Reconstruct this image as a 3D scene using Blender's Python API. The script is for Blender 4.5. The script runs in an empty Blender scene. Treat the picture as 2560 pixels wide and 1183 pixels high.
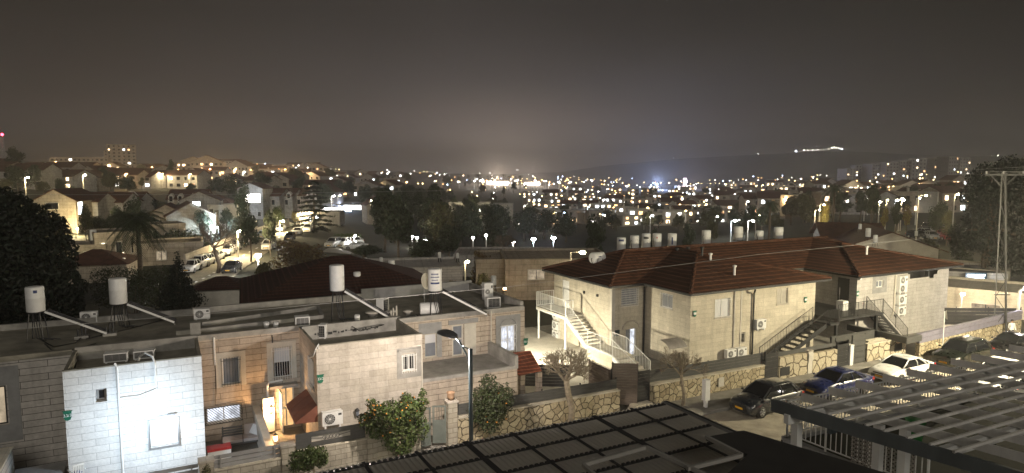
import bpy, math, random
from mathutils import Vector, Matrix, noise
S = bpy.context.scene
COL = S.collection
R = math.radians

# ---------------------------------------------------------------- camera
F = 1668.0; HEAD = R(27.4); PITCH = math.atan((591.5 - 430) / F); EYE = 13.5
FW = Vector((math.sin(HEAD) * math.cos(PITCH), math.cos(HEAD) * math.cos(PITCH), -math.sin(PITCH)))
RT = Vector((math.cos(HEAD), -math.sin(HEAD), 0)); UP = RT.cross(FW)
FH = Vector((math.sin(HEAD), math.cos(HEAD), 0))
CAM = Vector((0, 0, EYE))
cd = bpy.data.cameras.new('camera'); cam = bpy.data.objects.new('camera', cd); COL.objects.link(cam)
cd.sensor_width = 36; cd.lens = F / 2560 * 36; cd.clip_start = 0.1; cd.clip_end = 12000
cam.location = CAM; cam.rotation_euler = (math.pi / 2 - PITCH, 0, -HEAD); S.camera = cam
# ---------------------------------------------------------------- world: a cloudy night sky lit by the town below
w = bpy.data.worlds.new("World"); S.world = w; w.use_nodes = True
nt = w.node_tree; nt.nodes.clear()
def N(nt, typ, **kw):
    n = nt.nodes.new(typ)
    for k, v in kw.items():
        if k.startswith('i_'):
            n.inputs[int(k[2:]) if k[2:].isdigit() else k[2:].replace('_', ' ')].default_value = v
        else: setattr(n, k, v)
    return n
def L(nt, a, b): nt.links.new(a, b)
out = N(nt, 'ShaderNodeOutputWorld')
tc = N(nt, 'ShaderNodeTexCoord'); sep = N(nt, 'ShaderNodeSeparateXYZ'); L(nt, tc.outputs['Generated'], sep.inputs[0])
ramp = N(nt, 'ShaderNodeValToRGB')
el = ramp.color_ramp.elements
HAZE = .0005
SKY = [(0.0, (.150, .130, .124)), (.04, (.104, .091, .089)), (.10, (.052, .0462, .0458)), (.2, (.030, .0268, .0262)), (.33, (.021, .0188, .0180)), (1.0, (.03, .027, .026))]
for i, (p, c) in enumerate(SKY):
    e = el[i] if i < 2 else el.new(p)
    e.position = p; e.color = (*c, 1)
L(nt, sep.outputs['Z'], ramp.inputs[0])
# town glow low in the sky where the lit centre lies
gd = (FH + RT * ((1265 - 1280) / F) + Vector((0, 0, .004))).normalized()
dot = N(nt, 'ShaderNodeVectorMath', operation='DOT_PRODUCT'); L(nt, tc.outputs['Generated'], dot.inputs[0]); dot.inputs[1].default_value = gd
pw = N(nt, 'ShaderNodeMath', operation='POWER', i_1=60.0); zf_ = N(nt, 'ShaderNodeMapRange', i_1=0.0, i_2=.13, i_3=1.0, i_4=0.0); L(nt, sep.outputs['Z'], zf_.inputs[0]); L(nt, dot.outputs['Value'], pw.inputs[0])
pz_ = N(nt, 'ShaderNodeMath', operation='MULTIPLY'); L(nt, pw.outputs[0], pz_.inputs[0]); L(nt, zf_.outputs[0], pz_.inputs[1])
pw2 = N(nt, 'ShaderNodeMath', operation='POWER', i_1=22.0); mx = N(nt, 'ShaderNodeMath', operation='MAXIMUM', i_1=0.0); L(nt, dot.outputs['Value'], mx.inputs[0]); L(nt, mx.outputs[0], pw2.inputs[0])
g1 = N(nt, 'ShaderNodeMixRGB', blend_type='ADD'); L(nt, ramp.outputs[0], g1.inputs[1]); g1.inputs[2].default_value = (.16, .12, .095, 1); L(nt, pz_.outputs[0], g1.inputs[0])
g2 = N(nt, 'ShaderNodeMixRGB', blend_type='ADD'); L(nt, g1.outputs[0], g2.inputs[1]); g2.inputs[2].default_value = (.014, .012, .011, 1); L(nt, pw2.outputs[0], g2.inputs[0])
# faint cloud mottling
nz = N(nt, 'ShaderNodeTexNoise', i_Scale=3.2, i_Detail=7.0); L(nt, tc.outputs['Generated'], nz.inputs['Vector'])
mr = N(nt, 'ShaderNodeMapRange', i_1=.3, i_2=.7, i_3=.82, i_4=1.16); L(nt, nz.outputs[0], mr.inputs[0])
g3 = N(nt, 'ShaderNodeMixRGB', blend_type='MULTIPLY', i_0=1.0); L(nt, g2.outputs[0], g3.inputs[1]); L(nt, mr.outputs[0], g3.inputs[2])
fd_ = N(nt, 'ShaderNodeVectorMath', operation='DOT_PRODUCT'); L(nt, tc.outputs['Generated'], fd_.inputs[0]); fd_.inputs[1].default_value = (FH + RT * ((1000 - 1280) / F)).normalized()
fm_ = N(nt, 'ShaderNodeMath', operation='MAXIMUM', i_1=0.0); L(nt, fd_.outputs['Value'], fm_.inputs[0]); fp_ = N(nt, 'ShaderNodeMath', operation='POWER', i_1=6.0); L(nt, fm_.outputs[0], fp_.inputs[0])
ft_ = N(nt, 'ShaderNodeMixRGB'); L(nt, fp_.outputs[0], ft_.inputs[0]); ft_.inputs[1].default_value = (.36, .345, .30, 1); ft_.inputs[2].default_value = (1, .99, .99, 1)
g4 = N(nt, 'ShaderNodeMixRGB', blend_type='MULTIPLY', i_0=1.0); L(nt, g3.outputs[0], g4.inputs[1]); L(nt, ft_.outputs[0], g4.inputs[2])
bg = N(nt, 'ShaderNodeBackground', i_1=1.0); L(nt, g4.outputs[0], bg.inputs[0])
sky = N(nt, 'ShaderNodeTexSky', sky_type='NISHITA'); sky.sun_disc = False; sky.sun_elevation = R(-6); sky.sun_rotation = R(200)
bg2 = N(nt, 'ShaderNodeBackground', i_1=0.05); L(nt, sky.outputs[0], bg2.inputs[0])
ads = N(nt, 'ShaderNodeAddShader'); L(nt, bg.outputs[0], ads.inputs[0]); L(nt, bg2.outputs[0], ads.inputs[1]); L(nt, ads.outputs[0], out.inputs[0])
# added soft fill sun from behind the viewer, standing in for ambient light
sd = bpy.data.lights.new('ambient_fill', 'SUN'); so = bpy.data.objects.new('ambient_fill', sd); COL.objects.link(so)
sd.energy = 0.72; sd.angle = R(25); sd.color = (1, .93, .80)
so.rotation_euler = (R(66), 0, R(-12))
S.view_settings.view_transform = 'Standard'; S.view_settings.look = 'None'; S.view_settings.exposure = 0.0; S.view_settings.gamma = 1
S.cycles.use_denoising = True
S.cycles.volume_bounces = 0; S.cycles.max_bounces = 6; S.cycles.diffuse_bounces = 2; S.cycles.glossy_bounces = 3
S.cycles.transparent_max_bounces = 8; S.cycles.sample_clamp_indirect = 3.0; S.cycles.sample_clamp_direct = 0
S.cycles.use_light_tree = True; S.cycles.volume_max_steps = 64

# ---------------------------------------------------------------- where a photograph pixel lies in the place
def ray(x, y): return FW + RT * ((x - 1280) / F) - UP * ((y - 591.5) / F)
def pz(x, y, z=0.0):
    r = ray(x, y); return CAM + r * ((z - EYE) / r.z)
def py(x, y, Y):
    r = ray(x, y); return CAM + r * (Y / r.y)
def px(x, y, X):
    r = ray(x, y); return CAM + r * (X / r.x)
def pd(x, y, D): return CAM + ray(x, y) * D
# terrain, by lateral tangent t and depth D: rows of (depth, pixel row where that ground shows)
TABLE = {
    -1.6: [(100, 655), (130, 560), (200, 480), (300, 443), (500, 420), (900, 408), (1600, 402), (3000, 398)],
    -.767: [(100, 655), (130, 555), (200, 482), (300, 445), (500, 421), (900, 409), (1600, 404), (3000, 400)],
    -.50: [(100, 655), (130, 590), (180, 540), (260, 490), (400, 448), (700, 425), (1200, 413), (3000, 408)],
    -.32: [(100, 660), (130, 605), (180, 558), (260, 512), (400, 462), (700, 434), (1200, 420), (3000, 415)],
    -.22: [(100, 665), (150, 600), (200, 560), (300, 515), (500, 468), (900, 440), (1500, 432), (3000, 428)],
    0.0: [(100, 690), (150, 660), (200, 632), (300, 570), (450, 522), (700, 478), (1000, 458), (1600, 447), (3000, 438)],
    .25: [(100, 685), (150, 648), (200, 610), (300, 556), (450, 512), (700, 482), (1000, 466), (1600, 454), (3000, 442)],
    .48: [(90, 690), (120, 612), (200, 548), (300, 517), (500, 480), (900, 452), (1500, 442), (3000, 436)],
    .767: [(80, 711), (120, 602), (200, 542), (300, 502), (600, 452), (1000, 430), (1500, 420), (3000, 412)],
    1.6: [(80, 711), (120, 602), (200, 542), (300, 502), (600, 452), (1000, 430), (1500, 420), (3000, 412)],
}
TK = sorted(TABLE)
def _colz(k, D):
    rows = [(0, None), (62, None)] + TABLE[k]
    def zz(i):
        d, yy = rows[i]; return 0.0 if yy is None else EYE - (yy - 430) * d / F
    for i in range(len(rows) - 1):
        if D <= rows[i + 1][0]:
            a = (D - rows[i][0]) / (rows[i + 1][0] - rows[i][0]); a = max(a, 0)
            return zz(i) * (1 - a) + zz(i + 1) * a
    return zz(len(rows) - 1)
def zg_tD(t, D):
    t = max(TK[0], min(TK[-1], t))
    for i in range(len(TK) - 1):
        if t <= TK[i + 1]:
            a = (t - TK[i]) / (TK[i + 1] - TK[i]); a = a * a * (3 - 2 * a)
            return _colz(TK[i], D) * (1 - a) + _colz(TK[i + 1], D) * a
def ground(x, y):
    p = Vector((x, y, 0)); D = p.dot(FH)
    if D < 62: return 0.0
    return zg_tD(p.dot(RT) / D, D)
def gp(x, y, dz=0.0):
    """ground point seen at pixel (x, y)"""
    D = 62.0; last = None
    while D < 3000:
        t = (x - 1280) / F
        z = zg_tD(t, D); yy = 430 + (EYE - z - dz) * F / D
        if yy <= y: break
        D *= 1.006
    P = FH * D + RT * (t * D); P.z = zg_tD(t, D); return P
def gd_at(x, D):
    t = (x - 1280) / F; P = FH * D + RT * (t * D); P.z = zg_tD(t, D); return P
def depth(p): return Vector((p[0], p[1], 0)).dot(FH)

# ---------------------------------------------------------------- building helpers
WL = {}
class MB:
    def __init__(s): s.v = []; s.f = []; s.m = []; s.k = 0
    def mat(s, k): s.k = k; return s
    def add(s, vs, fs):
        o = len(s.v); s.v += [Vector(p) for p in vs]
        for f in fs: s.f.append([i + o for i in f]); s.m.append(s.k)
        return s
    def quad(s, *p): return s.add(p, [list(range(len(p)))])
    def box(s, x0, y0, z0, x1, y1, z1):
        if x0 > x1: x0, x1 = x1, x0
        if y0 > y1: y0, y1 = y1, y0
        if z0 > z1: z0, z1 = z1, z0
        return s.add([(x0, y0, z0), (x1, y0, z0), (x1, y1, z0), (x0, y1, z0), (x0, y0, z1), (x1, y0, z1), (x1, y1, z1), (x0, y1, z1)],
                     [(3, 2, 1, 0), (4, 5, 6, 7), (0, 1, 5, 4), (1, 2, 6, 5), (2, 3, 7, 6), (3, 0, 4, 7)])
    def beam(s, p, q, wd, h, up=Vector((0, 0, 1))):
        p, q = Vector(p), Vector(q); d = (q - p).normalized()
        sd = d.cross(up)
        if sd.length < 1e-4: sd = d.cross(Vector((1, 0, 0)))
        sd = sd.normalized() * wd / 2; u = sd.cross(d).normalized() * h / 2
        return s.add([p - sd - u, p + sd - u, p + sd + u, p - sd + u, q - sd - u, q + sd - u, q + sd + u, q - sd + u],
                     [(0, 1, 2, 3), (7, 6, 5, 4), (4, 5, 1, 0), (5, 6, 2, 1), (6, 7, 3, 2), (7, 4, 0, 3)])
    def cyl(s, p, q, r0, r1=None, n=10, caps=True):
        p, q = Vector(p), Vector(q); r1 = r0 if r1 is None else r1
        d = (q - p).normalized(); a = d.orthogonal().normalized(); b = d.cross(a)
        vs = []
        for c, r in ((p, r0), (q, r1)):
            for i in range(n):
                t = 2 * math.pi * i / n; vs.append(c + a * (math.cos(t) * r) + b * (math.sin(t) * r))
        fs = [(i, (i + 1) % n, n + (i + 1) % n, n + i) for i in range(n)]
        if caps: fs += [tuple(range(n - 1, -1, -1)), tuple(range(n, 2 * n))]
        return s.add(vs, fs)
    def tube(s, pts, r, n=6, r1=None):
        pts = [Vector(p) for p in pts]; vs = []; m = len(pts); r1 = r if r1 is None else r1
        prev = None
        for i, p in enumerate(pts):
            d = (pts[min(i + 1, m - 1)] - pts[max(i - 1, 0)]).normalized()
            a = d.orthogonal().normalized() if prev is None else (prev - d * prev.dot(d)).normalized()
            prev = a; b = d.cross(a); rr = r + (r1 - r) * i / max(1, m - 1)
            for j in range(n):
                t = 2 * math.pi * j / n; vs.append(p + a * (math.cos(t) * rr) + b * (math.sin(t) * rr))
        fs = [(i * n + j, i * n + (j + 1) % n, (i + 1) * n + (j + 1) % n, (i + 1) * n + j) for i in range(m - 1) for j in range(n)]
        fs += [tuple(range(n - 1, -1, -1)), tuple(range((m - 1) * n, m * n))]
        return s.add(vs, fs)
    def prism(s, pts, z0, z1):
        n = len(pts)
        return s.add([(x, y, z0) for x, y in pts] + [(x, y, z1) for x, y in pts],
                     [tuple(range(n - 1, -1, -1)), tuple(range(n, 2 * n))] + [(i, (i + 1) % n, n + (i + 1) % n, n + i) for i in range(n)])
    def slab(s, pts, th):
        """closed thick sheet below a 3-D polygon"""
        n = len(pts); lo = [Vector(p) - Vector((0, 0, th)) for p in pts]
        return s.add([Vector(p) for p in pts] + lo, [tuple(range(n)), tuple(range(2 * n - 1, n - 1, -1))] + [(i, n + i, n + (i + 1) % n, (i + 1) % n) for i in range(n)])
    def lathe(s, prof, c, n=16):
        c = Vector(c); vs = []; m = len(prof)
        for r, z in prof:
            for j in range(n):
                t = 2 * math.pi * j / n; vs.append(c + Vector((math.cos(t) * r, math.sin(t) * r, z)))
        fs = [(i * n + j, i * n + (j + 1) % n, (i + 1) * n + (j + 1) % n, (i + 1) * n + j) for i in range(m - 1) for j in range(n)]
        fs += [tuple(range(n - 1, -1, -1)), tuple(range((m - 1) * n, m * n))]
        return s.add(vs, fs)
    def ball(s, c, r, n=10, sq=1.0):
        m = max(4, n // 2 + 1)
        return s.lathe([(max(.001, r * math.sin(math.pi * i / m)), -r * sq * math.cos(math.pi * i / m)) for i in range(m + 1)], c, n)
    def xf(s, M4, start=0):
        for i in range(start, len(s.v)): s.v[i] = M4 @ s.v[i]
        return s
    def mesh(s, name, mats, smooth=False, off=None):
        me = bpy.data.meshes.new(name)
        vs = s.v if off is None else [p - off for p in s.v]
        me.from_pydata([tuple(p) for p in vs], [], s.f)
        for m in (mats if isinstance(mats, (list, tuple)) else [mats]): me.materials.append(m)
        me.polygons.foreach_set('material_index', s.m)
        if smooth: me.polygons.foreach_set('use_smooth', [True] * len(s.f))
        me.update(); return me
    def build(s, name, mats, parent=None, smooth=False, local=False):
        off = None if (local or parent is None) else WL[parent.name]
        o = bpy.data.objects.new(name, s.mesh(name, mats, smooth, off)); COL.objects.link(o)
        if parent is not None: o.parent = parent; WL[o.name] = WL[parent.name]
        else: WL[o.name] = Vector((0, 0, 0))
        return o
def tag(o, label, cat, group=None):
    o['label'] = label; o['category'] = cat
    if group: o['group'] = group
    return o
def thing(name, label, cat, loc=(0, 0, 0), rz=0.0, group=None):
    o = bpy.data.objects.new(name, None); COL.objects.link(o); o.location = loc; o.rotation_euler = (0, 0, rz)
    o.empty_display_size = .3; WL[o.name] = Vector(loc); return tag(o, label, cat, group)
def kids(o): return [c for c in bpy.data.objects if c.parent is o]
KID = {}
def proto_kids(root):
    """children read once, before copying in loops"""
    if root.name not in KID:
        KID[root.name] = [(c, [(g) for g in kids(c)]) for c in kids(root)]
    return KID[root.name]
def dup(root, loc, rz=0.0, sc=None, label=None, group=None, mats=None):
    ks = proto_kids(root)
    r = root.copy(); COL.objects.link(r); r.location = loc; r.rotation_euler = (0, 0, rz)
    if sc is not None: r.scale = (sc, sc, sc) if isinstance(sc, (int, float)) else sc
    if label: r['label'] = label
    if group: r['group'] = group
    for c, gs in ks:
        d = c.copy(); COL.objects.link(d); d.parent = r
        if mats and c.name.split('.')[0] in mats: swap(d, mats[c.name.split('.')[0]])
        for g in gs:
            h = g.copy(); COL.objects.link(h); h.parent = d
    return r
def swap(o, m, i=0):
    o.material_slots[i].link = 'OBJECT'; o.material_slots[i].material = m
def structure(name, mb, mats, smooth=False):
    o = mb.build(name, mats, None, smooth); o['kind'] = 'structure'; return o
def light(parent, loc, e, col, kind='POINT', size=.12, aim=None, cone=None, blend=.5, local=False):
    ld = bpy.data.lights.new('lamp_light', kind); ld.energy = e; ld.color = col
    o = bpy.data.objects.new('lamp_light', ld); COL.objects.link(o)
    if kind == 'AREA': ld.size = size
    else: ld.shadow_soft_size = size
    if kind == 'SPOT': ld.spot_size = R(cone or 120); ld.spot_blend = blend
    loc = Vector(loc)
    if parent is not None: o.parent = parent
    o.location = loc if (local or parent is None) else loc - WL[parent.name]
    if aim is not None: o.rotation_euler = (Vector(aim) - loc).to_track_quat('-Z', 'Y').to_euler()
    return o
def text(parent, s, loc, rot, size, mat, local=True, name='lettering'):
    cu = bpy.data.curves.new(name, 'FONT'); cu.body = s; cu.size = size; cu.align_x = 'CENTER'; cu.align_y = 'CENTER'; cu.extrude = .004
    tmp = bpy.data.objects.new(name, cu); COL.objects.link(tmp); bpy.context.view_layer.update()
    me = bpy.data.meshes.new_from_object(tmp.evaluated_get(bpy.context.evaluated_depsgraph_get())); bpy.data.objects.remove(tmp)
    me.materials.clear(); me.materials.append(mat); o = bpy.data.objects.new(name, me); COL.objects.link(o); o.parent = parent
    o.location = Vector(loc) if local else Vector(loc) - WL[parent.name]; o.rotation_euler = rot; return o
ORD = ['first', 'second', 'third', 'fourth', 'fifth', 'sixth', 'seventh', 'eighth', 'ninth', 'tenth', 'eleventh', 'twelfth', 'thirteenth', 'fourteenth', 'fifteenth', 'sixteenth', 'seventeenth', 'eighteenth', 'nineteenth', 'twentieth']
TENS = 'twent thirt fort fift sixt sevent eight ninet'.split()
def nth(i):
    if i < 20: return ORD[i]
    if i >= 99: return 'hundredth' if i == 99 else 'hundred and ' + nth(i - 100)
    k = (i + 1) // 10 - 2; r = (i + 1) % 10
    return TENS[k] + 'ieth' if r == 0 else TENS[k] + 'y-' + ORD[r - 1]

# ---------------------------------------------------------------- materials
def mat_base(name):
    m = bpy.data.materials.new(name); m.use_nodes = True; return m, m.node_tree, m.node_tree.nodes['Principled BSDF']
def plain(name, col, rough=.7, metal=0.0, var=.18, scale=2.5, bump=0.0, streak=1.0, spec=.5):
    m, nt, b = mat_base(name)
    tc = N(nt, 'ShaderNodeTexCoord'); mp = N(nt, 'ShaderNodeMapping'); mp.inputs['Scale'].default_value = (scale, scale, scale * streak)
    L(nt, tc.outputs['Object'], mp.inputs[0])
    nz = N(nt, 'ShaderNodeTexNoise', i_Scale=1.0, i_Detail=6.0, i_Roughness=.62); L(nt, mp.outputs[0], nz.inputs['Vector'])
    rp = N(nt, 'ShaderNodeValToRGB'); e = rp.color_ramp.elements
    e[0].position = .32; e[1].position = .68
    e[0].color = (*[max(0, c * (1 - var)) for c in col], 1); e[1].color = (*[min(1, c * (1 + var)) for c in col], 1)
    L(nt, nz.outputs[0], rp.inputs[0]); L(nt, rp.outputs[0], b.inputs['Base Color'])
    b.inputs['Roughness'].default_value = rough; b.inputs['Metallic'].default_value = metal; b.inputs['Specular IOR Level'].default_value = spec
    if bump:
        bp = N(nt, 'ShaderNodeBump', i_Strength=bump, i_Distance=.03); L(nt, nz.outputs[0], bp.inputs['Height']); L(nt, bp.outputs[0], b.inputs['Normal'])
    return m
def facade_uv(nt):
    """(along wall, height) from object coordinates, by which way the face looks"""
    tc = N(nt, 'ShaderNodeTexCoord'); so = N(nt, 'ShaderNodeSeparateXYZ'); L(nt, tc.outputs['Object'], so.inputs[0])
    sn = N(nt, 'ShaderNodeSeparateXYZ'); L(nt, tc.outputs['Normal'], sn.inputs[0])
    ax = N(nt, 'ShaderNodeMath', operation='ABSOLUTE'); L(nt, sn.outputs[0], ax.inputs[0])
    gt = N(nt, 'ShaderNodeMath', operation='GREATER_THAN', i_1=.6); L(nt, ax.outputs[0], gt.inputs[0])
    mixn = N(nt, 'ShaderNodeMix', data_type='FLOAT'); L(nt, gt.outputs[0], mixn.inputs[0]); L(nt, so.outputs[0], mixn.inputs[2]); L(nt, so.outputs[1], mixn.inputs[3])
    cb = N(nt, 'ShaderNodeCombineXYZ'); L(nt, mixn.outputs[0], cb.inputs[0]); L(nt, so.outputs[2], cb.inputs[1])
    return tc, cb
def stone(name, c1, c2, mortar, row=.30, wid=.85, gap=.014, rough=.85, bump=.5, stain=.25):
    m, nt, b = mat_base(name); tc, uv = facade_uv(nt)
    br = N(nt, 'ShaderNodeTexBrick', i_Scale=1.0); br.offset = .5; br.squash = 1.0
    br.inputs['Color1'].default_value = (*c1, 1); br.inputs['Color2'].default_value = (*c2, 1); br.inputs['Mortar'].default_value = (*mortar, 1)
    br.inputs['Mortar Size'].default_value = gap; br.inputs['Mortar Smooth'].default_value = .2; br.inputs['Bias'].default_value = -.1
    br.inputs['Brick Width'].default_value = wid; br.inputs['Row Height'].default_value = row
    # courses wobble a little
    L(nt, uv.outputs[0], br.inputs['Vector'])
    n1 = N(nt, 'ShaderNodeTexNoise', i_Scale=1.1, i_Detail=7.0, i_Roughness=.65); L(nt, tc.outputs['Object'], n1.inputs['Vector'])
    n2 = N(nt, 'ShaderNodeTexNoise', i_Scale=9.0, i_Detail=5.0); L(nt, tc.outputs['Object'], n2.inputs['Vector'])
    mr = N(nt, 'ShaderNodeMapRange', i_1=.3, i_2=.75, i_3=1.0 + stain * .3, i_4=1.0 - stain); L(nt, n1.outputs[0], mr.inputs[0])
    mr2 = N(nt, 'ShaderNodeMapRange', i_1=.3, i_2=.7, i_3=.9, i_4=1.08); L(nt, n2.outputs[0], mr2.inputs[0])
    mu = N(nt, 'ShaderNodeMixRGB', blend_type='MULTIPLY', i_0=1.0); L(nt, br.outputs['Color'], mu.inputs[1]); L(nt, mr.outputs[0], mu.inputs[2])
    mu2 = N(nt, 'ShaderNodeMixRGB', blend_type='MULTIPLY', i_0=1.0); L(nt, mu.outputs[0], mu2.inputs[1]); L(nt, mr2.outputs[0], mu2.inputs[2])
    # rain streaks
    mp = N(nt, 'ShaderNodeMapping'); mp.inputs['Scale'].default_value = (2.6, .22, 1); L(nt, uv.outputs[0], mp.inputs[0])
    n3 = N(nt, 'ShaderNodeTexNoise', i_Scale=1.0, i_Detail=4.0); L(nt, mp.outputs[0], n3.inputs['Vector'])
    mr3 = N(nt, 'ShaderNodeMapRange', i_1=.5, i_2=.75, i_3=1.0, i_4=1.0 - stain * .8); L(nt, n3.outputs[0], mr3.inputs[0])
    mu3 = N(nt, 'ShaderNodeMixRGB', blend_type='MULTIPLY', i_0=1.0); L(nt, mu2.outputs[0], mu3.inputs[1]); L(nt, mr3.outputs[0], mu3.inputs[2])
    L(nt, mu3.outputs[0], b.inputs['Base Color']); b.inputs['Roughness'].default_value = rough; b.inputs['Specular IOR Level'].default_value = .25
    inv = N(nt, 'ShaderNodeMath', operation='MULTIPLY_ADD', i_1=-1.0, i_2=1.0); L(nt, br.outputs['Fac'], inv.inputs[0])
    ad = N(nt, 'ShaderNodeMath', operation='MULTIPLY_ADD', i_1=.25); L(nt, n2.outputs[0], ad.inputs[0]); L(nt, inv.outputs[0], ad.inputs[2])
    bp = N(nt, 'ShaderNodeBump', i_Strength=bump, i_Distance=.02); L(nt, ad.outputs[0], bp.inputs['Height']); L(nt, bp.outputs[0], b.inputs['Normal'])
    return m
def rubble(name, c1, c2, joint, scale=2.1):
    m, nt, b = mat_base(name); tc, uv = facade_uv(nt)
    nw = N(nt, 'ShaderNodeTexNoise', i_Scale=1.7, i_Detail=2.0); L(nt, tc.outputs['Object'], nw.inputs['Vector'])
    vm = N(nt, 'ShaderNodeVectorMath', operation='MULTIPLY_ADD'); L(nt, nw.outputs['Color'], vm.inputs[0]); vm.inputs[1].default_value = (.35, .35, 0); L(nt, uv.outputs[0], vm.inputs[2])
    v1 = N(nt, 'ShaderNodeTexVoronoi', voronoi_dimensions='2D', feature='DISTANCE_TO_EDGE', i_Scale=scale); L(nt, vm.outputs[0], v1.inputs['Vector'])
    v2 = N(nt, 'ShaderNodeTexVoronoi', voronoi_dimensions='2D', feature='F1', i_Scale=scale); L(nt, vm.outputs[0], v2.inputs['Vector'])
    sp = N(nt, 'ShaderNodeSeparateColor'); L(nt, v2.outputs['Color'], sp.inputs[0])
    mc = N(nt, 'ShaderNodeMixRGB'); L(nt, sp.outputs[0], mc.inputs[0]); mc.inputs[1].default_value = (*c1, 1); mc.inputs[2].default_value = (*c2, 1)
    n2 = N(nt, 'ShaderNodeTexNoise', i_Scale=8.0, i_Detail=6.0); L(nt, tc.outputs['Object'], n2.inputs['Vector'])
    mr2 = N(nt, 'ShaderNodeMapRange', i_1=.3, i_2=.7, i_3=.72, i_4=1.12); L(nt, n2.outputs[0], mr2.inputs[0])
    mu = N(nt, 'ShaderNodeMixRGB', blend_type='MULTIPLY', i_0=1.0); L(nt, mc.outputs[0], mu.inputs[1]); L(nt, mr2.outputs[0], mu.inputs[2])
    st = N(nt, 'ShaderNodeMapRange', i_1=.02, i_2=.075, i_3=0.0, i_4=1.0); L(nt, v1.outputs['Distance'], st.inputs[0])
    fin = N(nt, 'ShaderNodeMixRGB'); L(nt, st.outputs[0], fin.inputs[0]); fin.inputs[1].default_value = (*joint, 1); L(nt, mu.outputs[0], fin.inputs[2])
    L(nt, fin.outputs[0], b.inputs['Base Color']); b.inputs['Roughness'].default_value = .9; b.inputs['Specular IOR Level'].default_value = .2
    ad = N(nt, 'ShaderNodeMath', operation='MULTIPLY_ADD', i_1=.35); L(nt, n2.outputs[0], ad.inputs[0]); L(nt, st.outputs[0], ad.inputs[2])
    bp = N(nt, 'ShaderNodeBump', i_Strength=.9, i_Distance=.05); L(nt, ad.outputs[0], bp.inputs['Height']); L(nt, bp.outputs[0], b.inputs['Normal'])
    return m
def tiles(name, c1, c2, row=.15, rib=.27):
    """roof tiles: courses follow height, ribs follow the eave"""
    m, nt, b = mat_base(name); tc, uv = facade_uv(nt)
    sp = N(nt, 'ShaderNodeSeparateXYZ'); L(nt, uv.outputs[0], sp.inputs[0])
    dv = N(nt, 'ShaderNodeMath', operation='DIVIDE', i_1=row); L(nt, sp.outputs[1], dv.inputs[0])
    fr = N(nt, 'ShaderNodeMath', operation='FRACT'); L(nt, dv.outputs[0], fr.inputs[0])
    du = N(nt, 'ShaderNodeMath', operation='MULTIPLY', i_1=2 * math.pi / rib); L(nt, sp.outputs[0], du.inputs[0])
    sn = N(nt, 'ShaderNodeMath', operation='SINE'); L(nt, du.outputs[0], sn.inputs[0])
    fl = N(nt, 'ShaderNodeMath', operation='FLOOR'); L(nt, dv.outputs[0], fl.inputs[0])
    dq = N(nt, 'ShaderNodeMath', operation='DIVIDE', i_1=rib); L(nt, sp.outputs[0], dq.inputs[0]); fq = N(nt, 'ShaderNodeMath', operation='FLOOR'); L(nt, dq.outputs[0], fq.inputs[0])
    cb = N(nt, 'ShaderNodeCombineXYZ'); L(nt, fq.outputs[0], cb.inputs[0]); L(nt, fl.outputs[0], cb.inputs[1])
    wn = N(nt, 'ShaderNodeTexWhiteNoise', noise_dimensions='2D'); L(nt, cb.outputs[0], wn.inputs['Vector'])
    nz = N(nt, 'ShaderNodeTexNoise', i_Scale=.9, i_Detail=6.0); L(nt, tc.outputs['Object'], nz.inputs['Vector'])
    mxn = N(nt, 'ShaderNodeMath', operation='MULTIPLY_ADD', i_1=.45); L(nt, wn.outputs['Value'], mxn.inputs[0]); L(nt, nz.outputs[0], mxn.inputs[2])
    mr = N(nt, 'ShaderNodeMapRange', i_1=.35, i_2=1.05); L(nt, mxn.outputs[0], mr.inputs[0])
    mc = N(nt, 'ShaderNodeMixRGB'); L(nt, mr.outputs[0], mc.inputs[0]); mc.inputs[1].default_value = (*c1, 1); mc.inputs[2].default_value = (*c2, 1)
    # the exposed lower lip of each course has a paler base colour
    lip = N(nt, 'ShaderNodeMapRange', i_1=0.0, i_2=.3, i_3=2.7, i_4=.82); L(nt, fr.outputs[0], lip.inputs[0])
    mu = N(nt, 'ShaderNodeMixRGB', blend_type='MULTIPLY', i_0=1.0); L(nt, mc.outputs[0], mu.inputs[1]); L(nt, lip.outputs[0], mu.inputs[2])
    L(nt, mu.outputs[0], b.inputs['Base Color']); b.inputs['Roughness'].default_value = .75; b.inputs['Specular IOR Level'].default_value = .3
    iv = N(nt, 'ShaderNodeMath', operation='MULTIPLY_ADD', i_1=-1.0, i_2=1.0); L(nt, fr.outputs[0], iv.inputs[0])
    hh = N(nt, 'ShaderNodeMath', operation='MULTIPLY_ADD', i_1=.12); L(nt, sn.outputs[0], hh.inputs[0]); L(nt, iv.outputs[0], hh.inputs[2])
    bp = N(nt, 'ShaderNodeBump', i_Strength=.9, i_Distance=.045); L(nt, hh.outputs[0], bp.inputs['Height']); L(nt, bp.outputs[0], b.inputs['Normal'])
    return m
def emit(name, col, st, sample=False):
    m = bpy.data.materials.new(name); m.use_nodes = True; nt = m.node_tree; nt.nodes.clear()
    o = N(nt, 'ShaderNodeOutputMaterial'); e = N(nt, 'ShaderNodeEmission', i_1=st); e.inputs[0].default_value = (*col, 1); L(nt, e.outputs[0], o.inputs[0])
    m.cycles.emission_sampling = 'AUTO' if sample else 'NONE'
    return m
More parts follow.
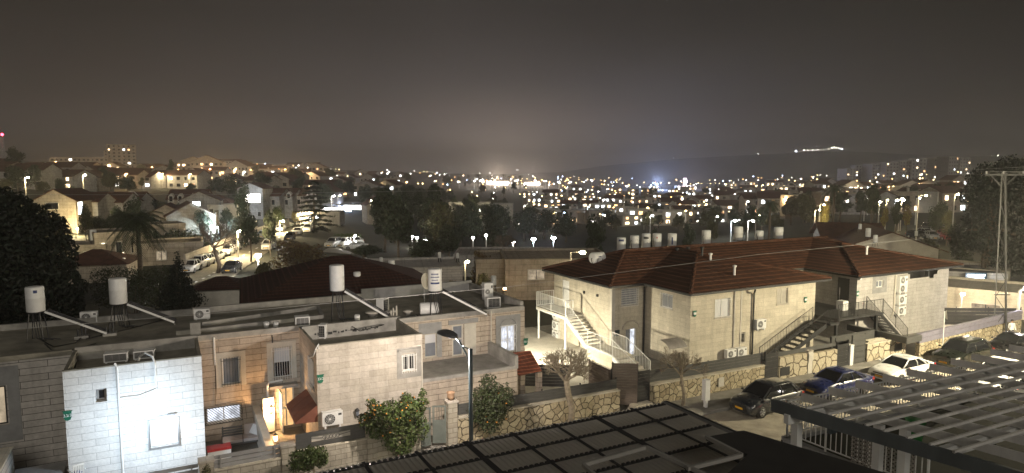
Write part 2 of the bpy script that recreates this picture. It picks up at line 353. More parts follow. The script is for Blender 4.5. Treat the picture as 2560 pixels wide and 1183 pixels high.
def lit_glass(name, col, st, dark=.45):
    """a lit window: curtains and furniture break the light up"""
    m = bpy.data.materials.new(name); m.use_nodes = True; nt = m.node_tree; nt.nodes.clear()
    o = N(nt, 'ShaderNodeOutputMaterial'); e = N(nt, 'ShaderNodeEmission'); e.inputs[0].default_value = (*col, 1)
    tc = N(nt, 'ShaderNodeTexCoord'); nz = N(nt, 'ShaderNodeTexNoise', i_Scale=2.2, i_Detail=3.0); L(nt, tc.outputs['Object'], nz.inputs['Vector'])
    mr = N(nt, 'ShaderNodeMapRange', i_1=.35, i_2=.65, i_3=st * dark, i_4=st); L(nt, nz.outputs[0], mr.inputs[0]); L(nt, mr.outputs[0], e.inputs[1])
    L(nt, e.outputs[0], o.inputs[0]); m.cycles.emission_sampling = 'NONE'; return m
def gloss(name, col, rough=.25, coat=.6, metal=0.0):
    m, nt, b = mat_base(name)
    tc = N(nt, 'ShaderNodeTexCoord'); nz = N(nt, 'ShaderNodeTexNoise', i_Scale=3.0, i_Detail=5.0); L(nt, tc.outputs['Object'], nz.inputs['Vector'])
    mr = N(nt, 'ShaderNodeMapRange', i_1=.3, i_2=.7, i_3=rough * .8, i_4=rough * 1.4); L(nt, nz.outputs[0], mr.inputs[0]); L(nt, mr.outputs[0], b.inputs['Roughness'])
    rp = N(nt, 'ShaderNodeMapRange', i_1=.3, i_2=.7, i_3=.88, i_4=1.08); L(nt, nz.outputs[0], rp.inputs[0])
    mu = N(nt, 'ShaderNodeMixRGB', blend_type='MULTIPLY', i_0=1.0); mu.inputs[1].default_value = (*col, 1); L(nt, rp.outputs[0], mu.inputs[2]); L(nt, mu.outputs[0], b.inputs['Base Color'])
    b.inputs['Coat Weight'].default_value = coat; b.inputs['Coat Roughness'].default_value = .08; b.inputs['Metallic'].default_value = metal
    return m
def leafm(name, col, var=.45):
    m, nt, b = mat_base(name)
    ge = N(nt, 'ShaderNodeNewGeometry'); hs = N(nt, 'ShaderNodeHueSaturation'); hs.inputs['Color'].default_value = (*col, 1)
    mr = N(nt, 'ShaderNodeMapRange', i_3=1 - var, i_4=1 + var); L(nt, ge.outputs['Random Per Island'], mr.inputs[0]); L(nt, mr.outputs[0], hs.inputs['Value'])
    mh = N(nt, 'ShaderNodeMapRange', i_3=.47, i_4=.53); L(nt, ge.outputs['Random Per Island'], mh.inputs[0]); L(nt, mh.outputs[0], hs.inputs['Hue'])
    L(nt, hs.outputs[0], b.inputs['Base Color']); b.inputs['Roughness'].default_value = .55; b.inputs['Specular IOR Level'].default_value = .3
    return m
M = dict(
    stone_white=stone('white_stone', (.74, .73, .71), (.64, .63, .61), (.34, .33, .32), row=.3, wid=.95, gap=.008, stain=.12),
    stone_tan=stone('tan_stone', (.54, .46, .38), (.44, .375, .31), (.16, .135, .11), row=.3, wid=2.0, gap=.012, stain=.32),
    stone_pale=stone('pale_stone', (.56, .51, .45), (.44, .40, .34), (.33, .30, .26), row=.3, wid=.95, gap=.008, stain=.3, bump=.3),
    stone_dim=stone('grey_stone', (.56, .53, .50), (.48, .45, .42), (.12, .115, .11), row=.3, wid=2.1, gap=.013, stain=.3),
    stone_cream=stone('cream_stone', (.60, .55, .45), (.52, .475, .385), (.40, .36, .29), row=.30, wid=.95, gap=.008, stain=.24, bump=.25),
    stone_lilac=stone('pale_grey_stone', (.50, .48, .46), (.44, .42, .40), (.30, .28, .26), row=.3, wid=.75, gap=.009, stain=.2),
    stone_far=stone('weathered_stone', (.44, .38, .30), (.36, .31, .25), (.22, .19, .15), row=.6, wid=1.4, gap=.02, stain=.4, bump=.2),
    stone_grey=stone('cool_stone', (.42, .40, .37), (.35, .33, .31), (.2, .19, .18), row=.6, wid=1.4, gap=.02, stain=.4, bump=.2),
    garden_stone=stone('garden_wall_stone', (.50, .46, .38), (.40, .36, .29), (.22, .2, .16), row=.25, wid=.5, gap=.012, stain=.45),
    rubble=rubble('rubble_stone', (.62, .54, .38), (.36, .30, .20), (.06, .05, .035), scale=2.7),
    rubble_big=rubble('split_stone', (.56, .50, .38), (.47, .41, .30), (.09, .07, .05), scale=1.5),
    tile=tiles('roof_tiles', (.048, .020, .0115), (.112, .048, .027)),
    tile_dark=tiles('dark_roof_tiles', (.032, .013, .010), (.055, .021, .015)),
    tile_far=plain('old_roof_tiles', (.085, .035, .022), .8, var=.4, scale=1.2),
    concrete=plain('bare_concrete', (.30, .29, .27), .9, var=.3, scale=1.3, bump=.3),
    roofing=plain('roofing_felt', (.24, .225, .185), .9, var=.38, scale=.8, bump=.3),
    render_grey=plain('grey_render', (.27, .27, .27), .85, var=.16, scale=2.0),
    plaster=plain('pale_plaster', (.55, .52, .46), .85, var=.12, scale=1.4),
    asphalt=plain('asphalt', (.36, .325, .26), .85, var=.3, scale=1.1, bump=.2),
    paving=plain('paving', (.22, .21, .19), .9, var=.25, scale=1.6, bump=.2),
    soil=plain('soil_and_scrub', (.026, .027, .017), .95, var=.5, scale=.35),
    white_paint=plain('white_paint', (.78, .78, .76), .5, var=.06),
    tank_white=plain('white_enamel', (.76, .76, .75), .4, var=.07, scale=3),
    steel=plain('galvanised_steel', (.38, .38, .38), .45, metal=.7, var=.15),
    dark_metal=plain('dark_painted_metal', (.035, .035, .036), .5, var=.2),
    fence_grey=plain('grey_painted_slats', (.075, .075, .072), .55, var=.2, streak=6),
    fence_brown=plain('brown_slats', (.20, .16, .13), .6, var=.25, streak=8),
    pole_blue=plain('blue_black_paint', (.030, .048, .060), .35, var=.15),
    lamp_body=plain('lamp_housing', (.10, .105, .115), .4, var=.1),
    black=plain('black_rubber', (.015, .015, .015), .6, var=.2),
    wood=plain('weathered_wood', (.26, .24, .22), .7, var=.25, scale=2, streak=.3),
    pergola_paint=plain('grey_stained_timber', (.68, .66, .63), .6, var=.2, scale=2, streak=.3),
    bark=plain('bark', (.11, .085, .06), .95, var=.4, scale=6, bump=.5),
    bark_pale=plain('pale_bark', (.26, .22, .16), .95, var=.35, scale=6, bump=.5),
    glass=gloss('dark_glass', (.012, .013, .015), .06, .5),
    glass_blue=gloss('curtained_glass', (.20, .22, .26), .2, .3),
    shutter=plain('roller_shutter', (.62, .63, .66), .5, var=.05),
    solar=gloss('solar_glass', (.010, .012, .02), .12, .6),
    red_cloth=plain('red_brown_awning', (.19, .07, .045), .7, var=.12),
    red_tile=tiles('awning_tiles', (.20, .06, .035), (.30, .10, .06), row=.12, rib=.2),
    leaf=leafm('citrus_leaf', (.050, .070, .018)), leaf_dark=leafm('dark_leaf', (.046, .055, .030), .6), leaf_mid=leafm('mid_leaf', (.036, .046, .018)),
    leaf_olive=leafm('olive_leaf', (.085, .08, .035)), needle=leafm('needle', (.012, .017, .010)), leaf_dry=leafm('dry_leaf', (.15, .10, .045)),
    leaf_yellow=leafm('pale_leaf', (.22, .17, .05)), orange=plain('orange_peel', (.52, .21, .025), .5, var=.15, scale=20),
    grass=plain('grass', (.05, .065, .022), .95, var=.5, scale=3, bump=.5),
    porch_glow=lit_glass('porch_glow', (1, .58, .24), 1.3, .5), cool_near=lit_glass('cool_curtained_glass', (.86, .90, 1), 1.5, .35), warm=lit_glass('warm_lit_glass', (1, .72, .42), 8.0), cool=lit_glass('cool_lit_glass', (.88, .94, 1), 10), white_lit=lit_glass('white_lit_glass', (1, .95, .88), 12),
    amber=lit_glass('amber_lit_glass', (1, .55, .25), 5.0), dim=lit_glass('dim_lit_glass', (1, .8, .55), .55), violet=emit('violet_light', (.42, .22, 1), 1.3),
    hill_lamp=emit('hill_lamp', (1, .92, .75), 120), hill_blue=emit('hill_lamp_blue', (.7, .8, 1), 220),
    far_warm=emit('far_sodium_lamp', (1, .50, .17), 20), far_yellow=emit('far_yellow_lamp', (1, .72, .32), 18), far_white=emit('far_white_lamp', (1, .95, .88), 24), far_blue=emit('far_blue_lamp', (.50, .66, 1), 34),
    lamp_warm=emit('sodium_lamp', (1, .64, .30), 220), lamp_yellow=emit('yellow_lamp', (1, .80, .46), 200), lamp_white=emit('white_lamp', (1, .96, .9), 220),
    lamp_blue=emit('blue_white_lamp', (.62, .78, 1), 240), lamp_red=emit('red_lamp', (1, .03, .06), 30), led=emit('led_panel', (.85, .88, 1), 1.6),
)
# ================================================================ GROUND
def ground_sheet():
    mb = MB(); ts = [-1.9 + 3.8 * i / 60 for i in range(61)]
    Ds = [-70, -20, 20, 50]; d = 60.0
    while d < 3600: Ds.append(d); d *= 1.035 if d < 300 else 1.07
    for D in Ds:
        for t in ts:
            if D < 60: P = FH * D + RT * (t * max(60, D)); mb.v.append(Vector((P.x, P.y, 0)))
            else:
                P = FH * D + RT * (t * D); mb.v.append(Vector((P.x, P.y, zg_tD(t, D))))
    n = len(ts)
    for i in range(len(Ds) - 1):
        for j in range(n - 1): mb.f.append([i * n + j, i * n + j + 1, (i + 1) * n + j + 1, (i + 1) * n + j]); mb.m.append(0)
    structure('ground', mb, M['soil'], True)
ground_sheet()
structure('street', MB().quad((-60, 15.5, .006), (75, 15.5, .006), (75, 27.2, .006), (-60, 27.2, .006)), M['asphalt'])
structure('pavement', MB().box(-60, 27.2, -.1, 62, 29.5, .13), M['paving'])
structure('kerb', MB().box(-60, 27.04, -.1, 62, 27.197, .134), M['concrete'])
structure('passage_paving', MB().quad((19, 31.5, .03), (27.94, 31.5, .03), (27.94, 50, .03), (19, 50, .03)), M['plaster'])
structure('yard', MB().quad((-30, 29.5, .02), (62, 29.5, .02), (62, 50, .02), (-30, 50, .02)), M['paving'])

# ================================================================ facade tools
def pt(axis, P, u, z, d):
    return {'y': (u, P + d, z), 'x': (P + d, u, z), 'X': (P - d, u, z), 'Y': (u, P - d, z)}[axis]
def wall(mb, axis, P, u0, u1, z0, z1, ops=(), depth=.2):
    us = sorted({u0, u1, *[o[0] for o in ops], *[o[1] for o in ops]}); zs = sorted({z0, z1, *[o[2] for o in ops], *[o[3] for o in ops]})
    for i in range(len(us) - 1):
        for j in range(len(zs) - 1):
            cu, cz = (us[i] + us[i + 1]) / 2, (zs[j] + zs[j + 1]) / 2
            if any(o[0] < cu < o[1] and o[2] < cz < o[3] for o in ops): continue
            mb.quad(*[pt(axis, P, u, z, 0) for u, z in ((us[i], zs[j]), (us[i + 1], zs[j]), (us[i + 1], zs[j + 1]), (us[i], zs[j + 1]))])
    for a, b, c, d in [o[:4] for o in ops]:
        for (p, q) in (((a, c), (b, c)), ((b, c), (b, d)), ((b, d), (a, d)), ((a, d), (a, c))):
            mb.quad(pt(axis, P, *p, 0), pt(axis, P, *q, 0), pt(axis, P, *q, depth), pt(axis, P, *p, depth))
    return mb
def fbox(mb, axis, P, u0, u1, z0, z1, d0, d1):
    a, b = Vector(pt(axis, P, u0, z0, d0)), Vector(pt(axis, P, u1, z1, d1)); return mb.box(a.x, a.y, a.z, b.x, b.y, b.z)
def window(par, axis, P, u0, u1, z0, z1, pane='glass', frame='white_paint', bars=None, bar_mat='white_paint', depth=.14, mull=1, sill=True, fw=.05, half=None):
    if u0 > u1: u0, u1 = u1, u0
    mb = MB()
    for a, b, c, d in ((u0, u1, z0, z0 + fw), (u0, u1, z1 - fw, z1), (u0, u0 + fw, z0 + fw, z1 - fw), (u1 - fw, u1, z0 + fw, z1 - fw)): fbox(mb, axis, P, a, b, c, d, depth - .05, depth + .05)
    for k in range(1, mull + 1):
        u = u0 + (u1 - u0) * k / (mull + 1); fbox(mb, axis, P, u - .025, u + .025, z0 + fw, z1 - fw, depth - .04, depth + .04)
    wo = mb.build('window', M[frame], par)
    g = MB(); fbox(g, axis, P, u0 + fw, u1 - fw, z0 + fw, z1 - fw, depth - .005, depth + .02); g.build('pane', M[pane], wo)
    if half:
        g = MB(); fbox(g, axis, P, u0 + fw, u1 - fw, z0 + (z1 - z0) * (1 - half), z1 - fw, depth - .03, depth - .012); g.build('shutter', M['shutter'], wo)
    if sill:
        g = MB(); fbox(g, axis, P, u0 - .06, u1 + .06, z0 - .06, z0 - .003, -.05, .1); g.build('sill', M['stone_pale'], wo)
    if bars:
        g = MB(); r = .012; d = -.05
        P0 = lambda u, z, dd=d: Vector(pt(axis, P, u, z, dd))
        a, b, c, e = u0 - .05, u1 + .05, z0 - .08, z1 + .03
        if bars in ('v', 'grid', 'belly'):
            n = max(3, int((b - a) / .115))
            for i in range(n + 1):
                u = a + (b - a) * i / n
                if bars == 'belly': g.tube([P0(u, e), P0(u, c + .35), P0(u, c + .2, d - .12), P0(u, c, d - .12)], r, 4)
                else: g.cyl(P0(u, c), P0(u, e), r, n=4)
            m_ = 2 if bars != 'grid' else max(3, int((e - c) / .16))
            for i in range(m_ + 1 if bars == 'grid' else 2):
                z = c + (e - c) * ((i / m_) if bars == 'grid' else (.1 + .8 * i)); g.cyl(P0(a - .02, z), P0(b + .02, z), r * 1.3, n=4)
        if bars == 'diag':
            n = max(4, int((b - a + e - c) / .14))
            for i in range(1, n):
                s_ = (b - a + e - c) * i / n; p = (a + s_, c) if s_ < b - a else (b, c + s_ - (b - a)); q = (a, c + s_) if s_ < e - c else (a + s_ - (e - c), e)
                g.cyl(P0(*p), P0(*q), r, n=4)
            for z in (c, e): g.cyl(P0(a, z), P0(b, z), r * 1.3, n=4)
            for u in (a, b): g.cyl(P0(u, c), P0(u, e), r * 1.3, n=4)
        if bars == 'lattice':
            for k in range(9):
                u = a + (b - a) * k / 8; g.tube([P0(u + .03 * math.sin(j * 1.6 + k * math.pi), c + (e - c) * j / 10) for j in range(11)], r, 4)
            for z in (c, c + (e - c) * .5, e): g.cyl(P0(a, z), P0(b, z), r * 1.3, n=4)
        g.build('grille', M[bar_mat], wo)
    return wo
def parapet(par, x0, y0, x1, y1, zr, zt, th=.2, lip=.03, mat='concrete', sides='fblr'):
    mb = MB(); c_ = .02; mb.box(x0 - c_, y0 - c_, zt - .03, x1 + c_, y0 + th + .02, zt + .02) if 'f' in sides else 0; lip = -.004; zt -= .032
    if 'f' in sides: mb.box(x0 - lip, y0 - lip, zr, x1 + lip, y0 + th, zt)
    if 'b' in sides: mb.box(x0 - lip, y1 - th, zr, x1 + lip, y1 + lip, zt)
    if 'l' in sides: mb.box(x0 - lip, y0 + th, zr, x0 + th, y1 - th, zt)
    if 'r' in sides: mb.box(x1 - th, y0 + th, zr, x1 + lip, y1 - th, zt)
    return mb.build('parapet', M[mat], par)
def ac_unit(label, loc, rz=0, size=(.82, .32, .62), grp='air conditioner units on the near houses', fans=1, bracket=False):
    t = thing('ac_unit', label, 'air conditioner', loc, rz, grp); w_, d_, h_ = size
    mb = MB().box(-w_ / 2, 0, .04, w_ / 2, d_, h_)
    for sx in (-1, 1): mb.box(sx * w_ * .36 - .04, .02, -.02 if not bracket else -.1, sx * w_ * .36 + .04, d_ - .02, .04)
    mb.build('casing', M['tank_white'], t, local=True)
    for k in range(fans):
        zc = h_ * (k + .5) / fans + .02; r = min(h_ / fans, w_ * .62) * .42; cx = -w_ * .14
        g = MB(); g.cyl((cx, .004, zc), (cx, -.012, zc), r, n=20); g.build('fan_opening', M['black'], t, local=True)
        g = MB(); g.cyl((cx, -.012, zc), (cx, -.03, zc), r * .22, n=10)
        for a in range(12):
            an = a * math.pi / 6; g.beam((cx, -.022, zc), (cx + math.cos(an) * r, -.022, zc + math.sin(an) * r), .008, .008)
        for q in (.45, .72, 1.0):
            g.tube([(cx + math.cos(i * math.pi / 10) * r * q, -.022, zc + math.sin(i * math.pi / 10) * r * q) for i in range(21)], .006, 4)
        g.build('fan_guard', M['tank_white'], t, local=True)
    g = MB().box(w_ * .28, -.006, h_ * .72, w_ * .44, .002, h_ * .86); g.build('badge', M['dark_metal'], t, local=True)
    return t
def old_ac(label, loc, rz=0, size=(.75, .6, .55), grp='boxy air conditioner units on the flat roofs'):
    t = thing('ac_unit', label, 'air conditioner', loc, rz, grp); w_, d_, h_ = size
    MB().box(-w_ / 2, 0, .05, w_ / 2, d_, h_).box(-w_ / 2 + .05, .05, 0, -w_ / 2 + .12, d_ - .05, .05).box(w_ / 2 - .12, .05, 0, w_ / 2 - .05, d_ - .05, .05).build('casing', M['tank_white'], t, local=True)
    g = MB().box(-w_ / 2 + .06, -.012, .1, w_ / 2 - .06, .003, h_ - .05); g.build('grille_opening', M['black'], t, local=True)
    g = MB()
    for k in range(7):
        z = .12 + (h_ - .2) * k / 6; g.beam((-w_ / 2 + .06, -.02, z), (w_ / 2 - .06, -.02, z), .012, .018)
    for k in range(4):
        x = -w_ / 2 + .06 + (w_ - .12) * k / 3; g.beam((x, -.02, .1), (x, -.02, h_ - .05), .014, .014)
    g.build('louvre', M['steel'], t, local=True)
    return t

# ================================================================ LEFT ROW
ZR = 5.4
# ---- house with the white bay
h = thing('terraced_house', 'flat roofed house with a floodlit white stone bay beside a dim grey stone wall', 'house', (-4, 31.9, 0), 0, 'flat roofed row of stone houses')
wl_u = (-9.2, py(15, 985, 35.65).x); mb = MB()
wall(mb, 'y', 35.65, -24, -4.05, 0, ZR, [(wl_u[0], wl_u[1], 2.45, 4.15)])
mb.quad((-24, 35.65, 0), (-24, 43, 0), (-24, 43, ZR), (-24, 35.65, ZR)); mb.quad((-24, 43, 0), (1.08, 43, 0), (1.08, 43, ZR), (-24, 43, ZR))
mb.build('wall', M['stone_dim'], h)
sw = py(238, 975, 31.9); sw2 = py(268, 1003, 31.9); mw = (py(372, 1050, 31.9).x, py(444, 1045, 31.9).x)
mb = MB(); wall(mb, 'y', 31.9, -4.05, 1.08, -.2, ZR, [(sw.x, sw2.x, sw2.z, sw.z), (mw[0], mw[1], 1.62, 2.86)], .3)
mb.quad((-4.05, 31.9, -.2), (-4.05, 35.65, -.2), (-4.05, 35.65, ZR), (-4.05, 31.9, ZR)); mb.quad((1.08, 31.9, -.2), (1.08, 35.9, -.2), (1.08, 35.9, ZR), (1.08, 31.9, ZR))
mb.build('bay_wall', M['stone_white'], h)
MB().quad((-24, 35.7, 5.2), (1.08, 35.7, 5.2), (1.08, 43, 5.2), (-24, 43, 5.2)).build('roof', M['roofing'], h)
MB().quad((-4.0, 31.95, 4.9), (1.05, 31.95, 4.9), (1.05, 35.9, 4.9), (-4.0, 35.9, 4.9)).build('bay_roof', M['roofing'], h)
parapet(h, -4.05, 31.9, 1.08, 35.85, 4.9, ZR + .03, .14, .015, 'roofing', 'flr'); MB().box(-24, 42.8, 5.2, 1.05, 43.03, 5.5).build('parapet', M['concrete'], h)
MB().box(-24, 35.64, 5.2, -4.1, 35.9, 5.44).build('parapet', M['roofing'], h)
MB().box(-4.0, 35.66, 4.9, 1.05, 35.86, 5.5).build('roof_upstand', M['concrete'], h)
MB().box(wl_u[0] - .6, 35.635, 1.6, wl_u[1] + .5, 35.65, 2.44).box(wl_u[1] + .06, 35.635, 2.44, wl_u[1] + .5, 35.65, 5.0).box(wl_u[0] - .6, 35.635, 4.17, wl_u[1] + .06, 35.65, 5.0).build('render_panel', M['render_grey'], h)
window(h, 'y', 35.65, *wl_u, 2.45, 4.15, 'dim', 'dark_metal', mull=2, depth=.02)
window(h, 'y', 31.9, sw.x, sw2.x, sw2.z, sw.z, 'glass', 'wood', depth=.28, sill=False, mull=0, fw=.1)
# shutter window with its raised surround
mb = MB()
for k in range(14): fbox(mb, 'y', 31.9, mw[0] + .02, mw[1] - .02, 1.66 + k * .083, 1.66 + k * .083 + .08, .05, .075)
wn = mb.build('window', M['white_paint'], h)
g = MB()
for a, b, c, d in ((mw[0] - .06, mw[0], 1.55, 2.86), (mw[1], mw[1] + .06, 1.55, 2.86), (mw[0], mw[1], 1.55, 1.61)): fbox(g, 'y', 31.9, a, b, c, d, -.07, .05)
g.build('frame', M['steel'], wn)
g = MB()
for k in range(11):
    u = mw[0] + .32 + k * .05; fbox(g, 'y', 31.9, u, u + .02, 1.74, 1.755, .044, .049)
o_ = g.build('vent_slots', M['dark_metal'], wn); o_['kind'] = 'stuff'
# pipes and cable covers on the bay
def pipe_part(par, pts, r, mat='white_paint', name='pipe'): return MB().tube(pts, r, 6).build(name, M[mat], par)
a = py(292, 910, 31.86); b = py(300, 1160, 31.86)
pipe_part(h, [(a.x - .12, 32.1, 5.25), (a.x - .06, 31.88, 5.5), (a.x, 31.86, 5.35), (a.x, 31.86, .1)], .045, name='drainpipe')
c0 = py(340, 905, 31.9)
pipe_part(h, [(c0.x - .0, 32.9, 4.95), (c0.x + .1, 32.6, 5.5), (c0.x + .35, 32.2, 5.75), (c0.x + .62, 31.95, 5.62), (c0.x + .7, 31.84, 5.35), (c0.x + .7, 31.84, 4.35)], .045, name='conduit')
d0 = py(393, 972, 31.84); e0 = py(302, 995, 31.84)
pipe_part(h, [(d0.x, 31.85, d0.z), ((d0.x + e0.x) / 2, 31.85, (d0.z + e0.z) / 2 - .1), (e0.x, 31.85, e0.z)], .018, name='cable')
d1 = py(418, 1038, 31.84); e1 = py(302, 1058, 31.84)
pipe_part(h, [(d1.x, 31.85, d1.z), ((d1.x + e1.x) / 2, 31.85, (d1.z + e1.z) / 2 - .06), (e1.x, 31.85, e1.z)], .018, name='cable')
# floodlight over the shutter
fl = py(428, 1038, 31.7)
t = thing('floodlight', 'small white floodlight glaring down the white bay above its shuttered window', 'floodlight', (fl.x, 31.88, fl.z))
MB().box(-.16, -.16, -.05, .16, -.06, .05).box(-.03, -.08, -.03, .03, .02, .03).build('housing', M['steel'], t, local=True)
MB().box(-.14, -.15, -.062, .14, -.07, -.052).build('lamp_panel', emit('flood_panel', (.85, .92, 1), 30), t, local=True)
light(t, (0, -.4, -.15), 120, (.85, .92, 1.0), 'SPOT', .1, (0, .1, -1.2), 150, .8, True); light(t, (-.9, -2.5, .0), 600, (.66, .83, 1.0), 'SPOT', .3, (-.9, .35, -.3), 170, .8, True)  # second spot hangs free of the fixture, added to wash the bay evenly
# ---- middle house
h = thing('terraced_house', 'flat roofed tan stone house with a projecting bay, porch light and red brown awning', 'house', (6, 31.2, 0), 0, 'flat roofed row of stone houses')
YT, YB = 35.75, 31.2
wA = (py(555, 900, YT).x, py(598, 900, YT).x, 2.8, 4.17); wB = (py(683, 900, YT).x, py(726, 900, YT).x, 2.8, 4.4); wC = (1.33, 2.92, .95, 1.7)
dr = (py(700, 1060, YT).x, 5.55, .15, 2.25)
mb = MB(); wall(mb, 'y', YT, 1.082, 5.9, -.2, ZR, [wA, wB, wC, dr], .2)
mb.build('wall', M['stone_tan'], h); MB().quad((1.082, 43, 0), (11.1, 43, 0), (11.1, 43, ZR), (1.082, 43, ZR)).build('back_wall', M['stone_tan'], h)
w2 = (py(1007, 905, YB).x, py(1038, 905, YB).x, 3.63, 4.47)
w5 = (31.9, 33.1, 3.1, 4.5)
mb = MB(); wall(mb, 'y', YB, 5.9, 11.1, -.2, ZR, [w2, (9.2, 10.1, 1.05, 1.5)], .2); wall(mb, 'x', 5.9, YB, 35.8, -.2, ZR, [w5], .2); mb.quad((11.1, YB, 2.9), (11.1, 35, 2.9), (11.1, 35, ZR), (11.1, YB, ZR))
mb.build('bay_wall', M['stone_pale'], h)
MB().quad((1.08, 35.8, 5.2), (11.1, 35.8, 5.2), (11.1, 43, 5.2), (1.08, 43, 5.2)).build('roof', M['roofing'], h)
MB().quad((5.95, 31.25, 4.78), (11.05, 31.25, 4.78), (11.05, 35.3, 4.78), (5.95, 35.3, 4.78)).build('bay_roof', M['roofing'], h)
parapet(h, 5.9, YB, 11.1, 35.3, 4.78, ZR + .03, .13, .015, 'roofing', 'flr')
MB().box(5.95, 35.1, 4.78, 11.05, 35.3, 5.52).build('roof_upstand', M['concrete'], h)
g = MB(); rng = random.Random(3)
for k in range(26):
    x = 6.6 + k * .13 + rng.uniform(-.04, .04); g.box(x, 35.085, 5.02 + rng.uniform(-.06, .04), x + rng.uniform(.05, .14), 35.098, 5.06 + rng.uniform(0, .08))
o_ = g.build('flaked_paint', M['black'], h); o_['kind'] = 'stuff'
MB().box(1.08, 35.74, 5.2, 5.9, 35.95, 5.46).build('parapet', M['concrete'], h); MB().box(1.08, 42.8, 5.2, 11.1, 43.03, 5.55).build('parapet', M['concrete'], h)
window(h, 'y', YT, *wA, 'glass_blue', 'white_paint', 'v', 'pole_blue', mull=0)
window(h, 'y', YT, *wB, 'glass', 'plaster', 'belly', 'white_paint', mull=0, half=.5)
window(h, 'y', YT, *wC, 'cool_near', 'white_paint', 'diag', 'dark_metal', mull=1)
window(h, 'y', YB, *w2, 'glass', 'white_paint', 'v', 'white_paint', mull=1, fw=.06)
window(h, 'y', YB, 9.2, 10.1, 1.05, 1.5, 'glass', 'dark_metal', 'v', 'white_paint', mull=1)
window(h, 'x', 5.9, *w5, 'glass', 'white_paint', 'belly', 'white_paint', mull=1)
# window surrounds
for (u0, u1, z0, z1) in (wA, wB):
    g = MB()
    for a, b, c, d in ((u0 - .3, u0 - .02, z0 - .1, z1 + .3), (u1 + .02, u1 + .3, z0 - .1, z1 + .3), (u0 - .02, u1 + .02, z1 + .02, z1 + .3)): fbox(g, 'y', YT, a, b, c, d, -.02, 0)
    g.build('surround', M['plaster'], h)
g = MB(); fbox(g, 'y', YB, w2[0] - .3, w2[1] + .3, w2[2] - .35, w2[2] - .08, -.02, 0); fbox(g, 'y', YB, w2[0] - .3, w2[1] + .3, w2[3] + .08, w2[3] + .35, -.02, 0)
fbox(g, 'y', YB, w2[0] - .3, w2[0] - .03, w2[2] - .08, w2[3] + .08, -.02, 0); fbox(g, 'y', YB, w2[1] + .03, w2[1] + .3, w2[2] - .08, w2[3] + .08, -.02, 0); fbox(g, 'y', YB, w2[0] - .25, w2[1] + .25, w2[3] + .2, w2[3] + .28, -.12, -.02)
g.build('surround', M['concrete'], h)
# doorway
door = MB().box(dr[0] + .02, YT + .1, .15, 5.5, YT + .14, 2.2).build('door', M['porch_glow'], h)
g = MB()
for a, b, c, d in ((dr[0], dr[0] + .07, .15, 2.25), (5.48, 5.55, .15, 2.25), (dr[0], 5.55, 2.18, 2.25), (dr[0] + .07, 5.48, 1.1, 1.16), ((dr[0] + 5.5) / 2 - .03, (dr[0] + 5.5) / 2 + .03, .15, 2.2)): fbox(g, 'y', YT, a, b, c, d, .02, .09)
g.build('frame', M['white_paint'], door)
fd = MB(); x0 = dr[0] + .02          # the open door leaf, swung out
for a, b, c, d in ((0, .06, .15, 2.2), (.82, .88, .15, 2.2), (.06, .82, 2.12, 2.2), (.06, .82, 1.05, 1.13), (.06, .82, .15, .25)): fd.box(x0 - .03, YT - .03 - b, c, x0 + .03, YT - .03 - a, d)
lf = fd.build('door_leaf', M['white_paint'], h); MB().box(x0 - .008, YT - .85, .25, x0 + .008, YT - .09, 2.12).build('pane', M['plaster'], lf)
MB().box(dr[0] - .5, YT - .45, 2.35, 5.7, YT, 2.5).build('door_hood', M['concrete'], h)
# tan boiler cupboard and its flue in the porch
MB().box(py(655, 1010, YT).x, YT - .45, .15, py(682, 1010, YT).x, YT - .02, 1.95).build('cupboard', M['white_paint'], h)
fx = py(668, 980, YT).x
pipe_part(h, [(fx, YT - .2, 1.95), (fx, YT - .2, 2.55), (fx + .1, YT - .2, 2.68), (fx + .75, YT - .2, 2.72)], .06, name='flue')
# awning on the bay's left wall
at = [py(785, 1015, 31.25), Vector((0, 0, 0))]; zt = at[0].z; ab = py(737, 1058, 31.25); zb = ab.z
aw = MB().slab([(5.88, 31.2, zt), (5.88, 33.9, zt), (ab.x, 33.9, zb), (ab.x, 31.2, zb)], .035).build('awning', M['red_cloth'], h)
MB().add([(5.88, 31.2, zt - .04), (ab.x, 31.2, zb - .04), (5.88, 31.2, zb - .1), (5.88, 31.23, zt - .04), (ab.x, 31.23, zb - .04), (5.88, 31.23, zb - .1)], [(0, 1, 2), (5, 4, 3), (0, 3, 4, 1), (1, 4, 5, 2), (2, 5, 3, 0)]).build('side_panel', M['red_cloth'], aw)
g = MB()
for k in range(4):
    y = 31.2 + .9 * k; g.beam((5.87, y, zt + .012), (ab.x, y, zb + .012), .03, .02)
g.build('ribs', M['red_cloth'], aw)
for (x, y, z, e) in ((4.35, YT - .5, 1.35, 330), (3.95, 31.0, 1.45, 14)):
    t = thing('wall_lantern', 'glowing porch lantern on the inner wall by the open door' if e > 10 else 'small carriage lantern standing on the low divider wall by the porch', 'lantern', (x, y, z), 0, 'porch lanterns')
    MB().lathe([(.05, -.2), (.09, -.16), (.02, -.15), (.02, -.13)], (0, 0, 0), 8).lathe([(.02, .13), (.12, .12), (.02, .22), (.005, .26)], (0, 0, 0), 8).build('frame', M['dark_metal'], t, local=True)
    MB().lathe([(.06, -.13), (.10, .12), (.02, .125)], (0, 0, 0), 8).build('glass', emit('lantern_glass', (1, .62, .28), 14 if e > 10 else 2.0), t, local=True)
    light(t, (.0, -.25, .05), e, (1, .56, .24), 'POINT', .08, local=True)
pipe_part(h, [(5.9 + .1, 31.14, 5.3), (6.02, 31.15, 5.55), (5.86, 31.12, 5.3), (5.8, 31.4, 4.9), (5.86, 33, 4.4)], .03, name='hose')
x1 = py(1055, 900, YB - .06).x
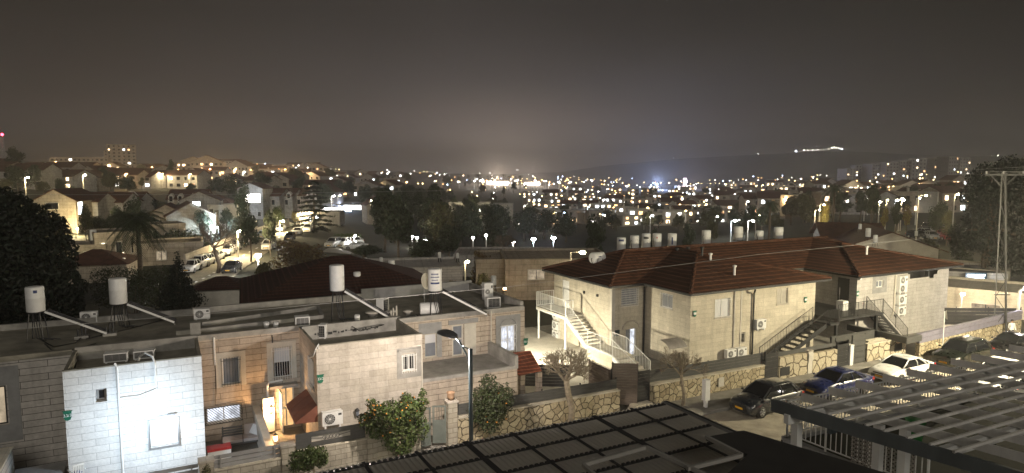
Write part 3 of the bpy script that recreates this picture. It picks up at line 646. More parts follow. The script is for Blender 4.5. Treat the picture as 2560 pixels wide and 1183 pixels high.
pipe_part(h, [(x1 - .5, YB - .05, 4.85), (x1 - .05, YB - .05, 4.85), (x1, YB - .05, 4.7), (x1, YB - .05, .2)], .035, 'plaster', 'drainpipe')
pipe_part(h, [(py(535, 850, YT - .05).x, YT - .05, 5.3), (py(537, 895, YT - .05).x, YT - .05, 3.9)], .05, name='drainpipe')
pipe_part(h, [(py(537, 895, YT).x, YT - .03, 3.9), (py(540, 960, YT).x, YT - .03, 2.7), (1.75, YT - .03, 1.85), (3.1, YT - .03, 1.9), (3.2, YT - .03, .9)], .012, 'dark_metal', 'cable')
pipe_part(h, [(4.55, YT - .02, 5.1), (4.57, YT - .02, 4.7)], .03, 'dark_metal', 'cable')
ac_unit('cream fan air conditioner bracketed to the tan bay below its number shield', (6.5, YB - .36, 1.6), 0, (.95, .33, .68), bracket=True)
pipe_part(h, [(6.2, YB - .1, 1.55), (6.15, YB - .2, 1.2), (6.1, YB - .05, .8)], .02, name='drain_hose')
q = py(893, 1032, YB - .1); t = thing('wall_lantern', 'unlit black carriage lantern on the tan bay beside the orange tree', 'lantern', (q.x, YB - .12, q.z), 0, 'porch lanterns'); MB().lathe([(.03, -.2), (.07, -.14), (.10, .1), (.13, .12), (.02, .24)], (0, 0, 0), 8).box(-.02, 0, -.05, .02, .12, 0).build('frame', M['dark_metal'], t, local=True); MB().lathe([(.075, -.13), (.104, .09)], (0, 0, 0), 8).build('glass', M['glass_blue'], t, local=True)
# ---- end house
h = thing('terraced_house', 'flat roofed end house with a brightly lit arched window above its terrace', 'house', (15, 34.9, 0), 0, 'flat roofed row of stone houses')
YE = 34.9; wa = (py(1062, 860, YE).x, py(1092, 860, YE).x, 3.05, 4.4); wd = (py(1130, 860, YE).x, py(1160, 860, YE).x, 2.9, 4.75); we = (py(1253, 850, YE).x, py(1288, 850, YE).x, 2.75, 4.35)
mb = MB(); wall(mb, 'y', YE, 11.1, 18.95, 0, ZR, [wa, wd, we, (14.3, 14.95, .3, 2.2)], .2)
mb.quad((18.95, YE, 0), (18.95, 43, 0), (18.95, 43, ZR), (18.95, YE, ZR)); mb.quad((11.1, 43, 0), (18.95, 43, 0), (18.95, 43, ZR), (11.1, 43, ZR)); mb.build('wall', M['stone_tan'], h)
MB().quad((11.1, 34.95, 5.2), (18.9, 34.95, 5.2), (18.9, 43, 5.2), (11.1, 43, 5.2)).build('roof', M['roofing'], h)
MB().box(11.1, 34.88, 5.2, 18.9, 35.1, 5.46).box(18.75, 35.1, 5.2, 18.97, 42.8, 5.7).build('parapet', M['concrete'], h); MB().box(11.1, 42.8, 5.2, 18.97, 43.03, 5.85).build('parapet', M['render_grey'], h)
g = MB(); fbox(g, 'y', YE, we[0] - .35, we[0], 2.4, 5.0, -.03, 0); fbox(g, 'y', YE, we[1], we[1] + .35, 2.4, 5.0, -.03, 0); fbox(g, 'y', YE, we[0], we[1], 4.38, 5.0, -.03, 0); fbox(g, 'y', YE, we[0], we[1], 2.4, 2.72, -.03, 0)
g.build('render_panel', M['render_grey'], h)
g = MB(); cx = (we[0] + we[1]) / 2; r_ = (we[1] - we[0]) / 2 + .05
g.tube([(cx + math.cos(a * math.pi / 12) * r_, YE - .04, 4.38 + math.sin(a * math.pi / 12) * r_ * .8) for a in range(13)], .04, 5); g.build('arch_moulding', M['render_grey'], h)
g = MB(); fbox(g, 'y', YE, wa[0] - .35, wa[1] + .3, 4.42, 5.05, -.025, 0); fbox(g, 'y', YE, wa[1], wa[1] + .3, 3.0, 4.42, -.025, 0); fbox(g, 'y', YE, wd[0] - .2, wd[1] + .9, 4.78, 5.05, -.025, 0); g.build('render_panel', M['render_grey'], h)
window(h, 'y', YE, *wa, 'glass_blue', 'plaster', mull=0, half=.4)
window(h, 'y', YE, *we, 'cool_near', 'white_paint', 'lattice', 'white_paint', mull=1)
dd = MB(); fbox(dd, 'y', YE, wd[0], wd[1], 2.9, 4.75, .1, .16); do = dd.build('door', M['plaster'], h)
g = MB(); fbox(g, 'y', YE, wd[0] + .12, wd[1] - .12, 3.0, 3.85, .08, .1); fbox(g, 'y', YE, wd[0] + .12, wd[1] - .12, 3.95, 4.65, .08, .1); g.build('pane', M['glass_blue'], do)
MB().box(wd[1] + .02, YE - .04, 2.9, wd[1] + .75, YE + .0, 4.75).build('shutter', M['plaster'], h)
# ground floor extension with terrace
mb = MB(); wall(mb, 'y', 31.4, 11.1, 16.6, 0, 2.88); wall(mb, 'X', 16.6, 31.4, YE, 0, 2.88); mb.build('extension_wall', M['stone_tan'], h)
MB().quad((11.1, 31.45, 2.84), (16.55, 31.45, 2.84), (16.55, YE, 2.84), (11.1, YE, 2.84)).build('terrace_floor', M['paving'], h)
MB().box(11.1, 31.38, 2.84, 16.45, 31.55, 3.0).box(16.45, 31.38, 2.84, 16.65, 34.85, 3.55).build('terrace_parapet', M['concrete'], h)
tl = [py(1243, 884, 34.85), py(1326, 877, 34.85), py(1354, 925, 33.0), py(1298, 938, 33.0)]
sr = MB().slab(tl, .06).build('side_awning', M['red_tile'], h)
for x in (tl[3].x + .15, tl[2].x - .2): MB().box(x, 33.1, 0, x + .3, 33.4, tl[3].z - .07).build('post', M['stone_tan'], h)
pipe_part(h, [(py(1228, 800, YE - .05).x, YE - .05, 5.4), (py(1228, 900, YE - .05).x, YE - .05, 2.9)], .035, 'plaster', 'drainpipe')
# ---- house number shields
def shield(label, loc, axis, txt, rz=0):
    t = thing('house_number', label, 'house number', loc, rz, 'green house number shields')
    o = [(-.14, .17), (-.19, .22), (.19, .22), (.14, .17), (.14, -.05), (.09, -.17), (0, -.2), (-.09, -.17), (-.14, -.05)]
    mb = MB(); n = len(o); mb.add([(x, -.02, z) for x, z in o] + [(x, 0, z) for x, z in o], [tuple(range(n)), tuple(range(2 * n - 1, n - 1, -1))] + [(i, n + i, n + (i + 1) % n, (i + 1) % n) for i in range(n)])
    mb.build('plate', M.setdefault('sign_green', plain('sign_green', (.015, .14, .085), .4, var=.1)), t, local=True)
    MB().box(-.12, -.03, -.05, .12, -.021, .1).build('number_band', M['white_paint'] if txt == '' else M['sign_green'], t, local=True)
    if txt: text(t, txt, (0, -.036, .02), (R(90), 0, 0), .17, M['white_paint'])
p = py(169, 1040, 31.86); shield('green house number shield on the left edge of the white bay', p, 'y', '33/3')
p = py(801, 948, 31.16); shield('green house number shield on the tan bay by the awning', p, 'y', '33/2')
p = py(1314, 855, 34.86); shield('pale green number shield on the end house near its corner', p, 'y', '33/1')
p = py(1737, 785, 33.55); shield('small green number shield near the corner of the red roofed house', p, 'y', '')
p = py(2014, 750, 33.55); shield('green number shield on the red roofed house beside the porch', p, 'y', '')
p = py(2144, 735, 33.25); shield('green number shield on the wing by the dark door', p, 'y', '')

# ---- things on the flat roofs
def water_tank(label, base, r, h_, leg=.9, panel=None, letter=None, grp='white solar water tanks on the near flat roofs', rz=0.0, pipes=True):
    t = thing('water_tank', label, 'water tank', base, rz, grp)
    MB().lathe([(r * .96, leg), (r, leg + .03), (r, leg + h_ * .55), (r * 1.012, leg + h_ * .56), (r, leg + h_ * .57), (r, leg + h_ - .03), (r * .94, leg + h_), (r * .5, leg + h_ + .03)], (0, 0, 0), 22).build('drum', M['tank_white'], t, True, True)
    g = MB()
    for a in range(4):
        an = a * math.pi / 2 + .6; g.beam((math.cos(an) * r * 1.25, math.sin(an) * r * 1.25, 0), (math.cos(an) * r * .8, math.sin(an) * r * .8, leg), .04, .04)
    g.lathe([(r * .9, leg - .06), (r * .95, leg - .04), (r * .95, leg)], (0, 0, 0), 16); g.build('stand', M['dark_metal'], t, local=True)
    if pipes:
        g = MB()
        for k in range(3):
            x = -.1 + k * .1; g.tube([(x, -.1, leg), (x + .02, -.15, leg * .5), (x + .1, -.3, .15), (x + .5 + .2 * k, -.5, .05)], .025, 5)
        g.build('pipe', M['black'], t, local=True)
    if panel:
        (dx, dy, pl, pw_) = panel; d = Vector((dx, dy, 0)).normalized(); sdv = Vector((-d.y, d.x, 0)) * pw_ / 2
        a = Vector((0, 0, leg - .02)) + d * (r + .05); b = a + d * pl; b.z = .12
        p = MB().slab([a - sdv, b - sdv, b + sdv, a + sdv], .05).build('solar_panel', M['solar'], t, local=True)
        g = MB(); up_ = Vector((0, 0, .02))
        near_ = 1 if (a + sdv).length_squared and (Vector(base) + a + sdv - CAM).length < (Vector(base) + a - sdv - CAM).length else -1
        g.beam(a + sdv * near_ + up_, b + sdv * near_ + up_, .05, .10); g.build('panel_frame', M['tank_white'], p, local=True)
        g = MB(); g.beam(a - sdv * near_, b - sdv * near_, .04, .06).beam(a - sdv, a + sdv, .04, .06).beam(b - sdv, b + sdv, .04, .06).beam(a + up_, b + up_, .02, .02); g.build('panel_edge', M['dark_metal'], p, local=True)
        g = MB(); g.beam(b - sdv * .9, (b - sdv * .9) * 1 - Vector((0, 0, .12)), .05, .05); g.beam(b + sdv * .9, b + sdv * .9 - Vector((0, 0, .12)), .05, .05); g.build('panel_foot', M['concrete'], p, local=True)
    if letter:
        g = MB(); an0 = math.atan2(-depthdir(base)[1], -depthdir(base)[0])
        rng = random.Random(letter[0])
        for (zz, hh, wd, dens) in letter[1]:
            k = -wd
            while k < wd:
                s_ = rng.uniform(.05, .12); a0, a1 = an0 + k, an0 + k + s_ * (.7 if dens < 1 else 1.05)
                rr = r * 1.004; g.add([(math.cos(q) * rr2, math.sin(q) * rr2, leg + z) for rr2 in (rr, rr + .006) for (q, z) in ((a0, zz), (a1, zz), (a1, zz + hh), (a0, zz + hh))], [(4, 5, 6, 7), (0, 1, 5, 4), (1, 2, 6, 5), (2, 3, 7, 6), (3, 0, 4, 7)])
                k += s_
        g.build('lettering', M[letter[2]], t, local=True)
    return t
def depthdir(base):
    d = Vector((base[0], base[1], 0)).normalized(); return d
M['ink_blue'] = plain('blue_ink', (.03, .05, .16), .5, var=.1); M['ink_red'] = plain('red_ink', (.5, .05, .04), .5, var=.1)
def rp(x, y, z=5.2): p = pz(x, y, z); return p
tb = rp(92, 858); k_ = (tb - CAM).length / F
water_tank('white roof tank with a small blue sticker, leftmost on the dim flat roof', rp(95, 850), .40, 1.22, 1.45, (1, -.12, 2.6, .7), (4, [(.95, .14, .16, 1)], 'ink_blue'))
p = rp(300, 818); water_tank('white roof tank with long sloping panel behind the white bay', p, .42, 1.35, 1.3, (1, -.1, 2.2, 1.0))
p = rp(845, 800); water_tank('slim white two ring roof tank between paint buckets and a raised kerb', p, .40, 1.42, 1.7, (1, -.35, 2.4, .9))
p = rp(1088, 790); water_tank('white roof tank printed with blue lettering beside a satellite dish', p, .40, 1.25, 1.5, (1, -.4, 2.5, 1.1), (9, [(.95, .08, .5, .5), (.78, .07, .6, .5), (.62, .06, .45, .5), (.42, .10, .62, 1)], 'ink_blue'))
t = thing('satellite_dish', 'beige satellite dish left of the lettered roof tank', 'satellite dish', rp(1062, 775))
g = MB(); start = 0
g.lathe([(.01, 0), (.25, .03), (.48, .12), (.50, .135), (.47, .13), (.24, .045), (.01, .02)], (0, 0, 0), 22); g.xf(Matrix.Translation((0, 0, 1.75)) @ Matrix.Rotation(R(35), 4, 'Z') @ Matrix.Rotation(R(80), 4, 'X'))
g.build('dish', M['plaster'], t, True, True); MB().cyl((0, .08, 0), (0, .08, 1.75), .03).beam((0, 0, 1.3), (.3, -.5, 1.8), .02, .02).build('mast', M['steel'], t, local=True)
# fallen tank
t = thing('water_tank', 'old white tank lying on its side near the roof edge', 'water tank', rp(1074, 788), R(-14), 'white solar water tanks on the near flat roofs')
g = MB(); g.lathe([(.30, -.02), (.36, 0), (.38, .05), (.38, 1.0), (.36, 1.06), (.30, 1.08)], (0, 0, 0), 20); g.xf(Matrix.Translation((-.55, 0, .38)) @ Matrix.Rotation(R(90), 4, 'Y')); g.build('drum', M['tank_white'], t, True, True)
MB().cyl((.545, 0, .42), (.56, 0, .42), .12, n=14).cyl((.545, -.1, .13), (.56, -.1, .13), .03, n=8).cyl((.545, .1, .13), (.56, .1, .13), .03, n=8).build('fitting', M['black'], t, local=True)
ac_unit('low dark fan air conditioner on the dim roof below the second tank', rp(222, 808), R(-8)); ac_unit('pale fan air conditioner on the roof edge above the conical tree', rp(505, 800), R(-8))
old_ac('square dark grille air conditioner above the tan wall', rp(757, 818), R(-4)); old_ac('narrow black grille unit at the corner of the recessed bay roof', pz(805, 848, 4.78), R(-30), (.4, .5, .75))
old_ac('slatted white unit turned sideways by the rear parapet', rp(965, 782), R(35), (.55, .5, .85)); old_ac('beige louvred unit on the end house roof edge', rp(1235, 772), R(-6), (.85, .5, .68))
t = ac_unit('tall white cabinet unit behind the louvred one on the end house', rp(1222, 752), R(-6), (.6, .5, 1.15))
old_ac('left dark grille unit lying on the white bay roof', pz(290, 908, 4.9), R(-5), (.95, .5, .45)); old_ac('right dark grille unit lying on the white bay roof', pz(360, 900, 4.9), R(-5), (.85, .5, .42))
t = thing('roof_curb', 'low concrete kerbs framing a sunken square on the flat roof', 'roof kerb', (3, 39, 5.2))
c = [rp(440, 838), rp(505, 815), rp(795, 772), rp(806, 796)]
MB().beam(c[0] + Vector((0, 0, .1)), c[3] + Vector((0, 0, .1)), .2, .22).build('kerb', M['concrete'], t); MB().beam(c[2] + Vector((0, 0, .1)), c[3] + Vector((0, 0, .1)), .18, .22).build('kerb', M['concrete'], t); MB().beam(c[1] + Vector((0, 0, .1)), c[2] + Vector((0, 0, .1)), .18, .22).build('kerb', M['concrete'], t)
MB().box(-.24, -.2, 0, .24, .2, .75).build('chimney', M['concrete'], tag(thing('chimney', 'stubby square concrete chimney above the joint of white and tan walls', 'chimney', rp(489, 842)), 'stubby square concrete chimney above the joint of white and tan walls', 'chimney'), local=True)
def bucket(label, p, r=.15, h_=.3, m='tank_white'):
    t = thing('paint_bucket', label, 'bucket', p, 0, 'buckets left on the flat roof')
    MB().lathe([(r * .85, 0), (r, h_), (r * .93, h_), (r * .8, .04)], (0, 0, 0), 14).build('pail', M[m], t, True, True)
    MB().tube([(math.cos(a * math.pi / 8) * r * 1.02, 0, h_ * .95 + math.sin(a * math.pi / 8) * r * .5) for a in range(9)], .008, 4).build('handle', M['dark_metal'], t, local=True)
bucket('white bucket with sticks beside the slim tank', rp(893, 803), .17, .34); bucket('left dark banded paint bucket above the tan wall', rp(666, 818), .16, .28); bucket('right blue banded paint bucket above the tan wall', rp(690, 818), .15, .27)
def vent(label, p, r=.4, h_=.35):
    t = thing('roof_vent', label, 'roof vent', p, 0, 'mushroom vents on the flat roof')
    MB().lathe([(r * .7, 0), (r * .7, h_ * .6), (r * .75, h_ * .62)], (0, 0, 0), 18).build('collar', M['concrete'], t, True, True)
    MB().lathe([(r * 1.1, h_ * .7), (r * 1.12, h_ * .8), (r * .5, h_), (r * .1, h_ * 1.05)], (0, 0, 0), 18).build('cap', M['plaster'], t, True, True)
vent('wide round roof vent right of the slim tank', rp(932, 792)); vent('low round roof vent by the lying tank', rp(1020, 788), .25, .3)
for i, (x, y) in enumerate(((985, 795), (978, 780), (205, 845), (275, 838))):
    t = thing('pipe_cluster', ['cluster of pale pipe stubs left of the lying tank', 'thin pipe stub behind the pale pipe cluster', 'tangle of pipe stubs below the leftmost tank panel', 'pipe stub and cement pad below the second tank'][i], 'pipes', rp(x, y), 0, 'pipe stubs on the flat roofs')
    g = MB()
    for k in range(3 if i != 1 else 1): g.cyl((k * .16 - .16, .1 * (k % 2), 0), (k * .16 - .16, .1 * (k % 2), .45 + .12 * k), .045, n=8)
    g.build('stub', M['plaster'] if i < 2 else M['dark_metal'], t, local=True); MB().box(-.3, -.25, 0, .3, .25, .12).build('pad', M['concrete'], t, local=True)
for i, pts in enumerate(([(100, 850), (118, 862), (135, 870), (190, 860), (215, 835)], [(112, 862), (130, 880), (180, 880), (240, 862)], [(280, 800), (270, 838), (300, 830), (420, 800)], [(215, 850), (250, 842), (290, 835)], [(850, 800), (872, 815), (900, 830), (960, 815)], [(985, 800), (1040, 790), (1070, 800)])):
    P = [rp(x, y) + Vector((0, 0, .05 + .02 * (k % 2))) for k, (x, y) in enumerate(pts)]
    t = tag(MB().tube(P, .03, 5).build('roof_cable', M['black']), ['black hose looping from the leftmost tank across the dim roof', 'thick black hose below the leftmost tank', 'black pipe from the second tank along the roof', 'short black cable joining the two left tank pipes', 'black hose from the slim tank past the bucket', 'black cable by the lying tank'][i], 'hose', 'hoses lying on the flat roofs')
# ================================================================ RED ROOFED HOUSE
h = thing('stone_house', 'cream stone house with red hipped tile roofs, outside stairs and a dark porch', 'house', (30.9, 33.6, 0))
EZ = 5.5
mb = MB()
wall(mb, 'x', 27.95, 38.4, 46.4, 0, EZ, [(44.1, 45.2, 2.68, 4.9)]); wall(mb, 'y', 38.4, 27.95, 30.9, 0, EZ, [(28.78, 30.2, 3.9, 5.1), (29.2, 30.1, .15, 2.1)], .25)
wall(mb, 'x', 30.9, 33.6, 38.4, 0, EZ, [(35.4, 36.6, 4.0, 5.0)]); wall(mb, 'y', 33.6, 30.9, 43.2, 0, EZ, [(33.1, 34.5, 3.5, 4.8), (39.1, 40.25, 3.88, 5.05), (35.55, 36.0, 1.5, 2.2)])
wall(mb, 'X', 43.2, 33.6, 38, 0, EZ); wall(mb, 'y', 38, 43.2, 47.6, 0, EZ, [(44.2, 45.6, 3.6, 4.3)]); mb.quad((27.95, 46.4, 0), (60, 46.4, 0), (60, 46.4, EZ), (27.95, 46.4, EZ))
mb.build('wall', M['stone_cream'], h)
mb = MB(); wall(mb, 'x', 47.6, 33.3, 38, 0, EZ, [(33.95, 35.0, 2.75, 5.1)], .12)
# wing front, its top edge stepped down beside a ragged gap under the eave
wall(mb, 'y', 33.3, 47.6, 54.0, 0, EZ, [(49.95, 50.85, 4.3, 4.85)]); wall(mb, 'y', 33.3, 54.0, 54.3, 0, 5.1); wall(mb, 'y', 33.3, 54.3, 57.0, 0, 4.7); wall(mb, 'y', 33.3, 57.0, 57.6, 0, 4.55); wall(mb, 'y', 33.3, 57.6, 58.1, 0, 4.85); wall(mb, 'y', 33.3, 58.1, 58.4, 0, 5.15); wall(mb, 'y', 33.3, 58.4, 59.75, 0, EZ)
wall(mb, 'X', 59.75, 33.3, 44, 0, EZ); mb.build('wing_wall', M['stone_lilac'], h)
MB().quad((54, 34.6, 3.2), (58.5, 34.6, 3.2), (58.5, 34.6, EZ), (54, 34.6, EZ)).box(57.0, 33.4, 4.5, 57.15, 33.55, EZ).build('gap_back', M['dark_metal'], h)
# roofs: thin tiled planes on a fascia
def plane(mb, *p): return mb.add(p, [tuple(range(len(p)))])
z = EZ; rz_ = 7.26; by = 47.4
mb = MB()
A0, A1, Ar, Al = (27.4, 37.9, z), (27.4, by, z), (32.15, 42.65, rz_), None
plane(mb, A0, Ar, A1)                                                       # west hip
plane(mb, (27.4, 37.9, z), (60.9, 37.9, z), (56.1, 42.65, rz_), Ar)         # main front slope
plane(mb, A1, Ar, (56.1, 42.65, rz_), (60.9, by, z))                        # main back slope
plane(mb, (60.9, 37.9, z), (60.9, by, z), (56.1, 42.65, rz_))
B = (37.35, 40.05, 7.07); Bb = (37.35, 42.6, 7.24)
plane(mb, (30.4, 33.1, z), (44.3, 33.1, z), B); plane(mb, (30.4, 33.1, z), B, Bb, (30.4, 42.6, z)); plane(mb, (44.3, 33.1, z), (44.3, 42.6, z), Bb, B)
Cc = (54.05, 39.65, 7.05); Cb = (54.05, 42.6, 7.22)
plane(mb, (47.2, 32.8, z), (60.9, 32.8, z), Cc); plane(mb, (47.2, 32.8, z), Cc, Cb, (47.2, 42.6, z)); plane(mb, (60.9, 32.8, z), (60.9, 42.6, z), Cb, Cc)
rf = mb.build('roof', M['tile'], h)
mb = MB()
for a, b in ((A0, Ar), (A1, Ar), (Ar, (56.1, 42.65, rz_)), ((30.4, 33.1, z), B), ((44.3, 33.1, z), B), (B, Bb), ((47.2, 32.8, z), Cc), ((60.9, 32.8, z), Cc), (Cc, Cb)):
    a, b = Vector(a), Vector(b); n_ = max(3, int((b - a).length / .38))
    for k in range(n_):
        q0 = a.lerp(b, k / n_); q1 = a.lerp(b, (k + 1.12) / n_); mb.cyl(q0 + Vector((0, 0, .03)), q1 + Vector((0, 0, .05)), .13, .11, 7)
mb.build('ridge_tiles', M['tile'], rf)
mb = MB()
for a, b in (((27.4, by), (27.4, 37.9)), ((27.4, 37.9), (30.4, 37.9)), ((30.4, 37.9), (30.4, 33.1)), ((30.4, 33.1), (44.3, 33.1)), ((44.3, 33.1), (44.3, 37.9)), ((44.3, 37.9), (47.2, 37.9)), ((47.2, 37.9), (47.2, 32.8)), ((47.2, 32.8), (60.9, 32.8)), ((60.9, 32.8), (60.9, by))):
    mb.beam((*a, z - .09), (*b, z - .09), .10, .14)
mb.build('gutter', M['dark_metal'], rf)
mb = MB(); zs_ = z - .03
for r_ in ((27.4, 37.9, 60.9, by), (30.4, 33.1, 44.3, 37.9), (47.2, 32.8, 60.9, 37.9)): mb.quad((r_[0], r_[1], zs_), (r_[2], r_[1], zs_), (r_[2], r_[3], zs_), (r_[0], r_[3], zs_)); zs_ -= .004
mb.build('soffit', M['plaster'], rf)
# valleys, vents on the tiles
for i, (x, y, zz) in enumerate(((1692, 627, 6.9), (1720, 625, 7.0), (1755, 625, 7.2), (1776, 641, 6.8), (1836, 672, 6.3), (2167, 622, 6.8))):
    p = pz(x, y + 6, zz); MB().lathe([(.09, -.3), (.09, .3), (.16, .32), (.16, .42), (.02, .46)], p, 10).build('roof_vent', M['tank_white'] if i in (3, 4, 5) else M['dark_metal'], rf)
window(h, 'y', 38.4, 28.78, 30.2, 3.9, 5.1, 'glass_blue', 'white_paint', 'grid', mull=0); window(h, 'x', 30.9, 35.4, 36.6, 4.0, 5.0, 'glass_blue', 'white_paint', 'v', mull=1)
window(h, 'y', 33.6, 33.1, 34.5, 3.5, 4.8, 'shutter', 'white_paint', 'v', mull=1); window(h, 'y', 33.6, 39.1, 40.25, 3.88, 5.05, 'plaster', 'plaster', 'v', 'plaster', mull=1); window(h, 'y', 33.6, 35.55, 36.0, 1.5, 2.2, 'glass', 'dark_metal', 'v', 'plaster', mull=0)
window(h, 'y', 38, 44.2, 45.6, 3.6, 4.3, 'glass', 'dark_metal', mull=1); wnd = window(h, 'y', 33.3, 49.95, 50.85, 4.3, 4.85, 'glass_blue', 'white_paint', mull=1, sill=False)
g = MB(); fbox(g, 'y', 33.3, 49.5, 51.3, 3.85, 4.28, -.02, 0); fbox(g, 'y', 33.3, 49.5, 51.3, 4.87, 5.35, -.02, 0); fbox(g, 'y', 33.3, 49.5, 49.93, 4.28, 4.87, -.02, 0); fbox(g, 'y', 33.3, 50.87, 51.3, 4.28, 4.87, -.02, 0); g.build('render_panel', M['render_grey'], h)
dd = MB(); fbox(dd, 'x', 47.6, 33.98, 34.98, 2.76, 5.08, .04, .1); d_ = dd.build('door', M['dark_metal'], h); MB().cyl((47.55, 34.75, 3.2), (47.55, 34.75, 4.3), .025, n=6).build('handle', M['steel'], d_)
dd = MB(); fbox(dd, 'y', 38.4, 29.22, 30.08, .17, 2.08, .15, .2); d_ = dd.build('door', M['cool_near'], h); g = MB(); fbox(g, 'y', 38.4, 29.2, 29.65, .15, 2.1, .08, .13); g.build('door_panel', M['glass_blue'], d_)
g = MB(); cx, r_ = 29.65, .75
g.tube([(cx + math.cos(k * math.pi / 12) * r_, 38.38, 2.15 + math.sin(k * math.pi / 12) * r_ * .75) for k in range(13)], .06, 6)
g.build('door_arch', M['stone_pale'], h)
dd = MB(); fbox(dd, 'x', 27.95, 44.12, 45.18, 2.7, 4.88, .06, .12); dd.build('door', M['white_paint'], h)
g = MB(); fbox(g, 'x', 27.95, 38.4, 38.62, 0, EZ - .1, -.02, 0); fbox(g, 'y', 38.4, 27.93, 28.2, 0, EZ - .1, -.02, 0); fbox(g, 'y', 33.6, 35.5, 35.62, 0, EZ - .1, -.03, 0); g.build('quoin', M['plaster'], h)
for (x, y, a) in ((30.5, 38.3, 0), (36.4, 33.5, 0)):
    pipe_part(h, [(x + .0, y - .35, 5.3), (x, y - .3, 5.15), (x + .25, y - .02, 4.95), (x + .25, y - .02, .1)], .07, 'dark_metal', 'drainpipe')
for (y, z_) in ((42.2, 4.55), (40.6, 4.55)):
    p = px(1460 if y > 41 else 1493, 731 if y > 41 else 739, 27.9); MB().box(27.85, p.y - .1, p.z - .09, 27.95, p.y + .1, p.z + .09).build('wall_light', M['dark_metal'], h)
pipe_part(h, [(py(1838, 718, 33.55).x, 33.55, 5.3), (py(1838, 718, 33.55).x, 33.55, .1)], .06, 'plaster', 'drainpipe')
pp = py(2147, 696, 33.25); MB().box(pp.x - .1, 33.05, pp.z - .1, pp.x + .1, 33.28, pp.z + .1).build('security_camera', M['tank_white'], h)
cn = py(1680, 848, 33.55); g = MB()
for k in range(6):
    a0, a1 = k * R(75) / 6, (k + 1) * R(75) / 6
    g.slab([(cn.x - 1 , 33.6 - 1.0 * math.sin(a0), 2.0 + .55 * math.cos(a0)), (cn.x + .5, 33.6 - 1.0 * math.sin(a0), 2.0 + .55 * math.cos(a0)), (cn.x + .5, 33.6 - 1.0 * math.sin(a1), 2.0 + .55 * math.cos(a1)), (cn.x - 1, 33.6 - 1.0 * math.sin(a1), 2.0 + .55 * math.cos(a1))], .02)
g.build('door_canopy', M['wood'], h)
sg = py(1543, 833, 38.35); MB().box(sg.x - .2, 38.33, sg.z - .22, sg.x + .2, 38.38, sg.z + .22).build('wall_plaque', M['pole_blue'], h)
# air conditioners on its walls
ac_unit('fan unit with a red glint on the wall of the red roofed house', (py(1903, 812, 33.3).x, 33.25, 2.35), 0, (.9, .33, .7), bracket=True)
light(None, (0, 0, 0), 0, (1, 1, 1)) if False else None
ac_unit('left unit of the low pair behind the dark street fence', (34.3, 33.1, .62), 0, (.85, .33, .65)); ac_unit('right unit of the low pair behind the dark street fence', (35.3, 33.1, .62), 0, (.85, .33, .65))
wx = py(2250, 720, 33.2).x
for i, (zz, hh, nm) in enumerate(((3.72, 1.35, 'tall twin fan unit, topmost on the wing wall'), (2.72, .85, 'single fan unit, middle of the stack on the wing wall'), (1.85, .75, 'lowest unit of the stack on the wing wall'))):
    ac_unit(nm, (wx, 32.9, zz), 0, (1.0, .36, hh), fans=2 if i == 0 else 1, bracket=True)
pipe_part(h, [(wx - .6, 33.22, 5.2), (wx - .62, 33.22, 2.2), (wx - .9, 33.22, 1.7)], .07, 'plaster', 'conduit')
for i, zz in enumerate((1.35, .45, -.35)):
    ac_unit(['topmost', 'middle', 'lowest'][i] + ' unit of three stacked under the white stair landing', (27.75, 45.9, zz + .2), R(-90), (.95, .34, .72), bracket=True)

# white outside stair on the west wall
def rail(mb, pts, hgt=1.05, post=True, bars=.17, r=.011, rr=.025):
    pts = [Vector(p) for p in pts]; up_ = Vector((0, 0, 1))
    for a, b in zip(pts[:-1], pts[1:]):
        mb.cyl(a + up_ * hgt, b + up_ * hgt, rr, n=6); mb.cyl(a + up_ * .1, b + up_ * .1, rr * .8, n=6)
        n_ = max(2, int((b - a).length / bars))
        for k in range(1, n_): q = a.lerp(b, k / n_); mb.cyl(q + up_ * .1, q + up_ * hgt, r, n=4, caps=False)
    if post:
        for p in pts: mb.cyl(p, p + up_ * (hgt + .02), rr * 1.25, n=6)
    return mb
t = thing('outside_stair', 'white railed outside stair climbing the side of the red roofed house', 'stairs', (26.3, 36, 0))
MB().box(26.3, 42.05, 2.5, 27.93, 46.5, 2.65).build('landing', M['plaster'], t); MB().box(26.3, 36.05, .2, 27.93, 39.07, 1.05).build('landing', M['stone_cream'], t)
g = MB(); n_ = 9
for k in range(n_): y0 = 42.05 - (42.05 - 39.07) * k / n_; z0 = 2.65 - (2.65 - 1.05) * (k + 1) / n_; g.box(26.42, y0 - .34, z0 - .06, 27.9, y0, z0)
g.build('flight', M['plaster'], t)
g = MB(); n_ = 6
for k in range(n_): y0 = 36.05 - 2.6 * k / n_; z0 = 1.05 - 1.05 * (k + 1) / n_; g.box(26.42, y0 - .44, 0.0, 27.9, y0, z0 + .02)
g.build('flight', M['plaster'], t)
g = MB(); g.beam((26.34, 42.05, 2.5), (26.34, 39.07, .9), .06, .3); g.beam((26.34, 36.05, .95), (26.34, 33.45, -.1), .06, .3); g.beam((26.34, 42.05, 2.52), (26.34, 46.5, 2.52), .06, .26); g.beam((26.34, 36.05, .98), (26.34, 39.07, .98), .06, .26)
g.build('stringer', M['white_paint'], t)
g = rail(MB(), [(27.9, 46.45, 2.65), (26.35, 46.45, 2.65), (26.35, 44.2, 2.65), (26.35, 42.05, 2.65), (27.0, 42.05, 2.65)], 1.2); g.build('railing', M['white_paint'], t); g = rail(MB(), [(26.35, 42.0, 2.65), (26.35, 39.07, 1.05), (26.35, 37.5, 1.05), (26.35, 36.05, 1.05), (26.35, 33.45, 0.05)], 1.15); g.build('railing', M['white_paint'], t)
g = rail(MB(), [(27.9, 38.2, 1.0), (27.9, 36.6, 1.0), (27.9, 34.0, 0)], 1.1); g.build('railing', M['white_paint'], t)
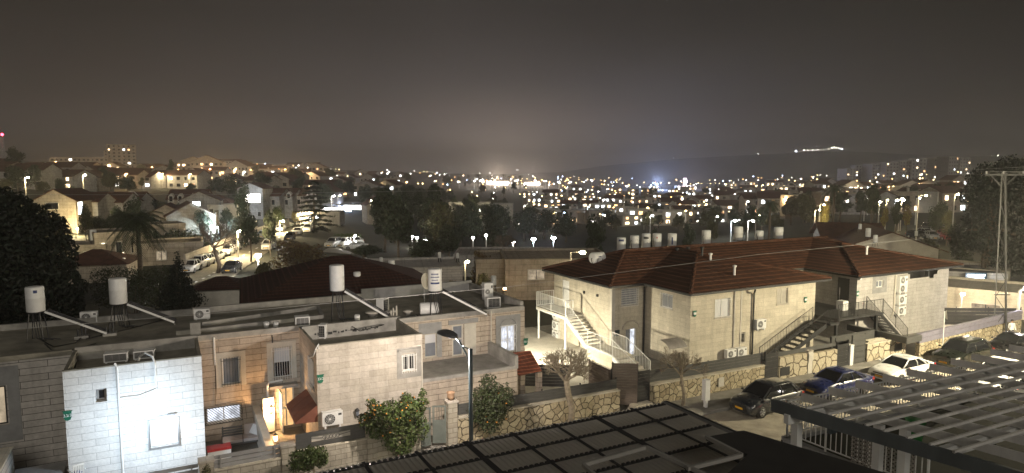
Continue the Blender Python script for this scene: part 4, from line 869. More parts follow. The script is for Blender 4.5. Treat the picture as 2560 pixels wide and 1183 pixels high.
for y in (46.3, 42.2): MB().cyl((26.45, y, 0), (26.45, y, 2.52), .09, n=8).build('post', M['white_paint'], t)
t = thing('floodlight', 'glaring white floodlight on the end wall of the stone row, facing the stair', 'floodlight', (18.98, 40.5, 2.3))
MB().box(0, -.15, -.1, .16, .15, .1).box(-.03, -.04, -.04, .0, .04, .04).build('housing', M['steel'], t, local=True); MB().box(.162, -.13, -.08, .168, .13, .08).build('lamp_panel', emit('flood_panel_warm', (1, .95, .8), 30), t, local=True)
light(t, (.35, 0, -.05), 8500, (1, .90, .66), 'SPOT', .12, (3.6, .3, -2.2), 140, 1.0, True)
# dark porch with two metal stairs
t = thing('metal_porch', 'dark metal porch deck with black railings and a stair down each side', 'porch', (45, 33, 0))
MB().box(43.25, 31.6, 2.62, 47.55, 37.9, 2.78).box(47.55, 31.6, 2.62, 48.5, 33.25, 2.78).box(42.3, 31.5, 2.4, 43.25, 33.2, 2.54).build('deck', M['dark_metal'], t)
g = MB(); n_ = 11
for k in range(n_): x0 = 42.3 - 5.4 * k / n_; z0 = 2.5 - 2.4 * (k + 1) / n_; g.box(x0 - .5, 31.8, z0 - .04, x0, 33.0, z0)
g.beam((42.3, 31.8, 2.4), (36.9, 31.8, .05), .06, .3); g.beam((42.3, 33.0, 2.4), (36.9, 33.0, .05), .06, .3); g.build('flight', M['dark_metal'], t)
g = MB(); n_ = 9
for k in range(n_): x0 = 48.5 + 3.3 * k / n_; z0 = 2.75 - 2.6 * (k + 1) / n_; g.box(x0, 31.8, z0 - .04, x0 + .38, 33.0, z0)
g.slab([(48.5, 31.78, 2.7), (51.8, 31.78, .1), (51.8, 31.84, .1), (48.5, 31.84, 2.7)], .3); g.beam((48.5, 33.0, 2.6), (51.8, 33.0, .05), .06, .3); g.build('flight', M['dark_metal'], t)
g = rail(MB(), [(43.3, 31.65, 2.78), (45.5, 31.65, 2.78), (47.4, 31.65, 2.78), (48.45, 31.65, 2.78)], 1.05, r=.011, rr=.022); g.build('railing', M['dark_metal'], t); g = rail(MB(), [(48.5, 31.7, 2.75), (50.2, 31.7, 1.4), (51.8, 31.7, .1)], 1.05, r=.011, rr=.022); g.build('railing', M['dark_metal'], t); g = rail(MB(), [(48.5, 33.05, 2.75), (50.2, 33.05, 1.4), (51.8, 33.05, .1)], 1.05, r=.011, rr=.022); g.build('railing', M['dark_metal'], t)
g = rail(MB(), [(42.3, 31.55, 2.5), (43.25, 31.55, 2.5)], 1.05, r=.011, rr=.022); g.build('railing', M['dark_metal'], t); g = rail(MB(), [(42.3, 31.75, 2.5), (39.6, 31.75, 1.3), (36.9, 31.75, .1)], 1.0, r=.011, rr=.022); g.build('railing', M['dark_metal'], t); g = rail(MB(), [(42.3, 33.05, 2.5), (39.6, 33.05, 1.3), (36.9, 33.05, .1)], 1.0, r=.011, rr=.022)
g.build('railing', M['dark_metal'], t)
for x in (43.3, 47.9): MB().box(x - .1, 31.7, 0, x + .1, 31.9, 2.62).build('post', M['dark_metal'], t)
g = MB().box(46.2, 33.4, 2.78, 46.8, 34.0, 3.5); tag(g.build('outdoor_cabinet', M['white_paint']), 'pale cabinet standing on the dark porch deck', 'cabinet')
# tanks beyond the ridge, on the back slope
TK_ = [(1553, 594, 627, 'blue and red stripe sticker, leftmost'), (1586, 589, 625, 'plain face, second from the left'), (1615, 584, 621, 'dark lettering, third from the left'), (1642, 584, 621, 'small red mark, fourth from the left'), (1680, 584, 617, 'blue vertical lettering, fifth from the left'), (1765, 576, 612, 'dark hose on its side, sixth from the left'), (1845, 567, 600, 'tall plain face, seventh from the left'), (1898, 577, 598, 'small low body, eighth from the left'), (1946, 568, 596, 'black pipe beside it, ninth from the left')]
for i, (x, y0, y1, d_) in enumerate(TK_):
    D = 61 + .9 * i * (1 if i < 6 else 1.1); b = pd(x, y1, D); hh = (y1 - y0) * D / F; rr = 11.0 * D / F * (1 if i != 7 else .9)
    lt = {0: (2, [(hh * .74, .18, .6, 1)], 'ink_blue'), 2: (3, [(hh * .66, .2, .55, .4)], 'black'), 4: (5, [(hh * .2, hh * .55, .12, 1)], 'ink_blue'), 3: (8, [(hh * .7, .14, .12, 1)], 'ink_red')}.get(i)
    zr_ = max(5.6, rz_ - max(0, (b.y - 42.65)) * .37); leg = max(.25, b.z - zr_)
    t = water_tank('white roof tank behind the red ridge, ' + d_, (b.x, b.y, b.z - leg), rr, hh, leg, None, lt, 'white water tanks standing behind the red roof ridge', pipes=False)
    g = MB(); s_ = -1 if i % 2 else 1; g.tube([(rr * s_, -.05, leg + hh * .7), (rr * s_ * 1.25, -.1, leg + hh * .6), (rr * s_ * 1.1, -.15, leg + hh * .2), (rr * s_ * .9, -.2, leg - .25)], .03, 5); g.build('hose', M['black'], t, local=True)
p = pz(1492, 660, 6.25); t = thing('water_tank', 'white tank lying on the slope of the red roof', 'water tank', p, R(8), 'white water tanks standing behind the red roof ridge')
g = MB(); g.lathe([(.36, -.03), (.42, .01), (.44, .06), (.44, 1.02), (.42, 1.08), (.34, 1.11)], (0, 0, 0), 20); g.xf(Matrix.Translation((-.5, 0, .5)) @ Matrix.Rotation(R(90), 4, 'Y')); g.build('drum', M['tank_white'], t, True, True)
MB().box(-.3, -.3, 0, -.24, .3, .12).box(.3, -.3, 0, .36, .3, .12).tube([(-.3, -.46, .5), (-.28, -.40, .3), (-.27, -.2, .06)], .03, 5).tube([(.2, -.45, .45), (.3, -.38, .2), (.33, -.2, .06)], .03, 5).build('stand', M['dark_metal'], t, local=True); MB().box(-.2, -.445, .62, .05, -.42, .68).build('lettering', M['ink_blue'], t, local=True)
MB().tube([(-.52, 0, .5), (-.66, -.1, .45), (-.7, -.2, .2), (-.6, -.3, .02)], .03, 5).build('hose', M['black'], t, local=True)

# ================================================================ STREET SIDE WALLS
def garden_wall(label, x0, x1, Y, z1, m, th=.3, cap=True, name='garden_wall', z0=0.0, slope=0.0):
    mb = MB(); mb.add([(x0, Y, z0), (x1, Y, z0), (x1, Y + th, z0), (x0, Y + th, z0), (x0, Y, z1), (x1, Y, z1 + slope), (x1, Y + th, z1 + slope), (x0, Y + th, z1)], [(3, 2, 1, 0), (4, 5, 6, 7), (0, 1, 5, 4), (1, 2, 6, 5), (2, 3, 7, 6), (3, 0, 4, 7)])
    t = thing(name, label, 'wall', (x0, Y, 0)); mb.build('masonry', M[m], t)
    if cap: MB().beam((x0 - .02, Y + th / 2, z1 + .04), (x1 + .02, Y + th / 2, z1 + .04 + slope), th + .06, .07).build('coping', M['stone_cream'], t)
    return t
def slat_fence(label, a, b, z0, z1, m='fence_grey', pitch=.14, name='slat_fence', post=True, z0b=None, z1b=None):
    a, b = Vector((*a, 0)), Vector((*b, 0)); t = thing(name, label, 'fence', (a.x, a.y, 0)); mb = MB(); n_ = int((z1 - z0) / pitch)
    for k in range(n_):
        z = z0 + pitch * (k + .5); mb.beam(a + Vector((0, 0, z + (0 if z0b is None else 0))), b + Vector((0, 0, z + ((z0b - z0) if z0b is not None else 0))), .025, pitch * .93)
    mb.build('slats', M[m], t); ln = (b - a).length; m_ = max(1, int(ln / 2.2)); nrm = Vector((-(b - a).y, (b - a).x, 0)).normalized() * .045
    dz = (z0b - z0) if z0b is not None else 0
    for k in range(m_ + 1):
        q = a.lerp(b, k / m_) + nrm; s_ = dz * k / m_; MB().box(q.x - .03, q.y - .03, z0 + s_, q.x + .03, q.y + .03, z1 + s_ - .01).build('post', M['dark_metal'], t)
    return t
Y9 = 29.5
def pillar(label, x, w_, z1, m='garden_stone', Y=Y9):
    t = thing('gate_pillar', label, 'pillar', (x, Y, 0), 0, 'stone pillars of the street wall')
    MB().box(-w_ / 2, -.06, 0, w_ / 2, .42, z1).build('shaft', M[m], t, local=True); MB().box(-w_ / 2 - .04, -.1, z1 + .002, w_ / 2 + .04, .46, z1 + .09).build('cap', M['stone_pale'], t, local=True)
garden_wall('low stone wall in front of the tan house with a grey bar fence on it', 1.3, 3.95, Y9, 1.05, 'garden_stone'); garden_wall('low stone street wall below the ornamented grey panel', 4.55, 7.75, Y9, 1.2, 'garden_stone'); garden_wall('low stone street wall behind the trunk of the orange tree', 8.25, 9.9, Y9, 1.32, 'garden_stone'); garden_wall('low stone wall in front of the white bay', -9, .7, Y9, .75, 'garden_stone')
pillar('pale pillar between the white bay fence and the tan house fence', 1.0, .55, 1.5); pillar('stained pillar left of the ornamented grey panel', 4.25, .55, 1.55); pillar('pillar with a dark cap behind the orange tree', 8.0, .5, 2.0); pillar('tall pillar left of the green grey gate, with a dark plaque', 10.1, .5, 2.25); pillar('pillar right of the green grey gate, carrying a clay pot', 12.0, .5, 2.25)
def bar_fence(label, x0, x1, z0, z1):
    t = thing('bar_fence', label, 'fence', (x0, Y9, 0)); mb = MB()
    for k in range(3): z = z0 + .12 + (z1 - z0 - .12) * k / 2; mb.beam((x0, Y9 + .1, z), (x1, Y9 + .1, z), .03, .16)
    mb.build('rails', M['render_grey'], t)
    for x in (x0 + .25, x1 - .25): MB().box(x - .03, Y9 + .04, z0 - .1, x + .03, Y9 + .08, z1 + .05).build('post', M['steel'], t)
bar_fence('grey three bar fence in front of the sofa', 1.3, 3.95, 1.08, 1.6); bar_fence('grey bar fence below the floodlit white bay', -1.7, .7, .8, 1.4)
for (x0, x1, z0, z1, nm) in ((4.6, 7.7, 1.28, 1.98, 'dark grey sheet panel with a pale ornament strip, right of the porch'), (8.25, 9.85, 1.4, 2.1, 'dark grey sheet panel behind the orange tree')):
    t = thing('metal_fence', nm, 'fence', (x0, Y9, 0)); a, b = x0 + (x1 - x0) * .22, x0 + (x1 - x0) * .78; zc = (z0 + z1) / 2
    mb = MB()
    for q in ((x0, x1, z0, zc - .13), (x0, x1, zc + .13, z1), (x0, a, zc - .13, zc + .13), (b, x1, zc - .13, zc + .13)): mb.box(q[0], Y9 + .1, q[2], q[1], Y9 + .13, q[3])
    mb.build('sheet', M['fence_grey'], t); MB().box(a, Y9 + .16, zc - .13, b, Y9 + .17, zc + .13).build('backing', M['plaster'], t)
    g = MB(); mid = (a + b) / 2
    for k in range(5):
        c_ = mid - .3 + .15 * k; g.tube([(c_ + math.cos(q * math.pi / 6) * .07, Y9 + .115, zc + math.sin(q * math.pi / 6) * .09) for q in range(13)], .012, 4)
    g.beam((a, Y9 + .115, zc + .06), (mid - .38, Y9 + .115, zc), .012, .02).beam((b, Y9 + .115, zc + .06), (mid + .38, Y9 + .115, zc), .012, .02); g.build('ornament', M['dark_metal'], t)
M['gate_green'] = plain('grey_green_paint', (.14, .16, .145), .6, var=.15)
t = thing('garden_gate', 'grey green double gate, one leaf ajar, between two stone pillars', 'gate', (11, Y9, 0))
for (a, b, ang, k) in ((10.4, 11.0, 12, 0), (11.75, 11.08, -24, 1)):
    g = MB(); s_ = 1 if b > a else -1; wd = abs(b - a); d = Vector((math.cos(R(ang)) * s_, math.sin(R(ang)) * s_ if k == 0 else math.sin(R(24)), 0)); o = Vector((a, Y9 + .2, 0))
    for u0, u1, z0, z1 in ((0, .07, .2, 2.1), (wd - .07, wd, .2, 2.1), (.07, wd - .07, 2.02, 2.1), (.07, wd - .07, .2, .3), (.07, wd - .07, 1.3, 1.38)): g.beam(o + d * ((u0 + u1) / 2) + Vector((0, 0, z0)), o + d * ((u0 + u1) / 2) + Vector((0, 0, z1)), u1 - u0, .04, d.cross(Vector((0, 0, 1)))) if z1 - z0 > .2 else g.beam(o + d * u0 + Vector((0, 0, (z0 + z1) / 2)), o + d * u1 + Vector((0, 0, (z0 + z1) / 2)), .04, z1 - z0)
    lf = g.build('gate_leaf', M['gate_green'], t); g = MB(); g.beam(o + d * .06 + Vector((0, .01, .8)), o + d * (wd - .06) + Vector((0, .01, .8)), .015, 1.0); g.build('gate_sheet', M['gate_green'], lf)
    g = MB()
    for q in range(5): u = .1 + (wd - .2) * q / 4; g.cyl(o + d * u + Vector((0, 0, 1.38)), o + d * u + Vector((0, 0, 2.02)), .012, n=4)
    g.build('bars', M['gate_green'], lf)
MB().box(9.9, Y9 - .075, 1.75, 10.3, Y9 - .06, 1.95).build('plaque', M['dark_metal'], tag(thing('number_plaque', 'dark plaque on the pillar left of the gate', 'plaque', (10.1, Y9, 1.8)), 'dark plaque on the pillar left of the gate', 'plaque'))
t = thing('clay_pot', 'clay pot on the pillar right of the gate', 'pot', (12.0, Y9 + .18, 2.345)); MB().lathe([(.11, 0), (.19, .18), (.17, .3), (.21, .36), (.21, .4), (.17, .4), (.14, .1)], (0, 0, 0), 14).build('pot', M['red_cloth'] if False else plain('terracotta', (.42, .27, .17), .8), t, True, True)
garden_wall('long rubble stone wall left of the brown slat gate', 12.3, 22.1, Y9, 1.38, 'rubble', slope=-.1); slat_fence('dark slat fence on the rubble wall behind the bare tree', (12.4, Y9 + .2), (22.0, Y9 + .2), 1.5, 2.15, z0b=1.38, z1b=2.0)
garden_wall('return of the rubble wall beside the gate steps', 21.8, 22.12, Y9 + .31, 1.2, 'rubble', th=1.4, cap=False)
slat_fence('brown slat fence running back from the street beside the stair', (21.95, 32.4), (21.95, 30.2), .4, 2.4, 'fence_brown', .16); slat_fence('tall brown slat gate panel facing the lit passage', (22.0, 30.1), (23.2, 29.35), .35, 2.75, 'fence_brown', .15)
slat_fence('black gate between the brown panel and the rubble wall', (23.25, 29.45), (24.15, 29.45), .25, 2.25, 'dark_metal', .2)
slat_fence('dark back fence panel behind the bare tree', (19.4, 35.6), (21.7, 34.2), .2, 1.6, 'dark_metal', .2)
t = thing('stone_steps', 'two stone steps up to the black gate', 'steps', (23.6, 28.7, .13))
for k in range(2): MB().box(22.6, 28.5 + .35 * k, .13 if k == 0 else .13, 24.0, 29.44, .3 + .17 * k).build('step', M['stone_cream'], t) if k == 0 else MB().box(22.7, 28.9, .302, 23.98, 29.43, .47).build('step', M['stone_cream'], t)
garden_wall('rubble stone wall below the dark fence, left of the bin gate', 24.2, 33.35, Y9 - .1, 1.28, 'rubble', slope=-.08); slat_fence('long dark fence on the rubble wall under the red roofed house', (24.25, Y9 + .15), (33.4, Y9 + .15), 1.4, 2.15, z0b=1.3, z1b=2.05, pitch=.18)
slat_fence('black wicket gate left of the split stone panels', (33.45, Y9 - .05), (34.6, Y9 - .05), .2, 2.1, 'dark_metal', .25)
garden_wall('split stone wall panel with a square hatch, under the dark fence', 34.7, 37.35, Y9 - .1, 1.55, 'rubble_big', cap=False); garden_wall('split stone wall panel right of the pale meter pillar', 37.85, 40.3, Y9 - .1, 1.42, 'rubble_big', cap=False)
pillar('pale narrow meter pillar between the split stone panels', 37.6, .42, 1.6, 'plaster', Y9 - .05)
slat_fence('dark fence boards above the split stone panels', (34.6, Y9 + .1), (40.4, Y9 + .1), 1.6, 2.15, 'fence_grey', .28)
slat_fence('dark wicket gate beside the white post', (40.4, Y9 - .02), (41.6, Y9 - .02), .15, 1.95, 'dark_metal', .26)
tag(MB().box(41.62, Y9 - .15, .13, 41.95, Y9 + .2, 1.5).box(41.6, Y9 - .17, 1.502, 41.97, Y9 + .22, 1.56).build('white_pillar', M['white_paint']), 'plain white post beside the dark wicket gate', 'post')
slat_fence('dark metal panel right of the white post', (42.0, Y9), (43.4, Y9), .15, 2.2, 'fence_grey', .4)
garden_wall('split stone wall panel with a dark hatch, behind the white car', 43.5, 47.9, Y9 - .1, 1.32, 'rubble_big')
for i, (x, z) in enumerate(((35.2, .62), (47.0, .75))): tag(MB().box(x - .42, Y9 - .14, z - .28, x + .42, Y9 - .105, z + .28).build('meter_hatch', M['dark_metal']), ['dark square hatch in the left split stone panel', 'dark hatch in the stone wall behind the white car'][i], 'hatch', 'dark hatches in the street wall')
for i, (x, z) in enumerate(((29.6, .72), (37.6, 1.25))): tag(MB().box(x - .22, Y9 - .16, z - .28, x + .22, Y9 - .105 - (0 if i == 0 else .06), z + .28).cyl((x, Y9 - .17, z + .05), (x, Y9 - .15, z + .05), .07, n=10).build('meter_box', M['plaster']), ['pale meter box on the rubble wall', 'pale meter box on the narrow pillar'][i], 'meter box')
garden_wall('tall rubble wall with a purple grey band at the right end of the street', 48.1, 61.8, 28.5, 1.1, 'rubble', slope=.35, cap=False)
M['lilac_band'] = plain('lilac_grey_paint', (.20, .19, .24), .7, var=.12)
t = thing('wall_band', 'purple grey boarded band along the top of the right street wall', 'fence', (48.1, 28.5, 0)); MB().beam((48.0, 28.62, 1.3), (61.8, 28.62, 1.7), .3, .36).build('lower_board', M['lilac_band'], t); MB().beam((48.0, 28.6, 1.66), (61.8, 28.6, 2.08), .26, .30).build('upper_board', M['lilac_band'], t)
tag(MB().box(46.2, 28.3, 1.35, 48.0, 28.6, 1.8).box(46.2, 28.6, 1.35, 46.5, 33, 1.8).build('fence_board', M['fence_grey']), 'dark board fence corner at the foot of the right metal stair', 'fence'); garden_wall('plain cream wall at the foot of the right metal stair', 44.3, 48.0, 29.9, 1.35, 'stone_cream')
tag(MB().box(41.3, 30.6, .1, 46, 30.75, 1.9).build('screen_board', M['fence_grey']), 'dark board screen below the porch deck', 'fence')
tag(MB().box(26.76, 27.65, .13, 26.9, 27.85, .549).box(26.66, 27.6, .55, 27.0, 27.9, 1.75).build('electric_cabinet', M['tank_white']), 'pale electric cabinet on a post on the pavement beside the dark hatchback', 'cabinet')

# ================================================================ FURNITURE IN THE LEFT GARDENS
t = thing('garden_sofa', 'slatted outdoor sofa with pale cushions behind the bar fence', 'sofa', (2.85, 34.3, .05), R(-4)); fr = M['fence_grey']
g = MB().box(-.95, -.35, .25, .95, .4, .32)
for k in range(4): g.box(-.95, .38, .45 + .13 * k, .0, .42, .53 + .13 * k)
g.build('frame', fr, t, local=True)
for sx in (-.9, .9):
    for sy in (-.3, .35): MB().box(sx - .03, sy - .03, 0, sx + .03, sy + .03, .25 if sy < 0 else .98).build('leg', fr, t, local=True)
cu = plain('grey_pink_cushion', (.42, .37, .36), .9, var=.08)
for a, b in ((-.92, -.02), (.02, .92)): MB().lathe([(.0, 0)], (0, 0, 0)) if False else MB().box(a, -.33, .33, b, .36, .47).build('cushion', cu, t, local=True)
g = MB().box(-.42, -.07, -.25, .42, .07, .25); g.xf(Matrix.Translation((.5, .3, .72)) @ Matrix.Rotation(R(-14), 4, 'X')); g.build('back_cushion', cu, t, local=True)
g = MB().box(-.26, -.06, -.22, .26, .06, .22); g.xf(Matrix.Translation((.62, .1, .68)) @ Matrix.Rotation(R(-25), 4, 'X') @ Matrix.Rotation(R(28), 4, 'Y')); g.build('throw_pillow', M['shutter'], t, local=True)
t = thing('storage_box', 'white storage box with a red lid beside the sofa', 'storage box', (1.7, 33.2, .05)); MB().box(-.5, -.25, 0, .5, .25, .5).build('body', M['white_paint'], t, local=True); rd = plain('red_plastic', (.42, .03, .03), .5); MB().box(-.52, -.28, .502, .52, .28, .62).build('lid', rd, t, local=True); MB().cyl((.15, .2, .5), (.15, .2, 1.0), .015, n=5).build('handle', M['dark_metal'], t, local=True)
t = thing('divider_wall', 'stone divider wall between the sofa terrace and the porch', 'wall', (3.55, 32, 0)); MB().box(3.5, 29.9, 0, 3.78, 35.7, 1.15).build('masonry', M['stone_pale'], t)
MB().add([(3.47, 29.9, 1.152), (3.81, 29.9, 1.152), (3.81, 35.7, 1.152), (3.47, 35.7, 1.152), (3.47, 29.9, 1.25), (3.81, 29.9, 1.25), (3.81, 35.7, 1.55), (3.47, 35.7, 1.55)], [(3, 2, 1, 0), (4, 5, 6, 7), (0, 1, 5, 4), (1, 2, 6, 5), (2, 3, 7, 6), (3, 0, 4, 7)]).build('coping', M['plaster'], t)
t = thing('plastic_chair', 'white plastic garden chair with a blue seat pad by the white bay', 'chair', (py(190, 1165, 31.0).x, 31.0, .95), R(200))
tag(MB().box(-4.9, 29.9, 0, -3.1, 31.8, .95).build('garden_bench_wall', M['stone_pale']), 'pale masonry bench below the white bay, under the plastic chair', 'bench')
cp = M['white_paint']
for sx in (-.2, .2):
    for sy in (-.2, .2): MB().beam((sx * 1.15, sy * 1.15, 0), (sx, sy, .42), .04, .04).build('leg', cp, t, local=True)
MB().box(-.23, -.23, .42, .23, .23, .46).build('seat', cp, t, local=True)
g = MB()
for k in range(5): g.beam((-.18 + .09 * k, .22, .47), (-.16 + .08 * k, .36, .92), .05, .015)
g.beam((-.2, .36, .93), (.2, .36, .93), .03, .07).beam((-.25, -.18, .64), (-.25, .26, .66), .05, .03).beam((.25, -.18, .64), (.25, .26, .66), .05, .03); g.build('backrest', cp, t, local=True)
MB().lathe([(.18, .462), (.2, .48), (.19, .51), (.05, .52)], (0, 0, 0), 16).build('seat_pad', plain('blue_cloth', (.05, .09, .28), .8), t, True, True)
# dim yard at the far left
garden_wall('grey masonry planter in the dim left yard', -8.7, -6.2, 31.3, 1.9, 'stone_dim', th=2.5); tag(MB().box(-6.0, 31.0, 0, -4.3, 33.2, 1.1).box(-6.05, 30.95, 1.102, -4.25, 33.25, 1.16).build('yard_table', M['render_grey']), 'flat grey topped bench in the dim left yard', 'table')
tag(MB().add([(-6.4, 30.6, .6), (-5.9, 30.6, .6), (-5.9, 30.63, .6), (-6.4, 30.63, .6), (-5.95, 30.6, 1.5), (-5.9, 30.6, 1.5), (-5.9, 30.63, 1.5), (-5.95, 30.63, 1.5)], [(3, 2, 1, 0), (4, 5, 6, 7), (0, 1, 5, 4), (1, 2, 6, 5), (2, 3, 7, 6), (3, 0, 4, 7)]).box(-6.4, 30.59, 0, -5.9, 30.64, .598).build('folding_board', M['tank_white']), 'white slanted board leaning in the dim left yard', 'board')

# ================================================================ STREET LAMP OVER THE STREET
t = thing('street_lamp', 'tall blue black lamp post with an angled grey head, in front of the stone row', 'street lamp', (10.66, 24.2, 0))
pl = py(1177, 872, 24.2); hb = py(1140, 843, 24.9)
MB().cyl((10.66, 24.2, 0), (10.66, 24.2, pl.z), .095, .085, 16).lathe([(.2, 0), (.2, .05), (.1, .08)], (10.66, 24.2, 0), 16).build('pole', M['pole_blue'], t, True)
MB().tube([(10.62, 24.25, pl.z - .55), (10.56, 24.4, pl.z - .25), (10.45, 24.7, pl.z + .1), tuple(hb)], .04, 8).tube([(10.62, 24.25, pl.z - .02), (10.52, 24.5, pl.z + .02), (10.47, 24.66, pl.z + .07)], .03, 8).build('arm', M['pole_blue'], t, True)
hd = (py(1128, 828, 25.25) - hb); dr_ = Vector((-.32, .70, .10)).normalized(); sd_ = Vector((0, 0, 1)).cross(dr_).normalized(); upn = dr_.cross(sd_)
g = MB(); prof = [(-.05, .09, .03), (.1, .22, .07), (.4, .31, .10), (.75, .30, .09), (.92, .19, .05)]
vs = []
for (u, w_, hh) in prof:
    for (a, b) in ((-1, -.03), (-.8, hh), (.8, hh), (1, -.03)): vs.append(hb + dr_ * u + sd_ * (a * w_) + upn * b)
fs = [(i * 4 + j, i * 4 + (j + 1) % 4, (i + 1) * 4 + (j + 1) % 4, (i + 1) * 4 + j) for i in range(4) for j in range(4)] + [(3, 2, 1, 0), (16, 17, 18, 19)]
hdo = g.add(vs, fs).build('lamp_head', M['lamp_body'], t)
g = MB(); g.add([hb + dr_ * u + sd_ * a - upn * .034 for (u, a) in ((.12, -.22), (.86, -.17), (.86, .17), (.12, .22))] + [hb + dr_ * u + sd_ * a - upn * .06 for (u, a) in ((.14, -.2), (.84, -.15), (.84, .15), (.14, .2))], [(0, 1, 2, 3), (7, 6, 5, 4), (0, 4, 5, 1), (1, 5, 6, 2), (2, 6, 7, 3), (3, 7, 4, 0)]); g.build('led_panel', M['led'], hdo)
lp = hb + dr_ * .48 - upn * .22
LAMP_POS = lp
light(t, lp, 2900, (1, .87, .74), 'POINT', .15)
# second lamp of the street, further along on the same side: it throws the cars' shadows to the left
t = thing('street_lamp', 'lamp post further along the street, lighting the parked cars and rubble wall', 'street lamp', (48, 16.0, 0))
MB().cyl((48, 16.0, 0), (48, 16.0, 9.2), .1, .08, 12).build('pole', M['pole_blue'], t, True); MB().tube([(48, 16.0, 9.1), (47.95, 16.6, 9.5), (47.9, 17.2, 9.6)], .04, 8).build('arm', M['pole_blue'], t); MB().box(47.7, 17.2, 9.56, 48.1, 17.9, 9.66).build('lamp_head', M['lamp_body'], t); MB().box(47.74, 17.25, 9.535, 48.06, 17.85, 9.557).build('led_panel', M['lamp_yellow'], t)
light(t, (47.9, 17.6, 9.4), 25000, (1, .87, .58), 'POINT', .2)

# ================================================================ WIRES
def wire(label, pts, r=.012, sag=0.0, m='steel'):
    P = []
    for i in range(len(pts) - 1):
        a, b = Vector(pts[i]), Vector(pts[i + 1])
        for k in range(12 if i < len(pts) - 2 else 13): s_ = k / 12; P.append(a.lerp(b, s_) - Vector((0, 0, sag * 4 * s_ * (1 - s_))))
    tag(MB().tube(P, r, 5).build('overhead_wire', M[m]), label, 'wire', 'overhead wires')
wire('pale overhead wire crossing the flat roofs from the left edge to the red roof', [pd(-40, 829, 21), pd(640, 775, 26), pd(1280, 716, 33), pd(1900, 636, 43), pd(2310, 596, 52)], .009, 0, 'render_grey')
wire('dark overhead wire low against the distant houses on the left', [pd(-30, 487, 60), pd(500, 487, 66), pd(1280, 474, 76), pd(1900, 455, 88), pd(2600, 415, 60)], .014)
# ================================================================ TREES
def leaf_cloud(mb, blobs, n, size, rng, hollow=.55, flat=0.0, elong=1.0):
    tot = sum(b[1][0] * b[1][1] + b[1][1] * b[1][2] for b in blobs)
    for (c, r) in blobs:
        k = int(n * (r[0] * r[1] + r[1] * r[2]) / tot)
        for _ in range(k):
            d = Vector((rng.gauss(0, 1), rng.gauss(0, 1), rng.gauss(0, 1))).normalized()
            q = hollow + (1 - hollow) * rng.random() ** .6
            nv = 1 + .28 * noise.noise(Vector(c) + d * 2.1)
            p = Vector((c[0] + d.x * r[0] * q * nv, c[1] + d.y * r[1] * q * nv, c[2] + d.z * r[2] * q * nv))
            nrm = (d + Vector((rng.gauss(0, .7), rng.gauss(0, .7), rng.gauss(0, .7) + flat))).normalized()
            a = nrm.orthogonal().normalized(); b = nrm.cross(a); an = rng.random() * 6.28
            u = (a * math.cos(an) + b * math.sin(an)) * size * rng.uniform(.6, 1.3) * elong; v_ = nrm.cross(u).normalized() * size * rng.uniform(.35, .75)
            mb.add([p - u, p - v_ * .9 + nrm * size * .15, p + u, p + v_ * .9 + nrm * size * .15], [(0, 1, 2, 3)])
    return mb
def branches(mb, base, h_, r, rng, spread=.5, depth_=3, n=3, tips=None, up_=.35, seg=3, tilt=0.25, minr=.008):
    def rec(p, d, ln, r, k):
        pts = [p]; q = p; dd = d.copy()
        for i in range(seg):
            dd = (dd + Vector((rng.gauss(0, .16), rng.gauss(0, .16), rng.gauss(0, .1)))).normalized(); q = q + dd * ln / seg; pts.append(q)
        mb.tube(pts, r, 7 if r > .05 else (5 if r > .02 else 4), max(minr, r * .6))
        if k <= 0:
            if tips is not None: tips.append(q)
            return
        m = n + (1 if rng.random() < .4 else 0)
        for j in range(m):
            an = 6.28 * (j + rng.random() * .7) / m; s_ = spread * rng.uniform(.7, 1.25)
            a = dd.orthogonal().normalized(); b = dd.cross(a)
            nd = (dd * math.cos(s_) + (a * math.cos(an) + b * math.sin(an)) * math.sin(s_) + Vector((0, 0, up_ * rng.random()))).normalized()
            start_ = pts[-1] if j < 2 else pts[rng.randrange(max(1, seg - 1), seg + 1)]
            rec(start_, nd, ln * rng.uniform(.55, .85), max(minr, r * rng.uniform(.5, .66)), k - 1)
    rec(Vector(base), Vector((rng.gauss(0, tilt * .3), rng.gauss(0, tilt * .3), 1)).normalized(), h_, r, depth_)
    return mb
PROTO = {}
